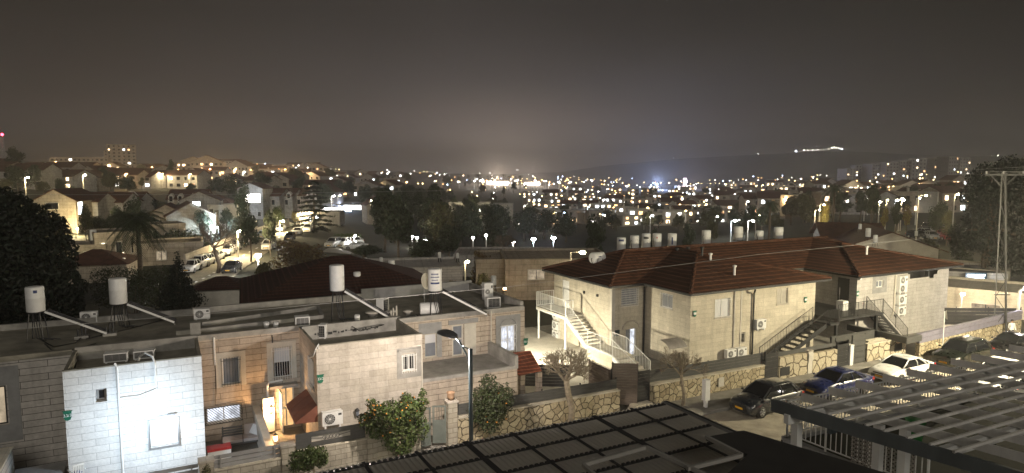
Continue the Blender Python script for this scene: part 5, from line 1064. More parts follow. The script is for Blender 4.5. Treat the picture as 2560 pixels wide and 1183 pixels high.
def leafy_tree(name, label, cat, loc, blobs, n, size, trunk_h, trunk_r, lm='leaf_dark', bark='bark', seed=1, group=None, limbs=4, fruit=0, hollow=.5, trunk2=None, spread=.5):
    rng = random.Random(seed); t = thing(name, label, cat, loc, 0, group)
    mb = leaf_cloud(MB(), blobs, n, size, rng, hollow); mb.build('crown', M[lm], t, local=True)
    tb = MB()
    for bx_, by_ in (trunk2 or [(0, 0)]):
        top = Vector((bx_ * .6 + rng.uniform(-.1, .1) * trunk_h, by_ * .6 + rng.uniform(-.1, .1) * trunk_h, trunk_h))
        tb.tube([Vector((bx_, by_, -.15)), Vector((bx_ * .9, by_ * .9, trunk_h * .4)) + Vector((rng.uniform(-.05, .05) * trunk_h, 0, 0)), top], trunk_r, 9, trunk_r * .75)
        for c, r in rng.sample(blobs, min(limbs, len(blobs))):
            c = Vector(c); m_ = top.lerp(c, .5) + Vector((0, 0, -.1 * (c - top).length)); tb.tube([top - Vector((0, 0, .1)), m_, c, c + (c - top).normalized() * r[0] * .4], trunk_r * .55, 6, trunk_r * .12)
    tb.build('trunk', M[bark], t, True, True)
    if fruit:
        g = MB()
        for _ in range(fruit):
            c, r = rng.choice(blobs if len(blobs) < 12 else [blobs[q] for q in (5, 10, 11, 12, 6, 7, 15, 0, 13)]); d = Vector((rng.gauss(0, 1), rng.gauss(-.6, 1), rng.gauss(0, .8))).normalized(); q = Vector(c) + Vector((d.x * r[0], d.y * r[1], d.z * r[2])) * rng.uniform(.85, 1.05)
            g.ball(q, .04, 7)
        fr = g.build('oranges', M['orange'], t, True, True); fr['kind'] = 'stuff'
    return t
def px_m(D): return F / D
# orange tree: crown 880-1055 x 930-1085 at about 32 m
p = pz(975, 1112, .2); p = Vector((9.0, 28.9, .13)); sc = 1 / px_m(30.2)
def bl(cx_, cy_, r, ox, oz, sq=.9): return ((( cx_ - ox) * sc, 0, (oz - cy_) * sc), (r * sc, r * sc, r * sc * sq))
blobs = []
rng = random.Random(5)
base_y = 1115
for (x, y, r) in ((965, 1010, 48), (930, 1000, 42), (1005, 1005, 44), (985, 1050, 45), (1020, 1040, 36), (950, 975, 36), (1000, 975, 34), (1025, 985, 26), (1043, 965, 18), (1052, 950, 12), (910, 955, 17), (900, 942, 13), (925, 965, 18), (905, 995, 22), (985, 1075, 26), (1000, 960, 20), (925, 1030, 24)):
    b, r3 = bl(x, y, r, 975, base_y); blobs.append(((b[0] + rng.uniform(-.1, .1), rng.uniform(-.45, .3), b[2]), r3))
leafy_tree('orange_tree', 'spreading orange tree full of oranges on the pavement before the tan bay', 'tree', p, blobs, 6200, .085, 1.15, .14, 'leaf', 'bark_pale', 11, None, 6, 55, .45)
sc = 1 / px_m(31); p = Vector((py(1225, 1085, 28.9).x, 28.9, .13)); blobs = []
for (x, y, r) in ((1225, 1010, 50), (1200, 985, 32), (1250, 985, 36), (1235, 1040, 44), (1195, 1025, 34), (1265, 1015, 32), (1225, 955, 26), (1212, 1050, 30)):
    blobs.append((((x - 1222) * sc, rng.uniform(-.4, .4), (1110 - y) * sc), (r * sc, r * sc, r * sc)))
leafy_tree('citrus_tree', 'round leafy citrus tree right of the lamp post, behind the corrugated roof', 'tree', p, blobs, 5000, .085, 1.2, .12, 'leaf_mid', 'bark_pale', 12, None, 5, 8, .45)
sc = 1 / px_m(29.2); p = Vector((py(772, 1165, 28.7).x, 28.7, .13)); blobs = []
for (x, y, r) in ((750, 1110, 25), (790, 1112, 28), (772, 1105, 25), (740, 1125, 18), (800, 1125, 20), (768, 1130, 24)):
    blobs.append((((x - 772) * sc, rng.uniform(-.25, .25), (1172 - y) * sc + .1), (r * sc, r * sc, r * sc * .85)))
leafy_tree('small_tree', 'three stemmed clipped small tree in front of the ornamented panel', 'tree', p, blobs, 2600, .07, .75, .05, 'leaf', 'bark_pale', 13, None, 2, 0, .4, [(-.25, 0), (0, .05), (.3, 0)])
t = leafy_tree('potted_shrub', 'pale small shrub by the pillar between white and tan houses', 'shrub', (.95, 29.2, .13), [((0, 0, .7), (.22, .2, .5)), ((.05, 0, 1.1), (.16, .15, .3))], 500, .05, .3, .03, 'leaf_olive', 'bark', 14)
# bare trees
def bare_tree(name, label, loc, h_, r, seed, dp=5, n=3, spread=.55, m='bark', grp=None, minr=.007, up_=.25, bl_=.38):
    t = thing(name, label, 'tree', loc, 0, grp); rng = random.Random(seed)
    tr = MB(); tr.tube([(0, 0, -.2), (.05 * h_, 0, h_ * .35), (-.04 * h_, .02, h_ * .7), (-.1 * h_, 0, h_)], r, 9, r * .72); tr.build('trunk', M[m], t, True, True)
    g = MB(); k = 5
    for i in range(k):
        an = 6.28 * i / k + rng.random(); d = Vector((math.cos(an) * .8, math.sin(an) * .8, .9)).normalized(); st = len(g.v)
        branches(g, (0, 0, 0), h_ * bl_, r * .5, rng, spread, dp, n, None, up_, 3, .2, minr)
        g.xf(Matrix.Translation(Vector((-.1 * h_, 0, h_ - .08))) @ Vector((0, 0, 1)).rotation_difference(d).to_matrix().to_4x4(), st)
    g.build('branches', M[m], t, local=True); return t
bare_tree('bare_tree', 'bare crooked tree standing against the floodlit passage', (py(1425, 1035, 28.8).x, 28.8, .13), 2.6, .2, 21, 5, 3, .6, 'bark_pale', 'bare street trees', .005, .3, .24)
bare_tree('bare_tree', 'slender bare tree growing beside the electric cabinet', (25.9, 28.6, .13), 1.9, .12, 22, 5, 3, .42, 'bark_pale', 'bare street trees', .005, .6, .31)

# ================================================================ CARS
def loft(mb, rings, close=True):
    n = len(rings[0]); o = len(mb.v)
    for r in rings: mb.v += [Vector(p) for p in r]
    for i in range(len(rings) - 1):
        for j in range(n): mb.f.append([o + i * n + j, o + i * n + (j + 1) % n, o + (i + 1) * n + (j + 1) % n, o + (i + 1) * n + j]); mb.m.append(mb.k)
    mb.f.append([o + j for j in range(n - 1, -1, -1)]); mb.m.append(mb.k); q = o + (len(rings) - 1) * n; mb.f.append([q + j for j in range(n)]); mb.m.append(mb.k)
    return mb
CARS = {}
M['car_trim'] = M['black']; M['headlamp'] = gloss('headlamp_glass', (.75, .75, .72), .08, .8); M['taillamp'] = gloss('tail_lamp_glass', (.35, .01, .01), .12, .8)
M['plate'] = plain('yellow_plate', (.75, .42, .03), .5, var=.05); M['rim'] = plain('alloy', (.5, .5, .5), .3, metal=.8, var=.1)
for nm, c in (('paint_white', (.80, .80, .78)), ('paint_dark', (.018, .022, .028)), ('paint_blue', (.012, .02, .09)), ('paint_green', (.006, .008, .006)), ('paint_silver', (.36, .37, .38)), ('paint_black', (.008, .008, .009)), ('paint_red', (.25, .02, .02))): M[nm] = gloss(nm, c, .28, .9)
SPEC = {  # length, half width, hood height, belt, roof, station fractions: front 0 .. rear 1 (faces -x)
    'hatch': dict(L=4.35, W=.86, zh=.98, zb=1.02, zr=1.58, zt=1.08, a=.24, b=.43, c=.80, d=.97, wheel=.32),
    'sedan': dict(L=4.65, W=.90, zh=.94, zb=.98, zr=1.44, zt=1.06, a=.27, b=.44, c=.68, d=.88, wheel=.325),
    'suv': dict(L=4.75, W=.93, zh=1.12, zb=1.16, zr=1.76, zt=1.2, a=.25, b=.38, c=.84, d=.98, wheel=.37),
}
def car_proto(kind, paint, label, loc, rz, grp, lit=False):
    s = SPEC[kind]; Ln, W = s['L'], s['W']; t = thing('parked_car', label, 'car', loc, rz, grp)
    X = lambda f: (f - .5) * Ln
    def ring(f, w_, zlow, ztop, crown=.04):
        x = X(f); wb = w_ * .90
        return [(x, -wb, zlow), (x, -w_, zlow + .18), (x, -w_, (zlow + ztop) * .52), (x, -w_ * .965, ztop - .12), (x, -w_ * .86, ztop - .02), (x, -w_ * .45, ztop + crown * .8), (x, 0, ztop + crown), (x, w_ * .45, ztop + crown * .8), (x, w_ * .86, ztop - .02), (x, w_ * .965, ztop - .12), (x, w_, (zlow + ztop) * .52), (x, w_, zlow + .18), (x, wb, zlow)]
    zh, zb, zt = s['zh'], s['zb'], s['zt']
    body = MB(); loft(body, [ring(0, W * .80, .34, zh - .30, .0), ring(.012, W * .90, .26, zh - .22, .02), ring(.06, W * .97, .2, zh - .12), ring(.14, W, .2, zh - .05), ring(s['a'], W, .2, zb - .0), ring(.5, W, .2, zb + .02, .0), ring(s['c'], W, .2, zt - .02, .0), ring(.93, W * .985, .22, zt - .03, .02), ring(.985, W * .93, .28, zt - .08, .0), ring(1.0, W * .86, .36, zt - .2, 0)])
    bo = body.build('body', M[paint], t, True, True); md = bo.modifiers.new('edge', 'EDGE_SPLIT'); md.split_angle = R(38)
    zr = s['zr']; wg, wr = W * .90, W * .70
    low = [(s['a'], wg * .92), (s['a'] + .03, wg), (s['d'] - .03, wg), (s['d'], wg * .9)]; top = [(s['b'], wr * .94), (s['b'] + .03, wr), (s['c'] - .03, wr), (s['c'], wr * .92)]
    g = MB(); zlo = zb - .01
    def outline(pts, z, dz=0): return [(X(f), -w_, z) for f, w_ in pts] + [(X(f), w_, z) for f, w_ in reversed(pts)]
    loft(g, [outline(low, zlo), outline([(.5 * (a[0] + b[0]), .5 * (a[1] + b[1]) + .03) for a, b in zip(low, top)], (zlo + zr) / 2), outline(top, zr - .03)]); g.build('windows', M['glass'], t, local=True)
    g = MB(); loft(g, [outline([(f, w_ + .012) for f, w_ in top], zr - .05), outline([(f, w_ * .97) for f, w_ in top], zr - .005), outline([(f + (.02 if i < 2 else -.02), w_ * .7) for i, (f, w_) in enumerate(top)], zr + .03)]); g.build('roof', M[paint], t, True, True)
    mids = [(.5 * (a[0] + b[0]), .5 * (a[1] + b[1]) + .035) for a, b in zip(low, top)]
    for sy in (-1, 1):
        def P(f, w_, z): return (X(f), sy * (w_ + .012), z)
        g = MB(); zm = (zlo + zr) / 2; wl = wg + .005
        g.tube([P(low[0][0], low[0][1], zlo), P(mids[0][0], mids[0][1] - .01, zm), P(top[0][0], top[0][1] - .01, zr - .04), P(top[1][0], top[1][1], zr - .02), P(top[2][0], top[2][1], zr - .02), P(top[3][0], top[3][1] - .01, zr - .04), P(mids[3][0], mids[3][1] - .01, zm), P(low[3][0], low[3][1], zlo)], .038, 6); g.build('pillar', M[paint], t, True, True)
        fm = (s['b'] + .14); g = MB(); g.tube([P(fm, wl, zlo), P(fm, (wl + wr) / 2 + .03, zm), P(fm, wr, zr - .04)], .035, 5); g.build('pillar', M[paint], t, True, True)
        fm = s['c'] - .03; g = MB(); g.tube([P(s['d'] - .10, wl, zlo), P((fm + s['d'] - .1) / 2, (wl + wr) / 2 + .03, zm), P(fm, wr, zr - .04)], .06, 6); g.build('pillar', M[paint], t, True, True)
    r = s['wheel']
    for f in (.19, .80):
        for sy in (-1, 1):
            g = MB(); g.cyl((X(f), sy * (W - .20), r), (X(f), sy * (W + .012), r), r * 1.13, n=22); wa = g.build('wheel_arch', M['black'], t, local=True)
            g = MB(); st = len(g.v); g.lathe([(r * .62, -.10), (r * .93, -.11), (r, -.07), (r, .07), (r * .93, .10), (r * .62, .105)], (0, 0, 0), 22); g.xf(Matrix.Translation((X(f), sy * (W - .07), r)) @ Matrix.Rotation(R(90) * -sy, 4, 'X')); wh = g.build('wheel', M['black'], t, True, True)
            g = MB(); g.lathe([(.02, .07), (r * .2, .085), (r * .6, .07), (r * .64, .108), (r * .6, .11), (.05, .02)], (0, 0, 0), 20)
            for k in range(5): an = k * 2 * math.pi / 5; g.beam((math.cos(an) * .04, math.sin(an) * .04, .1), (math.cos(an) * r * .6, math.sin(an) * r * .6, .105), .06, .02)
            g.xf(Matrix.Translation((X(f), sy * (W - .07) + sy * .01, r)) @ Matrix.Rotation(R(90) * -sy, 4, 'X')); g.build('rim', M['rim'], wh, True, True)
    for sy in (-1, 1):
        g = MB(); g.add([(X(.004), sy * W * .50, zh - .42), (X(.012), sy * W * .86, zh - .40), (X(.06), sy * W * .985, zh - .26), (X(.075), sy * W * .95, zh - .17), (X(.03), sy * W * .62, zh - .235), (X(.055), sy * W * .7, zh - .40)], [(0, 1, 2, 3, 4), (0, 4, 5), (4, 3, 5), (3, 2, 5), (2, 1, 5), (1, 0, 5)]); g.build('headlight', M['lamp_white'] if lit else M['headlamp'], t, local=True)
        g = MB().box(X(.965), sy * W * .62, zt - .32, X(1.002), sy * W * .93, zt - .13); g.build('tail_light', M['lamp_red'] if lit else M['taillamp'], t, local=True)
        g = MB(); g.ball((X(s['a'] + .06), sy * (W + .12), zb + .06), .09, 8, .75); g.beam((X(s['a'] + .06), sy * (W - .04), zb), (X(s['a'] + .06), sy * (W + .1), zb + .04), .04, .03); g.build('mirror', M[paint], t, True, True)
        g = MB()
        for f in (.52, .68): g.box(X(f), sy * (W + .001), zb - .2, X(f) + .16, sy * (W + .02), zb - .17)
        g.build('door_handle', M['black'], t, local=True)
    MB().box(X(-.004), -.52, .40, X(.012), .52, .56).box(X(-.002), -.42, .62, X(.014), .42, .68).build('grille', M['black'], t, local=True)
    MB().box(X(-.010), -.26, .42, X(-.004), .26, .53).build('number_plate', M['plate'], t, local=True); MB().box(X(1.0), -.26, .62, X(1.006), .26, .73).build('number_plate', M['plate'], t, local=True)
    MB().box(X(.05), -W * .88, .16, X(.95), W * .88, .24).build('underbody', M['black'], t, local=True)
    return t
PAINTED = ('body', 'roof', 'pillar', 'mirror')
def car(kind, paint, label, loc, rz=0.0, grp='cars parked along the near street', lit=False):
    if (kind, lit) not in CARS:
        CARS[(kind, lit)] = car_proto(kind, paint, label, loc, rz, grp, lit); proto_kids(CARS[(kind, lit)]); return CARS[(kind, lit)]
    return dup(CARS[(kind, lit)], loc, rz, None, label, grp, {k: M[paint] for k in PAINTED})
car('hatch', 'paint_dark', 'dark grey hatchback parked nearest the pale electric cabinet', (29.9, 26.15, .01), R(1.5)); car('sedan', 'paint_blue', 'dark blue saloon parked between the grey hatchback and white car', (36.0, 26.2, .01), R(-1))
car('sedan', 'paint_white', 'gleaming white saloon parked in front of the stone panel', (42.4, 26.2, .01), 0); car('suv', 'paint_green', 'tall dark green off-roader parked behind the white saloon', (49.3, 26.2, .01), R(1)); car('sedan', 'paint_black', 'black saloon parked at the end of the row by the person', (55.8, 26.2, .01), R(-1))
# traffic on the carriageway seen through the pergola slats
car('hatch', 'paint_white', 'white hatchback driving with lit head and red tail lamps, seen through the pergola slats', (47.0, 22.6, .01), R(2), 'moving cars on the near street', True)

car('hatch', 'paint_white', 'white hatchback with lit lamps following in the near lane, seen through the pergola', (40.8, 20.4, .01), R(1), 'moving cars on the near street', True)
car('suv', 'paint_white', 'white off-roader in the near lane below the pergola gaps, lamps on', (45.2, 19.2, .01), R(181), 'moving cars on the near street', True); car('hatch', 'paint_white', 'pale hatchback nearest the pergola in the near lane', (36.2, 17.9, .01), R(180), 'moving cars on the near street', True)
# ================================================================ PERSON
def person(loc, face):
    import bmesh
    t = thing('person', 'person in a white top and dark trousers standing by the wall end', 'person', loc, face)
    V = {'pel': (0, 0, .95, .15, .11), 'chest': (0, .01, 1.32, .17, .11), 'neck': (0, .01, 1.50, .055, .055), 'head': (0, -.01, 1.60, .085, .095), 'top': (0, -.005, 1.72, .07, .08)}
    for s_, n_ in ((-1, 'l'), (1, 'r')):
        V['hip' + n_] = (s_ * .10, 0, .88, .09, .09); V['kn' + n_] = (s_ * .11, -.02 * s_, .49, .06, .06); V['an' + n_] = (s_ * .12, .02 * s_, .08, .042, .042); V['to' + n_] = (s_ * .13, -.14 + .02 * s_, .03, .035, .03)
        V['sh' + n_] = (s_ * .2, .01, 1.43, .062, .062); V['el' + n_] = (s_ * .25, .03, 1.14, .042, .042); V['wr' + n_] = (s_ * .2, -.16, .98, .03, .03)
    E_ = [('pel', 'chest'), ('chest', 'neck'), ('neck', 'head'), ('head', 'top')]
    for n_ in 'lr': E_ += [('pel', 'hip' + n_), ('hip' + n_, 'kn' + n_), ('kn' + n_, 'an' + n_), ('an' + n_, 'to' + n_), ('chest', 'sh' + n_), ('sh' + n_, 'el' + n_), ('el' + n_, 'wr' + n_)]
    for n_, s_ in (('l', -1), ('r', 1)):
        for k in range(5):
            a = 'f%s%d' % (n_, k); b = 'g%s%d' % (n_, k); off = (k - 2) * .018
            if k < 4: V[a] = (s_ * .2 + off, -.225, .955, .009, .009); V[b] = (s_ * .2 + off, -.265 + .006 * abs(k - 2), .925, .008, .008)
            else: V[a] = (s_ * (.2 - .045), -.19, .97, .010, .010); V[b] = (s_ * (.2 - .06), -.225, .955, .009, .009)
            E_ += [('wr' + n_, a), (a, b)]
    ks = list(V); me = bpy.data.meshes.new('body'); me.from_pydata([V[k][:3] for k in ks], [(ks.index(a), ks.index(b)) for a, b in E_], [])
    o = bpy.data.objects.new('body', me); COL.objects.link(o); o.parent = t
    sk = o.modifiers.new('skin', 'SKIN'); 
    bm = bmesh.new(); bm.from_mesh(me); ly = bm.verts.layers.skin.verify(); bm.verts.ensure_lookup_table()
    for i, k in enumerate(ks): bm.verts[i][ly].radius = V[k][3:5]; bm.verts[i][ly].use_root = (k == 'pel')
    bm.to_mesh(me); bm.free(); sb = o.modifiers.new('smooth', 'SUBSURF'); sb.levels = 1; sb.render_levels = 2; sk.use_smooth_shade = True
    # clothing by height on the one continuous body
    m, nt, b = mat_base('skin_and_clothes'); tc = N(nt, 'ShaderNodeTexCoord'); sp_ = N(nt, 'ShaderNodeSeparateXYZ'); L(nt, tc.outputs['Object'], sp_.inputs[0]); rp_ = N(nt, 'ShaderNodeValToRGB'); rp_.color_ramp.interpolation = 'CONSTANT'
    mr_ = N(nt, 'ShaderNodeMath', operation='DIVIDE', i_1=1.8); L(nt, sp_.outputs[2], mr_.inputs[0]); L(nt, mr_.outputs[0], rp_.inputs[0]); e = rp_.color_ramp.elements; e[0].color = (.02, .02, .02, 1); e[1].position = .06 / 1.8; e[1].color = (.03, .03, .05, 1)
    for q, c in ((.93 / 1.8, (.75, .75, .73)), (1.49 / 1.8, (.42, .26, .18))): x = e.new(q); x.color = (*c, 1)
    L(nt, rp_.outputs[0], b.inputs['Base Color']); b.inputs['Roughness'].default_value = .8; me.materials.append(m)
    g = MB(); st = 0; g.lathe([(.001, .095), (.06, .08), (.092, .03), (.095, -.02), (.085, -.06), (.05, -.065)], (0, .015, 1.68), 14); g.build('hair', M['black'], t, True, True)
    f = MB(); f.ball((0, -.105, 1.615), .014, 6).ball((-.032, -.092, 1.64), .010, 6).ball((.032, -.092, 1.64), .010, 6).box(-.02, -.100, 1.575, .02, -.085, 1.582); f.build('face', M['red_cloth'], t, local=True)
person((59.0, 27.85, .13), R(-30))

# ================================================================ UTILITY POLE AND SIGNS
M['pylon'] = plain('dull_zinc', (.055, .055, .055), .6, var=.2)
t = thing('utility_pole', 'tall galvanised lattice power pole with a wide crossarm at the right', 'utility pole', (58.9, 28.1, 0))
tp = pd(2508, 425, 52.9); top = tp.z; a0, a1 = Vector((59.1, 28.3, 0)), Vector((58.5, 29.3, 0)); r0, r1 = RT, FH
g = MB(); cL, cR = pd(2483, 860, 53), pd(2515, 860, 53); tL, tR = pd(2505, 432, 53), pd(2513, 432, 53)
for a, b in ((cL, tL), (cR, tR)):
    a = Vector((a.x, a.y, 0)); g.beam(a, b, .13 if b is tR else .07, .09)
for k in range(11):
    s0, s1 = k / 11, (k + 1) / 11; A, Bq = (cL, tL), (cR, tR); p0 = Vector((cL.x, cL.y, 0)).lerp(tL, s0 if k % 2 else s1); p1 = Vector((cR.x, cR.y, 0)).lerp(tR, s1 if k % 2 else s0); g.beam(p0, p1, .035, .035)
g.build('mast', M['pylon'], t); g = MB(); q = pd(2508, 437, 53); g.beam(q - RT * 1.45, q + RT * 1.9, .12, .14).beam(q - RT * 1.0, q - Vector((0, 0, .95)) - RT * .1, .06, .06).beam(q + RT * 1.1, q - Vector((0, 0, .95)) + RT * .1, .06, .06); g.build('crossarm', M['pylon'], t)
g = MB()
for u in (-1.35, 0, 1.6): g.lathe([(.05, .05), (.09, .1), (.06, .16), (.09, .22), (.05, .3)], q + RT * u, 8)
g.build('insulator', M['render_grey'], t)
for k, u in enumerate((-1.35, 0, 1.6)): wire(['left', 'middle', 'right'][k] + ' power line leaving the lattice pole crossarm', [q + RT * u + Vector((0, 0, .25)), q + RT * (u + 9) - FH * 14 + Vector((0, 0, 1.0))], .012, .3)
mq = pd(2508, 737, 53); MB().beam(mq - RT * .7, mq + RT * .55, .05, .07).build('lower_crossarm', M['dark_metal'], t)
t = thing('road_sign', 'triangular sign seen edge on, on a thin pole before the right rubble wall', 'road sign', (49.4, 28.2, .13)); g = py(2361, 797, 28.2)
MB().cyl((g.x, 28.2, 0), (g.x, 28.2, g.z + .55), .03, n=8).build('pole', M['white_paint'], t); MB().add([(g.x - .05, 28.16 - .2, g.z), (g.x + .35, 28.16 + .25, g.z), (g.x + .15, 28.16, g.z + .62), (g.x - .05, 28.18 - .2, g.z), (g.x + .35, 28.18 + .25, g.z), (g.x + .15, 28.18, g.z + .62)], [(0, 1, 2), (5, 4, 3), (0, 3, 4, 1), (1, 4, 5, 2), (2, 5, 3, 0)]).build('sign_plate', M['plaster'], t)
t = thing('street_lamp', 'white lamp post with a bent top at the right edge above the wall end', 'street lamp', (62.2, 28.6, 0)); g = pd(2549, 728, 55); bq = Vector((g.x, g.y, 0))
MB().tube([bq, g, g + Vector((0, 0, .12)) + RT * .12, g + Vector((0, 0, .2)) + RT * .5], .11, 10, .09).build('pole', M['white_paint'], t); MB().beam(g + Vector((0, 0, .22)) + RT * .4, g + Vector((0, 0, .2)) + RT * 1.0, .25, .12).build('lamp_head', M['lamp_white'], t)
light(t, g + RT * .6 + Vector((0, 0, -.1)), 260, (.95, .93, 1), 'POINT', .15)

# ================================================================ NEAR TERRACE: corrugated roof, pergola, railing
ZC = 8.6
cA, cB, cC = pz(770, 1183, ZC), pz(1660, 1008, ZC), pz(2030, 1150, ZC)
yF = (cA.y + cB.y) / 2; yN = cC.y - 1.5; x0, x1 = cA.x - 1.5, cB.x
t = thing('corrugated_roof', 'translucent grey corrugated canopy roof over dark bars, nearest to the viewer', 'canopy', (x0, yF, ZC))
m, nt, b = mat_base('smoked_sheet'); b.inputs['Base Color'].default_value = (.56, .545, .52, 1); b.inputs['Roughness'].default_value = .6; b.inputs['Transmission Weight'].default_value = .5; b.inputs['IOR'].default_value = 1.15; b.inputs['Specular IOR Level'].default_value = .6
tc_ = N(nt, 'ShaderNodeTexCoord'); nz_ = N(nt, 'ShaderNodeTexNoise', i_Scale=2.0, i_Detail=6.0); L(nt, tc_.outputs['Object'], nz_.inputs['Vector']); mr_ = N(nt, 'ShaderNodeMapRange', i_1=.3, i_2=.7, i_3=.55, i_4=.72); L(nt, nz_.outputs[0], mr_.inputs[0]); L(nt, mr_.outputs[0], b.inputs['Roughness'])
tl_ = N(nt, 'ShaderNodeBsdfTranslucent'); tl_.inputs[0].default_value = (.82, .79, .74, 1); mxs = N(nt, 'ShaderNodeMixShader', i_0=.6); b.inputs['Transmission Weight'].default_value = 0
om_ = nt.nodes['Material Output']; L(nt, b.outputs[0], mxs.inputs[1]); L(nt, tl_.outputs[0], mxs.inputs[2]); L(nt, mxs.outputs[0], om_.inputs['Surface'])
M['smoked_sheet'] = m
def corr(xa, xb, ya, yb, z, amp=.022, pitch=.076, shear=0.0, drop=0.0):
    mb = MB(); n_ = int((xb - xa) / pitch * 6)
    for s_ in (0, 1):
        for i in range(n_ + 1):
            x = xa + (xb - xa) * i / n_; zz = z + amp * math.sin(2 * math.pi * (x - xa) / pitch)
            mb.v.append(Vector((x + shear * s_, ya if s_ == 0 else yb, zz - drop * s_)))
    for i in range(n_): mb.f.append([i, i + 1, n_ + 2 + i, n_ + 1 + i]); mb.m.append(0)
    return mb
sh = (cC.x - cB.x) * (yF - yN) / (yF - cC.y)
ys = [yF, 10.63, 9.97, 9.31, 8.66, 8.0, 7.35]
for k in range(6):
    o = corr(x0, x1 + .02 * k, ys[k] + (.06 if k else 0), ys[k + 1], ZC - .004 * k, .02, .1); o.build('sheet', M['smoked_sheet'], t, True)
g = MB()
for k in range(1, 6): g.beam((x0, ys[k], ZC - .07), (x1, ys[k], ZC - .07), .05, .07)
g.build('purlin', M['dark_metal'], t); g = MB()
for k in range(9):
    x = 9.3 - .935 * k; wd = .11 if k in (2, 5) else .06; g.beam((x, yF - .02, ZC + .028), (x + .03, 7.3, ZC + .028), wd, .012)
g.build('glazing_bar', M['dark_metal'], t); MB().slab([(x1 - .02, yF, ZC + .03), (x1 + .10, yF, ZC + .03), (x1 + .2, 7.3, ZC + .03), (x1 + .08, 7.3, ZC + .03)], .05).build('edge_trim', M['steel'], t)
g = MB()       # closure strips that follow the corrugations at each sheet lap
for k in range(1, 6):
    n_ = int((x1 - x0) / .1)
    for i in range(n_): x = x0 + .1 * i; g.add([(x, ys[k] - .03, ZC + .02), (x + .1, ys[k] - .03, ZC + .02), (x + .1, ys[k] + .04, ZC + .02), (x, ys[k] + .04, ZC + .02), (x + .01, ys[k] - .03, ZC + .05), (x + .06, ys[k] - .03, ZC + .05), (x + .06, ys[k] + .04, ZC + .05), (x + .01, ys[k] + .04, ZC + .05)], [(4, 5, 6, 7), (0, 1, 5, 4), (1, 2, 6, 5), (2, 3, 7, 6), (3, 0, 4, 7)])
g.build('lap_strip', M['dark_metal'], t)
# terrace body under it all, in the dark
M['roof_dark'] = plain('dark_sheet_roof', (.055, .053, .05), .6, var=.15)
tag(MB().box(-3, -6, -.1, 9.0, 10.2, 6.0).build('near_building', M['concrete']), 'dark lower storey below the corrugated canopy', 'building') if False else None
t = thing('skylight_frame', 'raised pale aluminium frames around two dark roof openings in front of the viewer', 'roof frame', (6, 6.5, 9.4)); zf = 9.3
fp = lambda x, y: pz(x, y, zf)
g = MB()
for pts in ([(1458, 1162), (1615, 1118), (1790, 1200)], [(1458, 1162), (1500, 1200)], [(1765, 1092), (1855, 1138), (1718, 1172)]):
    for a, b in zip(pts[:-1], pts[1:]): g.beam(fp(*a), fp(*b), .05, .055)
g.build('rail', plain('dull_aluminium', (.42, .40, .37), .5, var=.12), t)
g = MB(); g.slab([fp(1860, 1076), fp(2260, 1196), fp(2255, 1260), fp(1790, 1210), fp(1870, 1135), fp(1765, 1092)], .06)
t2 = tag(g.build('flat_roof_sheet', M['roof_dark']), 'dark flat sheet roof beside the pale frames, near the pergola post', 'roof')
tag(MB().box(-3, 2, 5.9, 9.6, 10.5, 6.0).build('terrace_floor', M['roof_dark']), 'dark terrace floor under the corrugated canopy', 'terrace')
# pergola
M['beam_blue'] = plain('blue_grey_timber', (.13, .145, .15), .6, var=.2, scale=2, streak=.3)
ZP = 8.6; t = thing('pergola', 'open timber pergola of grey rafters and thin battens with white posts', 'pergola', (11.4, 9.84, 6.2))
pa = M['pergola_paint']; dR = (pz(2480, 1160, ZP) - pz(1930, 1000, ZP)).normalized()
starts = [pz(1930, 1000, ZP), pz(2004, 982, ZP), pz(2073, 966, ZP), pz(2140, 950, ZP), pz(2208, 935, ZP)]
stp = (starts[4] - starts[0]) / 4
for i in range(12):
    a = starts[i] if i < 5 else starts[0] + stp * i
    ln = 5.6 if i else 4.7
    MB().beam(a - Vector((0, 0, .09 if i else .11)), a + dR * ln - Vector((0, 0, .09 if i else .11)), .05 if i else .07, .17 if i else .26).build('rafter', pa if i else M['beam_blue'], t)
bats = [pz(2015, 1021, ZP + .03), pz(2069, 1035, ZP + .03), pz(2108, 1048, ZP + .03), pz(2163, 1063, ZP + .03), pz(2209, 1078, ZP + .03), pz(2267, 1095, ZP + .03), pz(2324, 1112, ZP + .03), pz(2384, 1130, ZP + .03)]
for i, b_ in enumerate(bats): MB().beam(b_, b_ + Vector((10.5, -.28, 0)), .045, .05).build('batten', pa, t)
wp = M['white_paint']
pA = pz(1975, 1046, 8.3); MB().beam((pA.x - .12, pA.y, 8.30), (pA.x + 11, pA.y - .28, 8.30), .12, .20).build('cross_beam', wp, t); pB = pA + dR * 2.55; MB().beam((pB.x + .6, pB.y, 8.30), (pB.x + 11, pB.y - .28, 8.30), .12, .20).build('cross_beam', wp, t)
for (x, y, zt_) in ((1993, 1055, 8.18), (2226, 1040, 8.18), (2308, 1040, 8.18)):
    q = pz(x, y, 8.2)
    if x == 2226: q = pA + Vector((1.65, -.9, 0))
    if x == 2308: q = pA + Vector((2.15, -1.15, 0))
    MB().box(q.x - .08, q.y - .08, 6.25, q.x + .08, q.y + .08, zt_).build('post', wp, t)
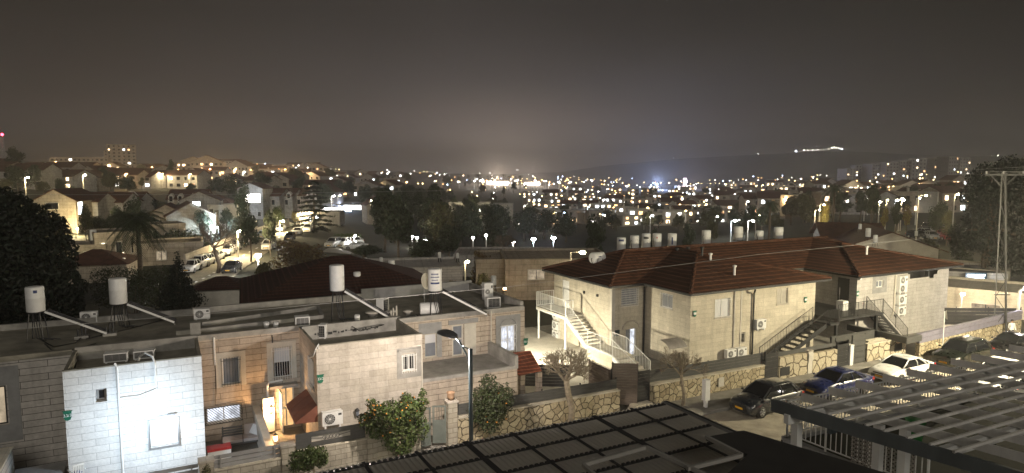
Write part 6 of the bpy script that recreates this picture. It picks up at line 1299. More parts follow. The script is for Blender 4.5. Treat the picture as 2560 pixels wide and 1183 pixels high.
# terrace floor and railing of the pergola terrace
rl = pz(1967, 1092, 6.3); rN = pz(2170, 1172, 6.3); rF = Vector((rl.x + 8.5, rl.y - .3, 6.3))
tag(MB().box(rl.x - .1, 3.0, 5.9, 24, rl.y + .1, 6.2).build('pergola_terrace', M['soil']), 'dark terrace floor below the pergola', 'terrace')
t = thing('railing', 'white baluster railing around the pergola terrace', 'railing', (rl.x, rl.y, 6.2))
g = rail(MB(), [rl, rl.lerp(rN, .5), rN, rN + (rN - rl) * .6], 1.0, True, .13, .013, .024); g.build('side_railing', wp, t); g = rail(MB(), [rl, rl.lerp(rF, .33), rl.lerp(rF, .66), rF], 1.0, True, .13, .013, .024); g.build('street_railing', wp, t)
MB().beam(rl - Vector((.06, 0, .06)), rN + (rN - rl) * .6 - Vector((.06, 0, .06)), .2, .14).beam(rl - Vector((.1, -.0, .06)), rF - Vector((0, -.0, .06)), .2, .14).build('kerb', M['render_grey'], t)
q = pz(2082, 1070, 7.4); t = thing('mailbox', 'blue grey box hanging on the side railing below the pergola', 'box', q); MB().box(-.14, -.05, -.12, .1, .05, .12).box(-.04, -.06, -.02, .04, -.04, .06).build('casing', M['pole_blue'], t, local=True)
t = thing('lattice_screen', 'white diagonal lattice screen between the pergola posts', 'screen', (13, 8.6, 6.2)); g = MB(); la = pz(2130, 1080, 7.2); lb = pz(2290, 1130, 7.0); la.z = lb.z = 6.25; d = (lb - la); ln = d.length; d.normalize(); hh = 1.0
for k in range(-8, int(ln / .1) + 1):
    for s_ in (1, -1):
        u0 = k * .1; u1 = u0 + hh; z0, z1 = (0, hh) if s_ > 0 else (hh, 0)
        c0, c1 = max(u0, 0), min(u1, ln)
        if c1 <= c0: continue
        zz = lambda u: z0 + (z1 - z0) * (u - u0) / hh
        g.beam(la + d * c0 + Vector((0, .006 * s_, zz(c0))), la + d * c1 + Vector((0, .006 * s_, zz(c1))), .028, .006, d.cross(Vector((0, 0, 1))))
g.build('slats', M['wood'], t); g = MB(); g.beam(la + Vector((0, 0, hh)), lb + Vector((0, 0, hh)), .05, .05).beam(la, lb, .05, .05); g.build('frame', wp, t)
t = thing('green_bin', 'green plastic bin on the pergola terrace between the posts', 'bin', pz(2287, 1062, 6.6) - Vector((0, 0, .4))); gn = plain('green_plastic', (.02, .16, .035), .5)
MB().lathe([(.22, 0), (.28, .5), (.29, .52)], (0, 0, 0), 4).build('body', gn, t, local=True); MB().lathe([(.31, .522), (.31, .56), (.24, .6)], (0, 0, 0), 4).build('lid', gn, t, local=True)
# lit shop across the street bend seen through the pergola
# ================================================================ MIDDLE DISTANCE
RZ0 = -HEAD
def hwin(par, side, u, z, w_, h_, W, Dp, pane, frame='plaster'):
    """a window on the front (-y), left (-x) or right (+x) face of a house of half sizes W, Dp"""
    g = MB(); q = MB(); t_ = .06
    if side == 'f': g.box(u - w_ / 2 - .1, -Dp - .08, z - .1, u + w_ / 2 + .1, -Dp - .003, z + h_ + .1); q.box(u - w_ / 2, -Dp - .12, z, u + w_ / 2, -Dp - .083, z + h_); q.k = 1; q.box(u - .04, -Dp - .135, z, u + .04, -Dp - .122, z + h_)
    else:
        s = -1 if side == 'l' else 1; g.box(s * (W + .08), u - w_ / 2 - .1, z - .1, s * (W + .003), u + w_ / 2 + .1, z + h_ + .1); q.box(s * (W + .12), u - w_ / 2, z, s * (W + .083), u + w_ / 2, z + h_); q.k = 1; q.box(s * (W + .135), u - .04, z, s * (W + .122), u + .04, z + h_)
    wo = g.build('window', M[frame], par, local=True); q.build('pane', [M[pane], M['dark_metal']], wo, local=True)
def house(label, P, w_, d_, h_, roof='flat', rot=0.0, wm='stone_far', rm='tile_far', wins=(), rise=2.2, grp=None, name='stone_house', tanks=0, over=.4):
    t = thing(name, label, 'house', P, RZ0 + R(rot), grp); W, D = w_ / 2, d_ / 2
    mb = MB(); mb.box(-W, -D, -2.5, W, D, h_)
    if roof == 'gable': mb.add([(-W, -D, h_), (0, -D, h_ + rise), (W, -D, h_), (-W, D, h_), (0, D, h_ + rise), (W, D, h_)], [(0, 2, 1), (3, 4, 5)])
    if roof == 'side': mb.add([(-W, -D, h_), (-W, 0, h_ + rise), (-W, D, h_), (W, -D, h_), (W, 0, h_ + rise), (W, D, h_)], [(0, 1, 2), (3, 5, 4)])
    mb.build('wall', M[wm], t, local=True); r = MB(); o = over; k = rise / (W if roof == 'gable' else D)
    if roof == 'gable':
        for s in (-1, 1): r.slab([(s * (W + o), -D - o, h_ - o * k + .12), (0, -D - o, h_ + rise + .12), (0, D + o, h_ + rise + .12), (s * (W + o), D + o, h_ - o * k + .12)], .12)
    elif roof == 'side':
        for s in (-1, 1): r.slab([(-W - o, s * (D + o), h_ - o * k + .12), (-W - o, 0, h_ + rise + .12), (W + o, 0, h_ + rise + .12), (W + o, s * (D + o), h_ - o * k + .12)], .12)
    elif roof == 'hip':
        m_ = min(W, D); a = [(-W - o, -D - o, h_), (W + o, -D - o, h_), (W + o, D + o, h_), (-W - o, D + o, h_)]
        b = [(-W + m_, 0, h_ + rise), (W - m_, 0, h_ + rise)] if W >= D else [(0, -D + m_, h_ + rise), (0, D - m_, h_ + rise)]
        if W >= D: r.add(a + b, [(0, 1, 5, 4), (1, 2, 5), (2, 3, 4, 5), (3, 0, 4), (3, 2, 1, 0)])
        else: r.add(a + b, [(0, 1, 4), (1, 2, 5, 4), (2, 3, 5), (3, 0, 4, 5), (3, 2, 1, 0)])
    else:
        r.box(-W + .2, -D + .2, h_ - .3, W - .2, D - .2, h_ - .1)
        pm = MB().box(-W - .05, -D - .05, h_ - .35, W + .05, -D + .2, h_ + .25).box(-W - .05, D - .2, h_ - .35, W + .05, D + .05, h_ + .25).box(-W - .05, -D + .2, h_ - .35, -W + .2, D - .2, h_ + .25).box(W - .2, -D + .2, h_ - .35, W + .05, D - .2, h_ + .25); pm.build('parapet', M[wm], t, local=True); rm = 'roofing'
    r.build('roof', M[rm], t, local=True)
    for (s, u, z, ww, hh, pn) in wins: hwin(t, s, u, z, ww, hh, W, D, pn)
    return t
def add_dormer(t, x, y, z, w_=1.3, h_=1.5, dp=2.0, wm='plaster', pane='glass'):
    b = MB().box(x - w_ / 2, y, z, x + w_ / 2, y + dp, z + h_).add([(x - w_ / 2, y, z + h_), (x + w_ / 2, y, z + h_), (x, y, z + h_ + w_ * .55), (x - w_ / 2, y + dp, z + h_), (x + w_ / 2, y + dp, z + h_), (x, y + dp, z + h_ + w_ * .55)], [(0, 1, 2), (5, 4, 3), (0, 2, 5, 3), (1, 4, 5, 2)]).build('dormer', M[wm], t, local=True)
    g = MB().box(x - w_ * .28, y - .04, z + .3, x + w_ * .28, y - .005, z + h_); g.build('window', M[pane], b, local=True)
def near_tank(label, x, y0, y1, D, letter=None, leg=.5, grp='water tanks on the further roofs'):
    b = pd(x, y1, D); hh = (y1 - y0) * D / F; return water_tank(label, (b.x, b.y, b.z - leg), hh * .29, hh, leg, None, letter, grp, pipes=False)
# red roofed house right behind the stone row
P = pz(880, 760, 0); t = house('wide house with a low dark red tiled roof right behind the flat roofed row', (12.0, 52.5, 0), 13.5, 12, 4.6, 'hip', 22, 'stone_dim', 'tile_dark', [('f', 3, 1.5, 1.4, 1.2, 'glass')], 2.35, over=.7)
near_tank('grey white tank standing on the dark red roof', 893, 680, 711, 50, (3, [(.5, .12, .3, .5)], 'ink_blue')); near_tank('dim small tank, leftmost behind the dark red roof', 893 + 3, 648, 664, 66); near_tank('small pale tank second from left behind the dark red roof', 914, 645, 660, 67); near_tank('small bright tank third behind the dark red roof', 953, 644, 659, 68); near_tank('larger lettered tank at the right ridge end of the dark red roof', 979, 651, 679, 60, (6, [(.5, .2, .35, .6)], 'ink_blue'))
near_tank('faint tank above the flat roofs, left of the lit pole lamp', 1099, 631, 645, 80); near_tank('faint tank beside the lit pole lamp', 1144, 633, 646, 80); near_tank('pale tank right of the lit bush on a lower roof', 1234, 690, 713, 55); near_tank('white box tank left of the tall cabinet unit', 1206, 711, 727, 52)
# flat houses between the row and the park
house('low flat house with a dim tan wall, left of the pole lamp', gp(1010, 722), 13, 9, 2.8, 'flat', 10, 'stone_dim', wins=[('f', 1, 1.2, 1.3, 1, 'glass')]); house('flat house with a small lit window near the park edge', gp(1385, 738), 12, 10, 4.6, 'flat', 4, 'stone_far', wins=[('f', -2.6, 2.6, 1.7, 1, 'dim'), ('f', .3, 2.9, .6, .8, 'glass')]); house('darker flat block joined to the left of the lit window house', gp(1272, 735), 8, 9, 4.4, 'flat', 4, 'stone_far'); house('flat roofed house further back below the park lamps', gp(1265, 690), 15, 10, 3.5, 'flat', 0, 'stone_grey')
tag(MB().box(30.5, 57, 0, 31.2, 60, 2.1).build('garden_hut', M['plaster']), 'small lit orange hut behind the end house', 'hut') if False else None
# house with pale gable by the car park at the right
P = gp(2200, 612); D_ = depth(P)
t = house('pale house with a broad red tiled roof and wide gable beside the car park', gd_at(2195, 96), 11.5, 15, 3.6, 'gable', -16, 'plaster', 'tile_far', [('f', 3.6, 1.3, .8, .9, 'glass')], 2.1, over=.9); house('lower red roofed wing with a lit chimney like porch, left of the wide gable', gd_at(2122, 104), 8, 11, 3.6, 'side', -16, 'stone_grey', 'tile_far', [('f', 2.2, .6, 1.1, 1.9, 'amber')], 2.0, over=.7)
for i, (x, y0, y1, D) in enumerate(((2150, 560, 573, 90), (2170, 571, 592, 84), (2188, 588, 606, 78), (2290, 578, 590, 88))): near_tank(['small white tank far left on the dim roof before the wide gable', 'white tank second on the dim roof before the wide gable', 'largest white box tank before the wide gable', 'white tank right of the wide gable'][i], x, y0, y1, D)
house('dim flat house in shade behind the red wing roof', gd_at(2330, 78), 13, 9, 2.4, 'flat', -20, 'stone_dim'); house('pale flat house with a barred window, behind the lilac wing', gd_at(2440, 66), 12, 8, 2.2, 'flat', -38, 'stone_cream', wins=[('f', 1.5, .3, 2.2, .8, 'dim')]); house('orange lit flat house behind the glowing signboard', gd_at(2420, 80), 9, 8, 2.2, 'flat', -38, 'stone_cream')
sgp = pd(2440, 698, 72); t = thing('signboard', 'glowing dark signboard with four lines of white lettering on the flat roof', 'sign', (sgp.x, sgp.y, sgp.z), RZ0); MB().box(-1.15, 0, -.85, 1.15, .12, .7).build('board', M['pole_blue'], t, local=True)
g = MB(); rng = random.Random(2)
for (z, w_, hh) in ((.42, .95, .2), (.08, .85, .14), (-.26, 1.05, .16), (-.58, .7, .13)):
    u = -w_
    while u < w_: l_ = rng.uniform(.10, .24); g.box(u, -.03, z - hh / 2, min(w_, u + l_), -.005, z + hh / 2); u += l_ + .05
g.build('lettering', emit('sign_glow', (.8, .93, 1), 7), t, local=True); MB().box(-.9, .03, -2.2, -.8, .1, -.85).box(.8, .03, -2.2, .9, .1, -.85).build('post', M['dark_metal'], t, local=True)
light(t, (0, -1.0, 0), 260, (.85, .93, 1), 'POINT', .3, local=True)
P = gd_at(2380, 57); slat_fence('dark board fence before the barred window house', (P.x - 4, P.y + 2.2), (P.x + 5.5, P.y - 3.2), .3, 1.9, 'dark_metal', .3)
# ---- the road climbing away at the left
le = [(395, 722), (455, 692), (505, 668), (560, 641), (640, 603), (700, 580), (745, 562), (772, 549), (800, 538)]; re_ = [(480, 745), (570, 704), (602, 676), (650, 643), (692, 617), (728, 597), (766, 573), (788, 556), (812, 541)]
def strip(a, b, n_=60, dz=.16, f0=0.0, f1=1.0):
    mb = MB(); A, Bq = [gp(*q) for q in a], [gp(*q) for q in b]
    for i in range(n_ + 1):
        s_ = i / n_ * (len(a) - 1); k = min(int(s_), len(a) - 2); u = s_ - k; p, q = A[k].lerp(A[k + 1], u), Bq[k].lerp(Bq[k + 1], u)
        for v_ in (f0, f1): c = p.lerp(q, v_); mb.v.append(Vector((c.x, c.y, ground(c.x, c.y) + dz)))
        if i and (f1 - f0 > .2 or i % 3 == 1): j = 2 * i; mb.f.append([j - 2, j - 1, j + 1, j]); mb.m.append(0)
    return mb
M['asphalt_pale'] = plain('worn_asphalt', (.20, .18, .14), .85, var=.2, scale=.5)
structure('road', strip(le, re_), M['asphalt_pale']); structure('road_marking', strip(le, re_, 90, .20, .47, .52), M['white_paint'])
def ground_wall(label, pts, h_, m='plaster', th=.3):
    t = thing('boundary_wall', label, 'wall', gp(*pts[0])); mb = MB(); P = []
    for a, b in zip(pts[:-1], pts[1:]):
        A, Bq = gp(*a), gp(*b)
        for k in range(8): P.append(A.lerp(Bq, k / 8))
    P.append(gp(*pts[-1]))
    for a, b in zip(P[:-1], P[1:]):
        a = Vector((a.x, a.y, ground(a.x, a.y))); b = Vector((b.x, b.y, ground(b.x, b.y))); d = (b - a); n_ = Vector((-d.y, d.x, 0)).normalized() * th / 2
        z0, z1 = Vector((0, 0, -.5)), Vector((0, 0, h_)); mb.add([a - n_ + z0, b - n_ + z0, b + n_ + z0, a + n_ + z0, a - n_ + z1, b - n_ + z1, b + n_ + z1, a + n_ + z1], [(4, 5, 6, 7), (0, 1, 5, 4), (2, 3, 7, 6), (1, 2, 6, 5), (3, 0, 4, 7)])
    mb.build('masonry', M[m], t)
ground_wall('lamp lit pale boundary wall along the climbing road', [(455, 688), (530, 652), (580, 628), (640, 598)], 2.6, 'stone_far'); ground_wall('rough lit boundary wall where the road turns away', [(640, 597), (690, 579), (720, 568)], 2.2, 'stone_far'); ground_wall('pale pinkish garden wall below the dark hedge', [(420, 592), (500, 590), (535, 578)], 2.0, 'plaster')
CARR = [(470, 682, 'hatch', 'paint_white'), (488, 673, 'suv', 'paint_white'), (508, 664, 'hatch', 'paint_white'), (533, 652, 'sedan', 'paint_silver'), (563, 638, 'hatch', 'paint_white'), (580, 627, 'suv', 'paint_white'), (612, 612, 'hatch', 'paint_white'), (655, 594, 'sedan', 'paint_white'), (672, 588, 'hatch', 'paint_silver'), (700, 577, 'sedan', 'paint_white')]
rd = (gp(700, 590) - gp(500, 690)); ra = math.atan2(rd.y, rd.x)
for i, (x, y, k, pt_) in enumerate(CARR): q = gp(x, y + 3); car(k, pt_, 'parked car, %s from the lower end of the row left of the climbing road' % nth(i), (q.x, q.y, q.z + .17), ra, 'cars parked up the climbing road')
for i, (x, y, k, pt_) in enumerate([(573, 684, 'sedan', 'paint_dark'), (668, 627, 'suv', 'paint_white'), (722, 603, 'hatch', 'paint_dark'), (742, 588, 'sedan', 'paint_white'), (768, 582, 'suv', 'paint_white')]): q = gp(x, y); car(k, pt_, 'car standing %s from the lower end right of the climbing road' % nth(i), (q.x, q.y, q.z + .17), ra, 'cars parked up the climbing road')
for i, (x, y, k, pt_) in enumerate([(832, 613, 'suv', 'paint_silver'), (857, 613, 'suv', 'paint_white'), (888, 620, 'sedan', 'paint_white'), (880, 607, 'hatch', 'paint_white')]): q = gp(x, y + 6); car(k, pt_, 'car in the small white lit car park, %s' % ['leftmost', 'second from the left', 'nearest the lamp', 'behind the lamp pole'][i], (q.x, q.y, q.z + .1), RZ0 + R([80, 84, 10, 20][i]), 'cars in the small lit car park')
structure('car_park', strip([(800, 632), (850, 606)], [(905, 640), (915, 612)], 8, .1), M['asphalt_pale'])
rng = random.Random(8)
for i, (x, y) in enumerate([(2300, 598), (2318, 592), (2335, 600), (2352, 588), (2370, 596), (2386, 604), (2400, 592), (2372, 582), (2345, 577), (2318, 578), (2420, 600), (2405, 580)]): q = gp(x, y); car(rng.choice(['hatch', 'sedan', 'suv']), rng.choice(['paint_white', 'paint_silver', 'paint_dark', 'paint_red']), 'car in the busy lit car park beyond the red gable, %s in its rows' % nth(i), (q.x, q.y, q.z + .05), RZ0 + R(rng.uniform(60, 110)), 'cars in the car park by the big tree', i in (1, 4))
# ---- houses at the left middle distance
house('low flat house with a long lamp lit wall at the left', gp(190, 655), 9.5, 7, 2.6, 'flat', 14, 'stone_far', wins=[('f', 2.2, .9, .7, .9, 'glass'), ('f', 3.4, .9, .7, .9, 'glass')]); house('flat house with arched dark windows stepping up to the right', gp(285, 648), 6.5, 8, 4.2, 'flat', 38, 'stone_far', wins=[('f', -2.2, 1.2, .7, 1.7, 'glass'), ('f', -.2, 1.2, .7, 1.7, 'glass'), ('f', 1.8, 1.2, .7, 1.7, 'glass')]); house('further flat house with arched windows behind the palm', gp(400, 612), 6.5, 7, 3.6, 'flat', 38, 'stone_far', wins=[('f', -1.6, 1.0, .6, 1.7, 'glass'), ('f', .2, 1.0, .6, 1.2, 'glass'), ('f', 1.8, 1.0, .7, 1.6, 'glass')])
house('low house under a wide dark flat roof sheet beside the road', gp(420, 655), 9, 8, 3.0, 'flat', 25, 'stone_far', wins=[('f', -1, .8, 1.2, 1.2, 'dim')]); house('small red tiled house with clutter on its roof at the left', gp(235, 700), 8, 7, 2.2, 'hip', 18, 'stone_far', 'tile_far', rise=1.6); house('small shed with a green lit wall below the bare road tree', gp(545, 765), 5, 4, 1.9, 'hip', 12, 'plaster', 'tile_dark', rise=1.0)
near_tank('white tank left of two on the small red roof', 294, 645, 659, 84); near_tank('white tank right of two on the small red roof', 310, 645, 659, 84); near_tank('tall tank left of two on the low lamp lit house', 234, 575, 601, 100); near_tank('short tank right of two on the low lamp lit house', 254, 582, 592, 104)
t = house('tall gabled house floodlit yellow from below, with a bright glazed corner', gd_at(172, 128), 7.2, 10, 5.6, 'gable', 8, 'stone_far', 'tile_far', [('f', -.4, 4.0, 2.0, 1.1, 'glass'), ('f', 0, .9, 1.9, 1.4, 'glass'), ('r', -3.6, 3.0, 1.5, 2.2, 'cool')], 2.0); house('lower side wing of the yellow floodlit house', gd_at(138, 127), 3.2, 7, 4.2, 'flat', 8, 'stone_grey', wins=[('f', 0, 1.6, .9, 1.2, 'glass')]); t = house('long dark roofed wing with a bright window strip behind the floodlit gable', gd_at(213, 133), 8.5, 7, 5.2, 'side', 4, 'stone_grey', 'tile_far', [('f', -1.6, 4.0, 3.2, .9, 'cool'), ('f', 1.4, 4.0, 1.8, .9, 'white_lit')], 1.6)
house('dim terraced house with a small dormer, right of the bright window strip', gd_at(275, 140), 9, 8, 5.2, 'side', 4, 'stone_grey', 'tile_far', [('f', 1.5, 3.9, .9, 1, 'glass')], 1.8); t = house('terraced house with a lit lantern dormer at the left', gd_at(318, 146), 8, 8, 5.4, 'side', 4, 'stone_grey', 'tile_far', [('f', 1.0, 3.6, 1.6, 1, 'dim')], 1.8); add_dormer(t, 2.6, -4.2, 4.6, 1.8, 2.0, 2, 'plaster', 'amber')
house('left twin gable of the pale double house above the hedge', gd_at(420, 133), 6.2, 9, 4.4, 'gable', 22, 'stone_far', 'tile_far', rise=1.7); t = house('right twin gable with two dormers, above the hedge', gd_at(472, 131), 8.4, 9, 4.2, 'gable', 30, 'stone_far', 'tile_far', [('f', 1.6, 1.4, .7, 1.3, 'glass')], 2.4); add_dormer(t, 3.6, -3.6, 3.8, 1.2, 1.5, 1.5); t = house('pale block with an outside stair lit cold white', gd_at(512, 136), 4.5, 7, 4.3, 'flat', 20, 'stone_far', wins=[('f', .6, 1.8, .7, 1.3, 'glass')])
t = house('gabled house with a lit upper window above the cold lit stair', gd_at(505, 150), 8, 8, 6.2, 'gable', 18, 'stone_grey', 'tile_far', [('f', -.6, 5.0, 1.5, .9, 'cool')], 1.9); house('pale square house washed by cold white floodlight', gd_at(562, 148), 6, 7, 5.4, 'flat', 14, 'plaster', wins=[('f', .5, 2.8, .8, 1.4, 'glass')]); t = house('dark roofed house with three white dormer gables on the left slope', gd_at(478, 175), 9, 8, 5.2, 'side', 10, 'stone_far', 'tile_far', [], 2.2)
for u in (-3.6, -1.4, 1.6): add_dormer(t, u, -4.25, 4.2, 1.3, 1.6, 2)
house('violet lit low house under a broad dark roof', gd_at(545, 185), 9, 8, 3.4, 'hip', 8, 'plaster', 'tile_far', [('f', 3.2, .2, 2.0, 2.6, 'violet')], 2.6); t = house('narrow tower house with a dazzling white balcony', gd_at(640, 190), 7, 8, 8.5, 'gable', 0, 'stone_grey', 'tile_far', [('f', .1, 4.6, 5.4, 2.4, 'white_lit'), ('f', 2.4, .8, .8, 1.2, 'glass')], 1.5)
for i, x in enumerate((690, 722, 752)): t = house('terraced house, %s of three with tall white bays beside the dazzling balcony' % nth(i), gd_at(x, 196 + 3 * i), 6.4, 9, 6.6, 'side', -6, 'stone_grey', 'tile_far', [('f', -1.6, 1.5, .8, 1.6, 'glass'), ('f', 1.4, 4.0, .8, 1.4, 'glass')], 2.0, 'terraced houses with white bays'); add_dormer(t, (-1.5, 2.2, .4)[i], -4.8, 5.6, 1.4, 1.5, 1.6)
house('dark gabled house by the big layered cedar', gd_at(950, 205), 9.5, 9, 6.0, 'gable', 22, 'stone_far', 'tile_far', [('f', 1.2, 2.9, 1.4, 1.1, 'warm'), ('f', .6, .5, .9, .9, 'glass')], 3.0); house('cold lit end house right of the dark gable', gd_at(982, 215), 5, 7, 7, 'flat', 10, 'stone_grey', wins=[('f', .6, 2.2, 1.2, 2.2, 'cool')]); house('low pale house behind the cedar under the lit road', gd_at(800, 185), 12, 8, 3.2, 'flat', 4, 'stone_grey', wins=[('f', -2, .9, .7, 1.6, 'cool'), ('f', 0, .9, .7, 1.6, 'cool')])
house('house with a pale lit gable panel behind the cedar', gd_at(812, 250), 11, 9, 6.5, 'gable', -8, 'stone_grey', 'tile_far', [('f', -2.4, 3.2, 3.0, 1.6, 'dim')], 3.2); house('long building lit yellow in the middle of the valley', gd_at(1175, 330), 20, 9, 8, 'flat', -2, 'plaster', wins=[('f', -3, 3.6, 2.6, 1.5, 'white_lit'), ('f', 1.5, 3.6, 2.6, 1.5, 'warm'), ('f', 6, 3.6, 2, 1.5, 'white_lit')]); house('dim block joined to the right of the yellow lit building', gd_at(1250, 335), 13, 9, 9, 'flat', -2, 'stone_grey', wins=[('f', 0, 4, 6, .8, 'dim')])
# ---- far buildings: one mesh each, they show a few pixels
FM = ['stone_far', 'tile_far', 'warm', 'cool', 'amber', 'glass', 'white_lit', 'stone_grey', 'plaster']
def far_house(label, P, w_, d_, h_, roof, rot, wall_i, lit, rng, grp, floors=2, cat='house', name='distant_house'):
    mb = MB(); W, D = w_ / 2, d_ / 2; mb.k = wall_i; mb.box(-W, -D, -4, W, D, h_)
    if roof in ('gable', 'side'):
        rs = (W if roof == 'gable' else D) * .42; mb.k = wall_i
        if roof == 'gable': mb.add([(-W, -D, h_), (W, -D, h_), (0, -D, h_ + rs)], [(0, 1, 2)]); mb.k = 1; [mb.slab([(s * (W + .4), -D - .4, h_), (0, -D - .4, h_ + rs + .2), (0, D + .4, h_ + rs + .2), (s * (W + .4), D + .4, h_)], .2) for s in (-1, 1)]
        else: mb.add([(s * W, y, h_ + z) for s in (-1, 1) for (y, z) in ((-D, 0), (D, 0), (0, rs))], [(0, 1, 2), (5, 4, 3)]); mb.k = 1; [mb.slab([(-W - .4, s * (D + .4), h_), (-W - .4, 0, h_ + rs + .2), (W + .4, 0, h_ + rs + .2), (W + .4, s * (D + .4), h_)], .2) for s in (-1, 1)]
    else: mb.box(-W - .1, -D - .1, h_ + .001, W + .1, D + .1, h_ + .3); x = rng.uniform(-W * .5, W * .5); mb.k = 8; mb.cyl((x, 0, h_ + .3), (x, 0, h_ + 1.7), .45, n=8)
    n_ = max(2, int(w_ / 3.2)); cells = [(i, f) for i in range(n_) for f in range(floors)]; rng.shuffle(cells)
    for q, (i, f) in enumerate(cells):
        u = -W + (i + .5) * w_ / n_; z = .9 + f * h_ / floors; hh = h_ / floors * .45
        mb.k = rng.choice([2, 3, 4, 2, 6]) if q < lit else 5
        ww = rng.uniform(.5, .95); mb.box(u - ww, -D - .12, z, u + ww, -D - .01, z + hh)
    o = mb.build(name, [M[k] for k in FM], None); o.location = P; o.rotation_euler = (0, 0, RZ0 + R(rot)); return tag(o, label, cat, grp)
rng = random.Random(31)
CL = [  # phrase, group, x0, x1, rows of base pixel, count per row, width m, storeys height, roofs, chance lit, walls
    ('{} house on the left hillside under yellow lamps', 0, 600, (438, 452, 470), 9, (11, 15), (4.5, 6.5), ('gable', 'side', 'side'), .8, (0, 7)),
    ('{} house on the far left skyline ridge', 455, 860, (417, 428, 440), 9, (15, 26), (6, 11), ('flat', 'gable', 'side'), 2.2, (0, 0, 8)),
    ('{} house between ridge and bright valley centre', 640, 1010, (452, 466, 490), 8, (10, 15), (5.5, 8), ('side', 'gable', 'flat'), 1.3, (0, 7)),
    ('{} small flat house across the park', 1345, 1800, (531, 545, 560), 13, (8, 12), (4.2, 6.2), ('flat', 'flat', 'flat', 'side'), 2.2, (0, 8, 7)),
    ('{} house below the bright store', 1300, 1990, (488, 500, 515), 14, (9, 15), (4.5, 7), ('flat', 'flat', 'side'), 2.2, (0, 7, 7)),
    ('{} house left of the big right tree', 1800, 2400, (474, 490, 512, 534), 11, (10, 15), (4.5, 7.5), ('side', 'gable', 'flat'), 2.0, (0, 7, 8)),
]
RN = ['back row', 'middle row', 'front row', 'nearest row']
for ph, xa, xb, ys, n_, wr_, hr_, rfs, lit, wl in CL:
    for j, y in enumerate(ys):
        for i in range(n_):
            x = xa + (xb - xa) * (i + .5 + rng.uniform(-.35, .35)) / n_; yy = y + rng.uniform(-4, 4); Pq = gp(x, yy); h_ = rng.uniform(*hr_)
            far_house(ph.format(RN[j]) + ', ' + nth(i) + ' from the left', Pq, rng.uniform(*wr_), rng.uniform(8, 11), h_, rng.choice(rfs), rng.uniform(-25, 25), rng.choice(wl), int(lit * 1.5 + rng.random() * 2.2), rng, 'distant ' + ph.format('').strip(), 2 if h_ < 8 else 3)
for i, (x, D, w_, h_) in enumerate([(2112, 800, 12, 16), (2140, 820, 11, 20), (2176, 790, 13, 21), (2216, 780, 15, 22), (2250, 800, 13, 23), (2288, 790, 15, 25), (2325, 810, 13, 24), (2362, 790, 15, 25), (2395, 800, 13, 23)]):
    far_house('grey apartment block, %s from the left in the far group left of the big tree' % nth(i), gd_at(x, D), w_, 16, h_, 'flat', rng.uniform(-20, 20), 7, rng.choice([1, 2, 3, 5]), rng, 'distant apartment blocks', 6, 'apartment block', 'apartment_block')
far_house('tall tower block with few lit windows on the left skyline', gd_at(311, 560), 21, 18, 22, 'flat', 30, 0, 5, rng, None, 8, 'tower block', 'tower_block'); far_house('shoulder block joined to the left of the tower block', gd_at(285, 556), 10, 14, 17, 'flat', 30, 0, 2, rng, None, 7, 'tower block', 'tower_block'); far_house('long low institutional block left of the tower block', gd_at(215, 545), 42, 15, 10, 'flat', 12, 0, 2, rng, None, 3, 'apartment block', 'apartment_block'); far_house('low annexe right of the tower block', gd_at(345, 560), 18, 14, 6, 'flat', 10, 0, 0, rng, None, 2, 'apartment block', 'apartment_block')
# lit store and fuel station far right of centre
def lit_shed(label, x, y, w_, h_, mats, D=None):
    P = gp(x, y) if D is None else gd_at(x, D); t = thing('lit_store', label, 'store', P, RZ0); MB().box(-w_ / 2, 0, -2, w_ / 2, 12, h_).build('hall', M['stone_grey'], t, local=True); MB().box(-w_ / 2 - .5, -3, h_ + .002, w_ / 2 + .5, 12, h_ + .8).build('roof', M['roofing'], t, local=True)
    n_ = 6
    for k in range(n_): u = -w_ / 2 + w_ * k / n_; MB().box(u + .3, -.2, .4, u + w_ / n_ - .3, -.01, h_ - .5).build('shop_window', M[mats[k % len(mats)]], t, local=True)
    return t, P
for k_, c_, s_ in (('bright_white', (1, .96, .92), 9), ('bright_blue', (.45, .65, 1), 14), ('bright_pink', (1, .75, .9), 8)): M[k_] = emit(k_, c_, s_)
t, P = lit_shed('brilliantly lit long store front far beyond the village', 1715, 474, 24, 4, ('bright_white', 'bright_pink', 'bright_white')); MB().box(-4, -.4, 5.5, 0, .2, 14).build('totem', M['bright_pink'], t, local=True); light(t, (0, -8, 6), 60000, (1, .82, .95), 'POINT', 2, local=True)
t, P = lit_shed('store with a dazzling blue white floodlight, left of the long store', 1632, 474, 10, 3.5, ('bright_blue', 'bright_white')); MB().ball((4, -3, 6.5), 1.3, 12).build('floodlight', M['bright_blue'], t, local=True); light(t, (4, -6, 9), 380000, (.42, .56, 1), 'POINT', 2, local=True)
t, P = lit_shed('white lit halls in the bright valley centre', 1245, 463, 30, 4.5, ('bright_white', 'bright_white')); light(t, (0, -12, 14), 330000, (1, .80, .62), 'POINT', 3, local=True)
t, P = lit_shed('second white lit hall right of the bright valley centre', 1330, 464, 22, 4, ('bright_white', 'white_lit')); light(t, (0, -12, 12), 140000, (1, .80, .66), 'POINT', 3, local=True)
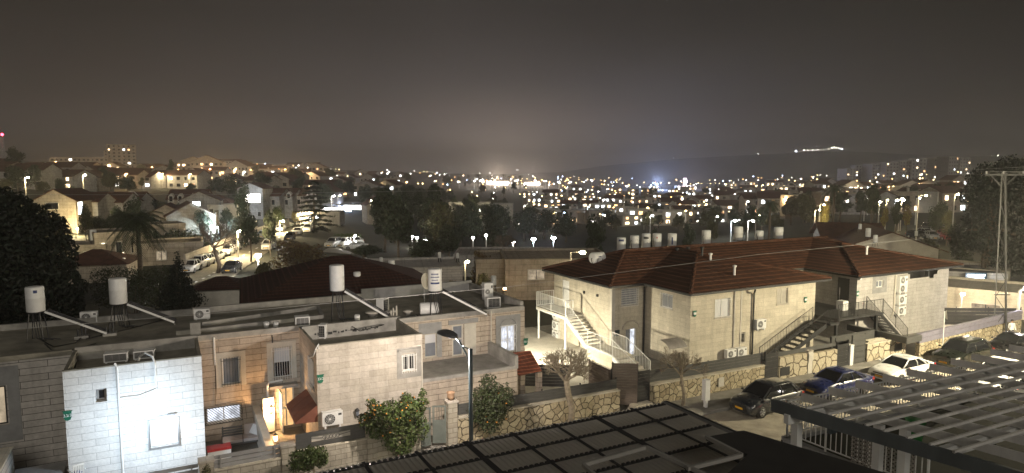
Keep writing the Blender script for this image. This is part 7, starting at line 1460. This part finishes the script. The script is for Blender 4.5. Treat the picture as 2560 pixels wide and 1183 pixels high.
# cold white street fair glow and its stalls near the cedar
for i, (x, y, w_, m_) in enumerate([(835, 531, 7, 'bright_white'), (858, 528, 6, 'bright_blue'), (880, 524, 7, 'bright_white'), (815, 537, 5, 'bright_white')]):
    t = thing('lit_stall', 'cold bright lit stall by the cedar, %s' % ['second from the left', 'third from the left, bluest', 'rightmost', 'leftmost'][i], 'stall', gp(x, y), RZ0, 'lit stalls by the cedar'); MB().box(-w_ / 2, 0, -1, w_ / 2, .3, 1.7).build('back_panel', M[m_], t, local=True); MB().slab([(-w_ / 2 - .3, -2, 2.7), (w_ / 2 + .3, -2, 2.7), (w_ / 2 + .3, .3, 3.1), (-w_ / 2 - .3, .3, 3.1)], .1).build('roof', M['render_grey'], t, local=True); light(t, (0, -3, 2.2), 1100, (.62, .72, 1), 'POINT', .5, local=True)
# ================================================================ STREET LAMPS, NEAR TO FAR
LAMPM = {'s': 'lamp_warm', 'y': 'lamp_yellow', 'w': 'lamp_white', 'b': 'lamp_blue', 'r': 'lamp_red'}
LCOL = {'s': (1, .62, .28), 'y': (1, .80, .45), 'w': (1, .95, .86), 'b': (.7, .82, 1), 'r': (1, .1, .1)}
def lamp(label, x, y, kind='y', h_=7.0, D=None, e=None, r=None, grp='distant street lamps', arm=0.8, seed=0):
    if D is None:
        D = 70.0
        while D < 1500 and (EYE - (y - 430) * D / F) - zg_tD((x - 1280) / F, D) > h_: D *= 1.01
    P = gd_at(x, D); top = EYE - (y - 430) * D / F - P.z; top = max(2.5, top); lm = LAMPM[kind] if D < 230 or kind == 'r' else {'s': 'far_warm', 'y': 'far_yellow', 'w': 'far_white', 'b': 'far_blue'}[kind]; r = r or (.17 + D * .00055) * (.6 + .9 * ((x * 7.13 + y * 3.7) % 1))
    t = thing('street_lamp', label, 'street lamp', P, RZ0, grp); MB().cyl((-arm, 0, -.5), (-arm, 0, top), .10 + D * .0001, .07 + D * .0001, 6).beam((-arm, 0, top), (0, 0, top + .1), .07, .07).build('pole', M['plaster' if kind in 'ys' else 'white_paint'], t, local=True)
    MB().ball((0, 0, top), r, 8, .6).build('lamp_head', M[lm], t, local=True)
    if e: light(t, (0, -.1, top - r * .6 - .15), e, LCOL[kind], 'POINT', .25, local=True)
    return t
lamp('yellow pole lamp above the flat roofs, right of the lit bare bush', 1168, 655, 'y', D=62, e=110, grp=None, arm=.25); lamp('lamp on a bent arm behind the lying roof tank', 1458, 632, 'y', D=66, e=70, grp=None, arm=1.2); lamp('glaring white lamp by the climbing road', 640, 640, 'w', D=84, e=3600, r=.42, grp=None, arm=.0); lamp('lamp beside the round green tree on the climbing road', 706, 553, 'y', D=146, e=7000, grp=None); lamp('slim lamp post by the parked cars of the climbing road', 597, 578, 'y', D=104, e=8000, r=.16, grp=None, arm=.4); lamp('lamp further up where the climbing road bends', 760, 530, 'y', D=180, e=6000, grp=None); lamp('white lamp over the small car park', 886, 593, 'w', D=128, e=1500, grp=None, arm=.2)
lamp('left park lamp of the bright pair', 1334, 599, 'b', D=178, e=2600, r=.62, grp='park lamps', arm=0.0); lamp('right park lamp of the bright pair', 1384, 595, 'b', D=184, e=2600, r=.62, grp='park lamps', arm=0.0); lamp('park lamp behind the bare tree, left of the bright pair', 1283, 606, 'w', D=178, e=1500, r=.45, grp='park lamps', arm=0)
for i, (x, y) in enumerate(((1041, 619), (1063, 600), (1182, 595), (1029, 649), (1215, 588))): lamp('small globe lamp among the dark park trees, ' + ['nearest the ground on the left', 'upper left', 'right of the dark crown', 'lowest, by the flat roofs', 'far right'][i], x, y, 'w', D=140, e=60, r=.3, grp='park lamps', arm=0)
for i, (x, y, k, e) in enumerate([(75, 444, 'y', 900), (217, 438, 'y', 700), (322, 435, 's', 900), (411, 434, 'y', 700), (146, 405, 's', 2500), (280, 413, 's', 3000), (385, 418, 's', 0), (404, 421, 's', 1800), (422, 426, 'y', 0), (480, 436, 'y', 800), (497, 421, 's', 3000), (529, 423, 's', 0), (540, 421, 's', 3000), (557, 431, 's', 900), (571, 424, 's', 0), (592, 424, 's', 3000), (630, 425, 's', 0), (614, 430, 'w', 900), (732, 424, 's', 5000), (636, 438, 's', 600), (664, 425, 's', 0), (700, 424, 's', 2000), (716, 424, 's', 0), (760, 432, 's', 1200), (450, 424, 's', 0), (515, 408, 's', 0), (605, 408, 'w', 0), (650, 414, 'w', 0), (690, 418, 'w', 1500), (770, 419, 'w', 0), (800, 424, 's', 1500)]): lamp('glowing street lamp on the left hillside, %s in the list from near to ridge' % nth(i) if False else 'street lamp of the left hillside, %s counting from the leftmost' % nth(i), x, y, k, e=(e * 7) or None)
for i, (x, y, k, e) in enumerate([(835, 490, 'w', 2500), (851, 488, 'w', 0), (929, 502, 'y', 900), (945, 461, 'y', 900), (892, 430, 'w', 0), (955, 433, 'w', 0), (970, 434, 'w', 0), (1037, 428, 'w', 0), (1018, 455, 's', 1500), (1108, 460, 's', 1500), (1120, 475, 'y', 900), (1150, 455, 'w', 0), (1180, 480, 'y', 1200), (1200, 433, 'w', 0), (1225, 432, 'w', 0), (1293, 425, 'w', 0), (1322, 436, 'w', 0), (1395, 443, 'b', 5000), (1420, 450, 'y', 2000), (1435, 441, 'w', 0), (1468, 448, 'y', 2500), (1480, 452, 'w', 0), (1511, 452, 'y', 2500), (1518, 473, 'w', 0), (1567, 466, 'w', 0), (1609, 456, 'y', 2500), (1651, 457, 'y', 2500), (1740, 459, 'w', 2500), (1752, 459, 'y', 0), (1775, 459, 'y', 2500), (1797, 458, 'y', 0), (1814, 461, 'y', 2500), (1851, 456, 'y', 2500), (1893, 450, 'w', 0), (1890, 464, 'y', 2000), (1918, 462, 'y', 0)]): lamp('street lamp on the valley floor, %s counting from the left' % nth(i), x, y, k, e=e or None)
for i, (x, y, k, e) in enumerate([(1312, 514, 'w', 900), (1472, 517, 'b', 2500), (1404, 489, 'y', 1200), (1632, 538, 'w', 900), (1620, 519, 'y', 700), (1705, 492, 's', 900), (1715, 527, 'y', 700), (1795, 541, 'w', 1200), (1840, 552, 'b', 1500), (1884, 552, 'w', 1200), (1836, 485, 'w', 0), (1870, 504, 'w', 900), (1905, 463, 'y', 1200), (1970, 450, 'y', 1500), (1985, 452, 'y', 1500), (2025, 452, 'y', 0), (2072, 449, 'y', 1500), (2143, 465, 'y', 1500), (2220, 467, 's', 1200), (2231, 466, 'y', 0), (1958, 464, 'y', 900), (2005, 465, 'y', 900), (2060, 512, 'y', 900), (2190, 455, 'w', 0), (2258, 500, 'y', 0), (2295, 460, 's', 900), (1940, 490, 'b', 900), (2050, 525, 'y', 2600), (1560, 505, 'w', 0), (1500, 495, 'y', 800)]): lamp('street lamp among the right hand houses, %s counting from the left' % nth(i), x, y, k, e=e or None)
rng = random.Random(19); VC = sorted((rng.uniform(1150, 1480), rng.choice([rng.uniform(446, 458), rng.uniform(450, 462)])) for _ in range(34))
for i, (x, y) in enumerate(VC): lamp('glaring lamp in the bright valley centre, %s counting from the left' % nth(i), x, y, rng.choice('wwwys'), 9, e=9000 if i % 3 == 0 else None, r=rng.choice([.5, .7, 1.1]), grp='lamps of the bright valley centre')
lamp('tall car park lamp, left of two beside the big right tree', 2314, 489, 'y', D=112, e=1600, grp='tall car park lamps', arm=1.3); lamp('tall car park lamp, right of two beside the big right tree', 2396, 486, 'y', D=106, e=1500, grp='tall car park lamps', arm=.7)
for i, (x, y) in enumerate(((2200, 505), (2218, 500), (2244, 500), (2256, 498))): lamp('slim yellow pole lamp behind the red gable, %s from the left' % nth(i), x, y, 'y', D=150, e=(700 if i % 2 == 0 else None), grp='slim pole lamps behind the red gable', arm=.2)
rng = random.Random(23); VL = sorted((x_, rng.uniform(460, 552 if x_ < 1900 else 500)) for x_ in [rng.uniform(1290, 2420) for _ in range(95)])
for i, (x, y) in enumerate(VL): lamp('small lamp of the wide valley town, %s counting from the left' % nth(i), x, y, rng.choice('yyywwsb'), rng.uniform(3, 7), e=1500 if i % 5 == 0 else None, r=None, grp='small lamps of the valley town')
# wall and garden floodlights of the middle distance
def flood(label, P, col, e, aim=None):
    t = thing('floodlight', label, 'floodlight', P, RZ0, 'garden floodlights in the middle distance'); MB().box(-.2, -.1, -.12, .2, .06, .12).cyl((0, 0, -1.2), (0, 0, -.1), .03).build('housing', M['steel'], t, local=True); MB().box(-.17, -.115, -.1, .17, -.103, .1).build('lamp_panel', emit('flood_glow', col, 25), t, local=True); light(t, (0, -.5, .1), e, col, 'POINT', .2, local=True)
flood('yellow garden floodlight at the foot of the tall gable', gd_at(190, 121) + Vector((0, 0, 1.3)), (1, .80, .42), 4200); flood('yellow garden light before the long lamp lit wall', gd_at(196, 93) + Vector((0, 0, 1.5)), (1, .84, .45), 420); flood('dim yellow light by the arched windows', gd_at(300, 92) + Vector((0, 0, 2.2)), (1, .82, .5), 300); flood('cold white floodlight under the outside stair', gd_at(543, 128) + Vector((0, 0, 2.2)), (.62, .84, 1), 5200); flood('dazzling balcony floodlight of the narrow tower house', gd_at(640, 182) + Vector((0, 0, 6)), (.75, .87, 1), 1500); flood('yellow garden lamp below the lit bare bush', pz(1132, 725, 1.2), (1, .80, .42), 160); flood('yellow floodlight before the valley building', gd_at(1165, 316) + Vector((0, 0, 4)), (1, .86, .5), 4500); flood('orange garden light by the small hut', pz(1262, 722, 1.0), (1, .6, .3), 60); flood('warm floodlight on the pale wide gable', gd_at(2185, 86) + Vector((0, 0, 1.2)), (1, .80, .52), 90); flood('white floodlight in the foliage by the signboard', gd_at(2428, 92) + Vector((0, 0, 5)), (1, .97, .9), 700); flood('warm floodlight before the barred window house', gd_at(2420, 59) + Vector((0, 0, 2.6)), (1, .80, .52), 1800); flood('yellow lamp in the trees left of the red wing', gd_at(2062, 128) + Vector((0, 0, 3)), (1, .86, .5), 900); flood('white lamp over the fenced court below the village', gd_at(1850, 190) + Vector((0, 0, 5)), (.95, 1, .85), 1800); flood('pale lamp over the green lit lawn', gd_at(60, 122) + Vector((0, 0, 2)), (.9, 1, .7), 300)
# ================================================================ TREES OF THE MIDDLE AND FAR DISTANCE
def crown_blobs(rng, n_, R_, H_, top=1.0):
    return [((rng.uniform(-.55, .55) * R_ * (1 - .45 * k / n_ * top), rng.uniform(-.55, .55) * R_ * (1 - .45 * k / n_ * top), H_ * (.45 + .5 * k / n_)), (R_ * rng.uniform(.35, .55),) * 2 + (R_ * rng.uniform(.28, .45),)) for k in range(n_)]
TP = {}
def tree_kind(k):
    """first call builds the tree, later calls copy it"""
    return TP.get(k)
KINDS = {'round': (9, 3.2, 7.5, 2400, .26, 'leaf_dark'), 'broad': (12, 4.6, 8.5, 3200, .30, 'leaf_dark'), 'tall': (12, 3.4, 13, 3200, .32, 'leaf_dark'), 'green': (9, 2.8, 6.5, 2000, .22, 'leaf_mid'), 'olive': (9, 3.0, 6.5, 2000, .24, 'leaf_olive'), 'yellow': (7, 2.2, 5.0, 1400, .2, 'leaf_yellow'), 'dry': (10, 3.6, 6.5, 2400, .22, 'leaf_dry')}
def tree(kind, label, P, h_, wide=1.0, grp=None, rz=0.0):
    n_, R_, H_, lv, sz, lm = KINDS[kind]
    if kind not in TP:
        rg = random.Random(hash(kind) % 1 + len(kind) * 7 + ord(kind[0])); TP[kind] = t = leafy_tree('broadleaf_tree', label, 'tree', P, crown_blobs(rg, n_, R_, H_), lv, sz, H_ * .42, R_ * .075, lm, 'bark', len(kind), grp, 4, 0, .4); t.scale = (h_ / H_ * wide, h_ / H_ * wide, h_ / H_); proto_kids(t); return t
    s_ = h_ / H_; return dup(TP[kind], P, rz, (s_ * wide, s_ * wide, s_), label, grp)
def tree_px(kind, label, x, yb, yt, D=None, wpx=None, grp=None):
    P = gp(x, yb) if D is None else gd_at(x, D); D = depth(P); h_ = (EYE - (yt - 430) * D / F) - P.z; R_, H_ = KINDS[kind][1:3]; wd = 1.0 if wpx is None else (wpx * D / F / 2) / (R_ * 1.0 * h_ / H_)
    if grp and 'label' == '': pass
    return tree(kind, label, P, max(2, h_), wd, grp, x * .37)
def dense_crown(name, label, P, blobs, n_, size, lm, tr, th_, seed, grp=None): return leafy_tree(name, label, 'tree', P, blobs, n_, size, th_, tr, lm, 'bark', seed, grp, 6, 0, .55)
# big black tree at the left edge
D = 52; s_ = D / F; base = Vector((*gd_at(60, D).xy, 0)); zb_ = lambda y: EYE - (y - 430) * s_
bl_ = [((x - 60) * s_ for x in ()) for _ in ()]
bl_ = [(((x - 60) * s_, oy, zb_(y)), (r * s_, r * s_, r * s_)) for x, y, r, oy in ((20, 560, 70, 0), (75, 590, 75, .5), (110, 650, 70, 0), (30, 660, 90, -.8), (-40, 600, 90, 0), (140, 720, 50, .3), (80, 740, 80, -.5), (0, 760, 90, 0), (150, 770, 38, 0), (-60, 720, 90, 0), (45, 525, 40, 0), (-10, 510, 45, 0))]
t = dense_crown('evergreen_tree', 'huge black evergreen tree filling the left edge behind the flat roofs', base, bl_, 20000, .23, 'needle', .35, 6, 41); t.rotation_euler = (0, 0, RZ0)
# big pine at the right edge
D = 78; s_ = D / F; base = gd_at(2480, D); zz0 = base.z; zb_ = lambda y: EYE - (y - 430) * s_ - zz0
bl_ = [(((x - 2480) * s_, oy, zb_(y)), (r * s_, r * s_, r * s_ * .85)) for x, y, r, oy in ((2520, 425, 42, 0), (2465, 445, 42, 0), (2560, 450, 60, 1), (2440, 490, 36, 0), (2490, 490, 50, -.6), (2550, 520, 60, 0), (2470, 545, 48, .4), (2430, 575, 32, 0), (2520, 575, 52, 0), (2580, 590, 60, 0), (2455, 600, 40, 0), (2500, 640, 40, -1), (2560, 650, 50, 0))]
t = dense_crown('pine_tree', 'great dark umbrella pine filling the right edge behind the power pole', base, bl_, 13000, .24, 'needle', .55, 7.5, 42); t.rotation_euler = (0, 0, RZ0)
# conical cypress and ivy hedge behind the row
D = 57; s_ = D / F; base = gd_at(437, D); bl_ = []
for k in range(13): f = k / 12; y = 640 + 130 * f; r = 6 + 58 * f ** 1.15 if f < .93 else 50; bl_ += [(((random.Random(k).uniform(-.2, .2)) * r * s_, 0, EYE - (y - 430) * s_), (r * s_, r * s_, 10 * s_ + .12))]
t = dense_crown('conifer_tree', 'pointed dark conical conifer behind the fan unit on the roof edge', base, bl_, 6000, .11, 'needle', .15, 2.0, 43); t.rotation_euler = (0, 0, RZ0)
D = 60; s_ = D / F; bl_ = [(((x - 320) * s_, 0, EYE - (y - 430) * s_), (26 * s_, 1.0, 24 * s_)) for x in range(240, 425, 22) for y in (690, 720, 750)]
t = leafy_tree('hedge', 'clipped dark green hedge block behind the second tank', 'hedge', gd_at(320, D), bl_, 9000, .09, .4, .1, 'leaf_mid', 'bark', 44); t.rotation_euler = (0, 0, RZ0)
D = 96; bl_ = [(((x - 470) * D / F, 0, 1.2 + (i % 3) * .5), (1.6, 1.2, 1.4)) for i, x in enumerate(range(395, 550, 16))]
t = leafy_tree('hedge', 'dark hedge above the pale pinkish garden wall', 'hedge', gd_at(470, 112), bl_, 3500, .2, .4, .1, 'leaf_dark', 'bark', 45); t.rotation_euler = (0, 0, RZ0)
t = leafy_tree('hedge', 'bright green lit hedge behind the small white lit car park', 'hedge', gd_at(868, 136), [(((x - 868) * 136 / F, 0, 1.2), (1.3, .8, 1.0)) for x in range(842, 900, 10)], 1600, .16, .4, .08, 'leaf', 'bark', 46); t.rotation_euler = (0, 0, RZ0)
# palms
def palm(label, x, yb, yt, D, crown, grp='palms', dense=34):
    P = gd_at(x, D); h_ = EYE - (yt - 430) * D / F - P.z; rng = random.Random(int(x)); t = thing('palm_tree', label, 'tree', P, 0, grp); MB().tube([(0, 0, -.5), (.1, 0, h_ * .5), (0, 0, h_)], .20 + crown * .03, 8, .2).build('trunk', M['bark'], t, True, True); mb = MB()
    for k in range(dense):
        an = k * 2.4; el = -1.0 + 2.1 * (k / dense); d = Vector((math.cos(an), math.sin(an), 0)); pts = [Vector((0, 0, h_)) + d * (crown * u * math.cos(el * .5)) + Vector((0, 0, crown * (math.sin(el) * u * .9 - .55 * u * u))) for u in (0, .25, .5, .75, 1)]
        sd_ = Vector((-d.y, d.x, 0))
        for a, b in zip(pts[:-1], pts[1:]):
            for q in range(5):
                p = a.lerp(b, q / 5)
                for s_ in (-1, 1): tip = p + sd_ * s_ * crown * .22 + (b - a) * .6 - Vector((0, 0, crown * .10)); mb.add([p, p + (b - a) * .12, tip], [(0, 1, 2)])
        mb.tube(pts, .025, 4)
    mb.build('crown', M['leaf_dark'], t, local=True)
palm('tall dark palm with a ragged crown behind the second roof tank', 340, 735, 545, 72, 2.9, None, 46); palm('dark palm against the village lights, left of the round tree', 2084, 560, 468, 150, 2.6); palm('low palm by the red chimney house, left of the tall one', 1925, 560, 505, 140, 2.0)
for i, (x, y) in enumerate(((1195, 437), (1228, 440), (1258, 437), (1272, 442), (1300, 440))): palm('tiny palm silhouette before the white lit halls, %s from the left' % nth(i), x, 470, y, 700, 4.0, 'tiny palms in the bright valley centre', 16)
# layered cedar by the road
D = 158; P = gd_at(785, D); s_ = D / F; t = thing('cedar_tree', 'wide layered cedar with drooping shelves beside the climbing road', 'tree', P, RZ0); rng = random.Random(6); hz = lambda y: EYE - (y - 430) * s_ - P.z
MB().tube([(0, 0, -1), (0, 0, hz(600) + 3), (0, 0, hz(450))], .5, 9, .1).build('trunk', M['bark'], t, True, True); mb = MB()
for k in range(13):
    f = k / 12; z = hz(455 + 140 * f); Rr = (12 + 46 * min(1, f * 1.5)) * s_ * rng.uniform(.85, 1.1)
    for a in range(7):
        an = a * .9 + k * 1.3; ln = Rr * rng.uniform(.65, 1.1); d = Vector((math.cos(an), math.sin(an), 0))
        leaf_cloud(mb, [((d.x * ln * u, d.y * ln * u, z - .5 * u * u), (ln * .24, ln * .24, .22)) for u in (.25, .5, .75, .95)], 75, .26, rng, .1); mb.tube([(0, 0, z), d * ln + Vector((0, 0, z - .5))], .09, 4, .03)
mb.build('crown', M['needle'], t, local=True)
# named trees
TL = [('round', 'round dark street tree left of two by the climbing road', 622, 660, 536, 100, 62), ('round', 'slimmer dark street tree right of two by the climbing road', 672, 640, 532, 108, 48), ('green', 'lamp lit green tree behind the climbing road lamp', 693, 590, 518, 152, 44), ('olive', 'dark small tree before the yellow floodlit gable', 210, 560, 515, 112, 36), ('green', 'cold lit tree beside the outside stair', 608, 575, 468, 140, 52), ('yellow', 'glowing yellow bush beside the road bend', 737, 560, 528, 165, 22),
      ('dry', 'broad brown tree before the dark red roof', 742, 745, 606, 82, 170), ('broad', 'dark tree right of the brown one', 910, 720, 615, 110, 110), ('olive', 'thin leafy tree left of the brown one', 655, 760, 660, 74, 60), ('tall', 'tallest dark tree in the middle of the park', 1088, 640, 458, 200, 66), ('tall', 'tall dark tree left of the tallest park tree', 1050, 640, 478, 205, 50), ('broad', 'dark spreading tree at the left of the park', 985, 630, 545, 180, 90), ('broad', 'dark tree filling the lower park centre', 1130, 650, 545, 160, 120), ('broad', 'dark crown right of the park centre', 1180, 645, 520, 190, 90), ('broad', 'wide dark crown before the yellow lit building', 1240, 620, 520, 215, 100), ('broad', 'dark crown left of the bright park lamps', 1310, 600, 525, 235, 90), ('broad', 'dark crown behind the bright park lamps', 1360, 590, 530, 240, 80), ('broad', 'dark crown right of the bright park lamps', 1415, 600, 545, 225, 80), ('round', 'round dark tree behind the roof tank row', 1489, 690, 548, 95, 74), ('broad', 'dark tree low in the park behind the flat roofs', 1055, 690, 600, 105, 130), ('tall', 'black column of foliage right of the globe lamps', 1120, 690, 560, 110, 70),
      ('dry', 'brown tree right of the pole lamp', 1205, 720, 632, 78, 70), ('olive', 'shrubby tree at the foot of the pole lamp', 1205, 740, 690, 64, 60), ('round', 'rounded dark tree by the red wing house', 2180, 570, 462, 165, 52), ('broad', 'dark tree at the edge of the car park', 2345, 590, 512, 125, 56), ('olive', 'half lit tree by the right car park lamp', 2372, 590, 530, 115, 40), ('yellow', 'yellow lit tree left behind the red gable', 2212, 560, 518, 140, 26), ('yellow', 'yellow lit tree right behind the red gable', 2270, 560, 512, 140, 30), ('round', 'dark tree between the two yellow ones', 2242, 560, 505, 138, 36), ('yellow', 'brightly lit bush left of the palm', 2060, 560, 508, 132, 34), ('broad', 'dark foliage behind the signboard', 2405, 640, 570, 88, 70), ('green', 'lit foliage by the signboard', 2430, 690, 640, 84, 46), ('olive', 'dim foliage left of the signboard house', 2330, 660, 600, 92, 70), ('broad', 'dark trees over the fenced court', 1870, 580, 520, 170, 60), ('olive', 'leafy tree beside the fenced court', 1780, 585, 545, 160, 40), ('round', 'dark tree left of the fenced court', 1725, 610, 560, 120, 44), ('round', 'dark bush behind the tank row', 1635, 615, 575, 130, 30), ('round', 'dark tree on the left skyline beside the red lit mast', 46, 430, 372, 330, 56), ('tall', 'slim dark conifer on the left skyline', 431, 440, 398, 330, 22), ('broad', 'bushy dark trees below the left hillside lamps', 265, 450, 420, 300, 40), ('broad', 'dark tree beside the dazzling balcony house', 590, 490, 445, 230, 80), ('round', 'dark tree behind the twin gables', 375, 540, 500, 150, 60), ('broad', 'dark tree before the arched window house', 250, 590, 545, 118, 70), ('broad', 'dark shrubs under the floodlit gable', 300, 575, 540, 116, 80), ('green', 'green lit bush at the left lawn', 110, 565, 530, 112, 40), ('round', 'black tree before the palm', 330, 570, 500, 108, 70), ('broad', 'dark tree left of the dark gabled house', 1010, 520, 480, 240, 50)]
for k, lb, x, yb, yt, D, wpx in TL: tree_px(k, lb, x, yb, yt, D, wpx, 'trees of the middle distance')
bare_tree('bare_tree', 'bare pollarded tree leaning over the climbing road', gd_at(538, 88), 3.6, .28, 51, 4, 3, .6, 'bark', 'bare trees by the road', .02, .5); bare_tree('bare_tree', 'pale lit bare bush beside the lettered tank', pz(1133, 735, 0) * 1.0, .8, .14, 52, 4, 4, .5, 'bark_pale', 'bare trees by the road', .016, .7); bare_tree('bare_tree', 'bare tree silhouetted by the park lamp', gd_at(1265, 150), 3.4, .25, 53, 4, 3, .6, 'bark', 'bare trees by the road', .03, .4)
rng = random.Random(77)
FT = [('left hillside', 0, 640, 436, 500, 26, (4, 9)), ('valley floor', 640, 1320, 446, 530, 60, (6, 11)), ('park edge', 930, 1440, 535, 665, 58, (7, 12)), ('village', 1320, 2060, 470, 590, 110, (4, 8)), ('right hand houses', 1900, 2440, 462, 560, 30, (4, 9)), ('left gardens', 130, 640, 520, 610, 18, (3, 6))]
for nm, xa, xb, ya, yb, n_, hr_ in FT:
    pts = sorted((rng.uniform(xa, xb), rng.uniform(ya, yb)) for _ in range(n_))
    for i, (x, y) in enumerate(pts):
        if nm == 'park edge' and 1255 < x < 1445 and y > 555: continue
        q = gp(x, y); tree(rng.choice(['round', 'broad', 'round', 'tall' if nm != 'village' else 'olive', 'olive']), 'dark tree of the %s, %s counting from the left' % (nm, nth(i)), q, rng.uniform(*hr_), rng.uniform(.8, 1.25), 'scattered trees of the ' + nm, rng.random() * 6)
# lights of the far town, too many and too far to tell apart
rng = random.Random(5); mb = MB()
for _ in range(260):
    x = rng.choice([rng.uniform(640, 2450), rng.uniform(1050, 1600), rng.uniform(1400, 2420)]); q = gd_at(x, rng.choice([rng.uniform(420, 900), rng.uniform(700, 1500)])); D = depth(q); mb.k = rng.choice([0, 0, 1, 1, 1, 2, 2, 3]); mb.ball(q + Vector((0, 0, rng.uniform(2.5, 9))), .16 + D * rng.uniform(.0002, .00052), 5)
o = mb.build('distant_town_lights', [M['far_warm'], M['far_yellow'], M['far_white'], M['far_blue']]); o['kind'] = 'stuff'; o['label'] = 'carpet of tiny far town lights across the valley floor'
# ================================================================ SKYLINE
P = gd_at(18, 470); t = thing('radio_mast', 'slender lattice radio mast with a red lamp on the left skyline', 'mast', P, RZ0); hh = EYE - (340 - 430) * 470 / F - P.z; mb = MB()
for a in range(3): q0 = Vector((math.cos(a * 2.09) * 1.3, math.sin(a * 2.09) * 1.3, 0)); q1 = Vector((math.cos(a * 2.09) * .5, math.sin(a * 2.09) * .5, hh)); mb.cyl(q0, q1, .14, .1, 5); r0 = Vector((math.cos(a * 2.09 + 2.09) * 1.3, math.sin(a * 2.09 + 2.09) * 1.3, 0)); r1 = Vector((math.cos(a * 2.09 + 2.09) * .5, math.sin(a * 2.09 + 2.09) * .5, hh)); [mb.beam(q0.lerp(q1, k / 9), r0.lerp(r1, (k + 1) / 9), .1, .1) for k in range(9)]
mb.build('lattice', M['steel'], t, local=True); MB().ball((0, 0, hh + .6), .9, 8).build('warning_lamp', M['lamp_red'], t, local=True)
mb = MB(); cols = 60; prof = [(1250, 436), (1400, 431), (1480, 418), (1560, 410), (1700, 397), (1850, 389), (1990, 381), (2120, 379), (2260, 386), (2400, 392), (2560, 388), (2900, 380), (3400, 372)]
def pr(x):
    for a, b in zip(prof[:-1], prof[1:]):
        if x <= b[0]: u = (x - a[0]) / (b[0] - a[0]); return a[1] + (b[1] - a[1]) * u
    return prof[-1][1]
for i in range(cols + 1):
    x = 1250 + 2150 * i / cols; tt = (x - 1280) / F; yy = pr(x) + 1.5 * noise.noise(Vector((i * .6, 0, 0)))
    for k, (D, f) in enumerate(((1700, 0), (2000, .35), (2300, .75), (2600, 1.0), (3000, .8), (3500, -.2))): q = FH * D + RT * (tt * D); mb.v.append(Vector((q.x, q.y, -12 + ((EYE - (yy - 430) * 2600 / F) + 12) * f)))
for i in range(cols):
    for k in range(5): a = i * 6 + k; mb.f.append([a, a + 6, a + 7, a + 1]); mb.m.append(0)
structure('hill', mb, M['soil'], True)
for i, (x, y) in enumerate([(1990, 379), (2010, 377), (2020, 377), (2032, 376), (2045, 376), (2058, 377), (2072, 374), (2080, 370), (2086, 369), (2091, 372), (2098, 371), (2104, 374), (1896, 386), (1684, 395), (2455, 394), (2478, 391), (2495, 390)]):
    q = pd(x, y, 2560); t = thing('house_light', 'pinpoint hilltop light on the far right ridge, %s counting along the ridge' % nth(i), 'light', q, RZ0, 'hilltop lights'); MB().ball((0, 0, 1.5), 1.5 if i in (0, 7, 8, 11) else .8, 6).build('lamp_head', M['hill_blue' if i in (0, 11) else 'hill_lamp'], t, local=True); MB().cyl((0, 0, -6), (0, 0, 0), .3, n=5).build('pole', M['steel'], t, local=True)
# ================================================================ HAZE over the valley
hz_ = MB().box(-4200, -3600, -40, 4200, 4200, 130).build('haze', [], None); hz_['kind'] = 'stuff'; hz_.data.materials.clear()
hm = bpy.data.materials.new('haze'); hm.use_nodes = True; hn = hm.node_tree; hn.nodes.clear(); ho = N(hn, 'ShaderNodeOutputMaterial'); hv = N(hn, 'ShaderNodeVolumePrincipled'); hv.inputs['Color'].default_value = (.92, .90, .88, 1); hv.inputs['Density'].default_value = HAZE; hv.inputs['Anisotropy'].default_value = .35; L(hn, hv.outputs[0], ho.inputs['Volume']); hz_.data.materials.append(hm)
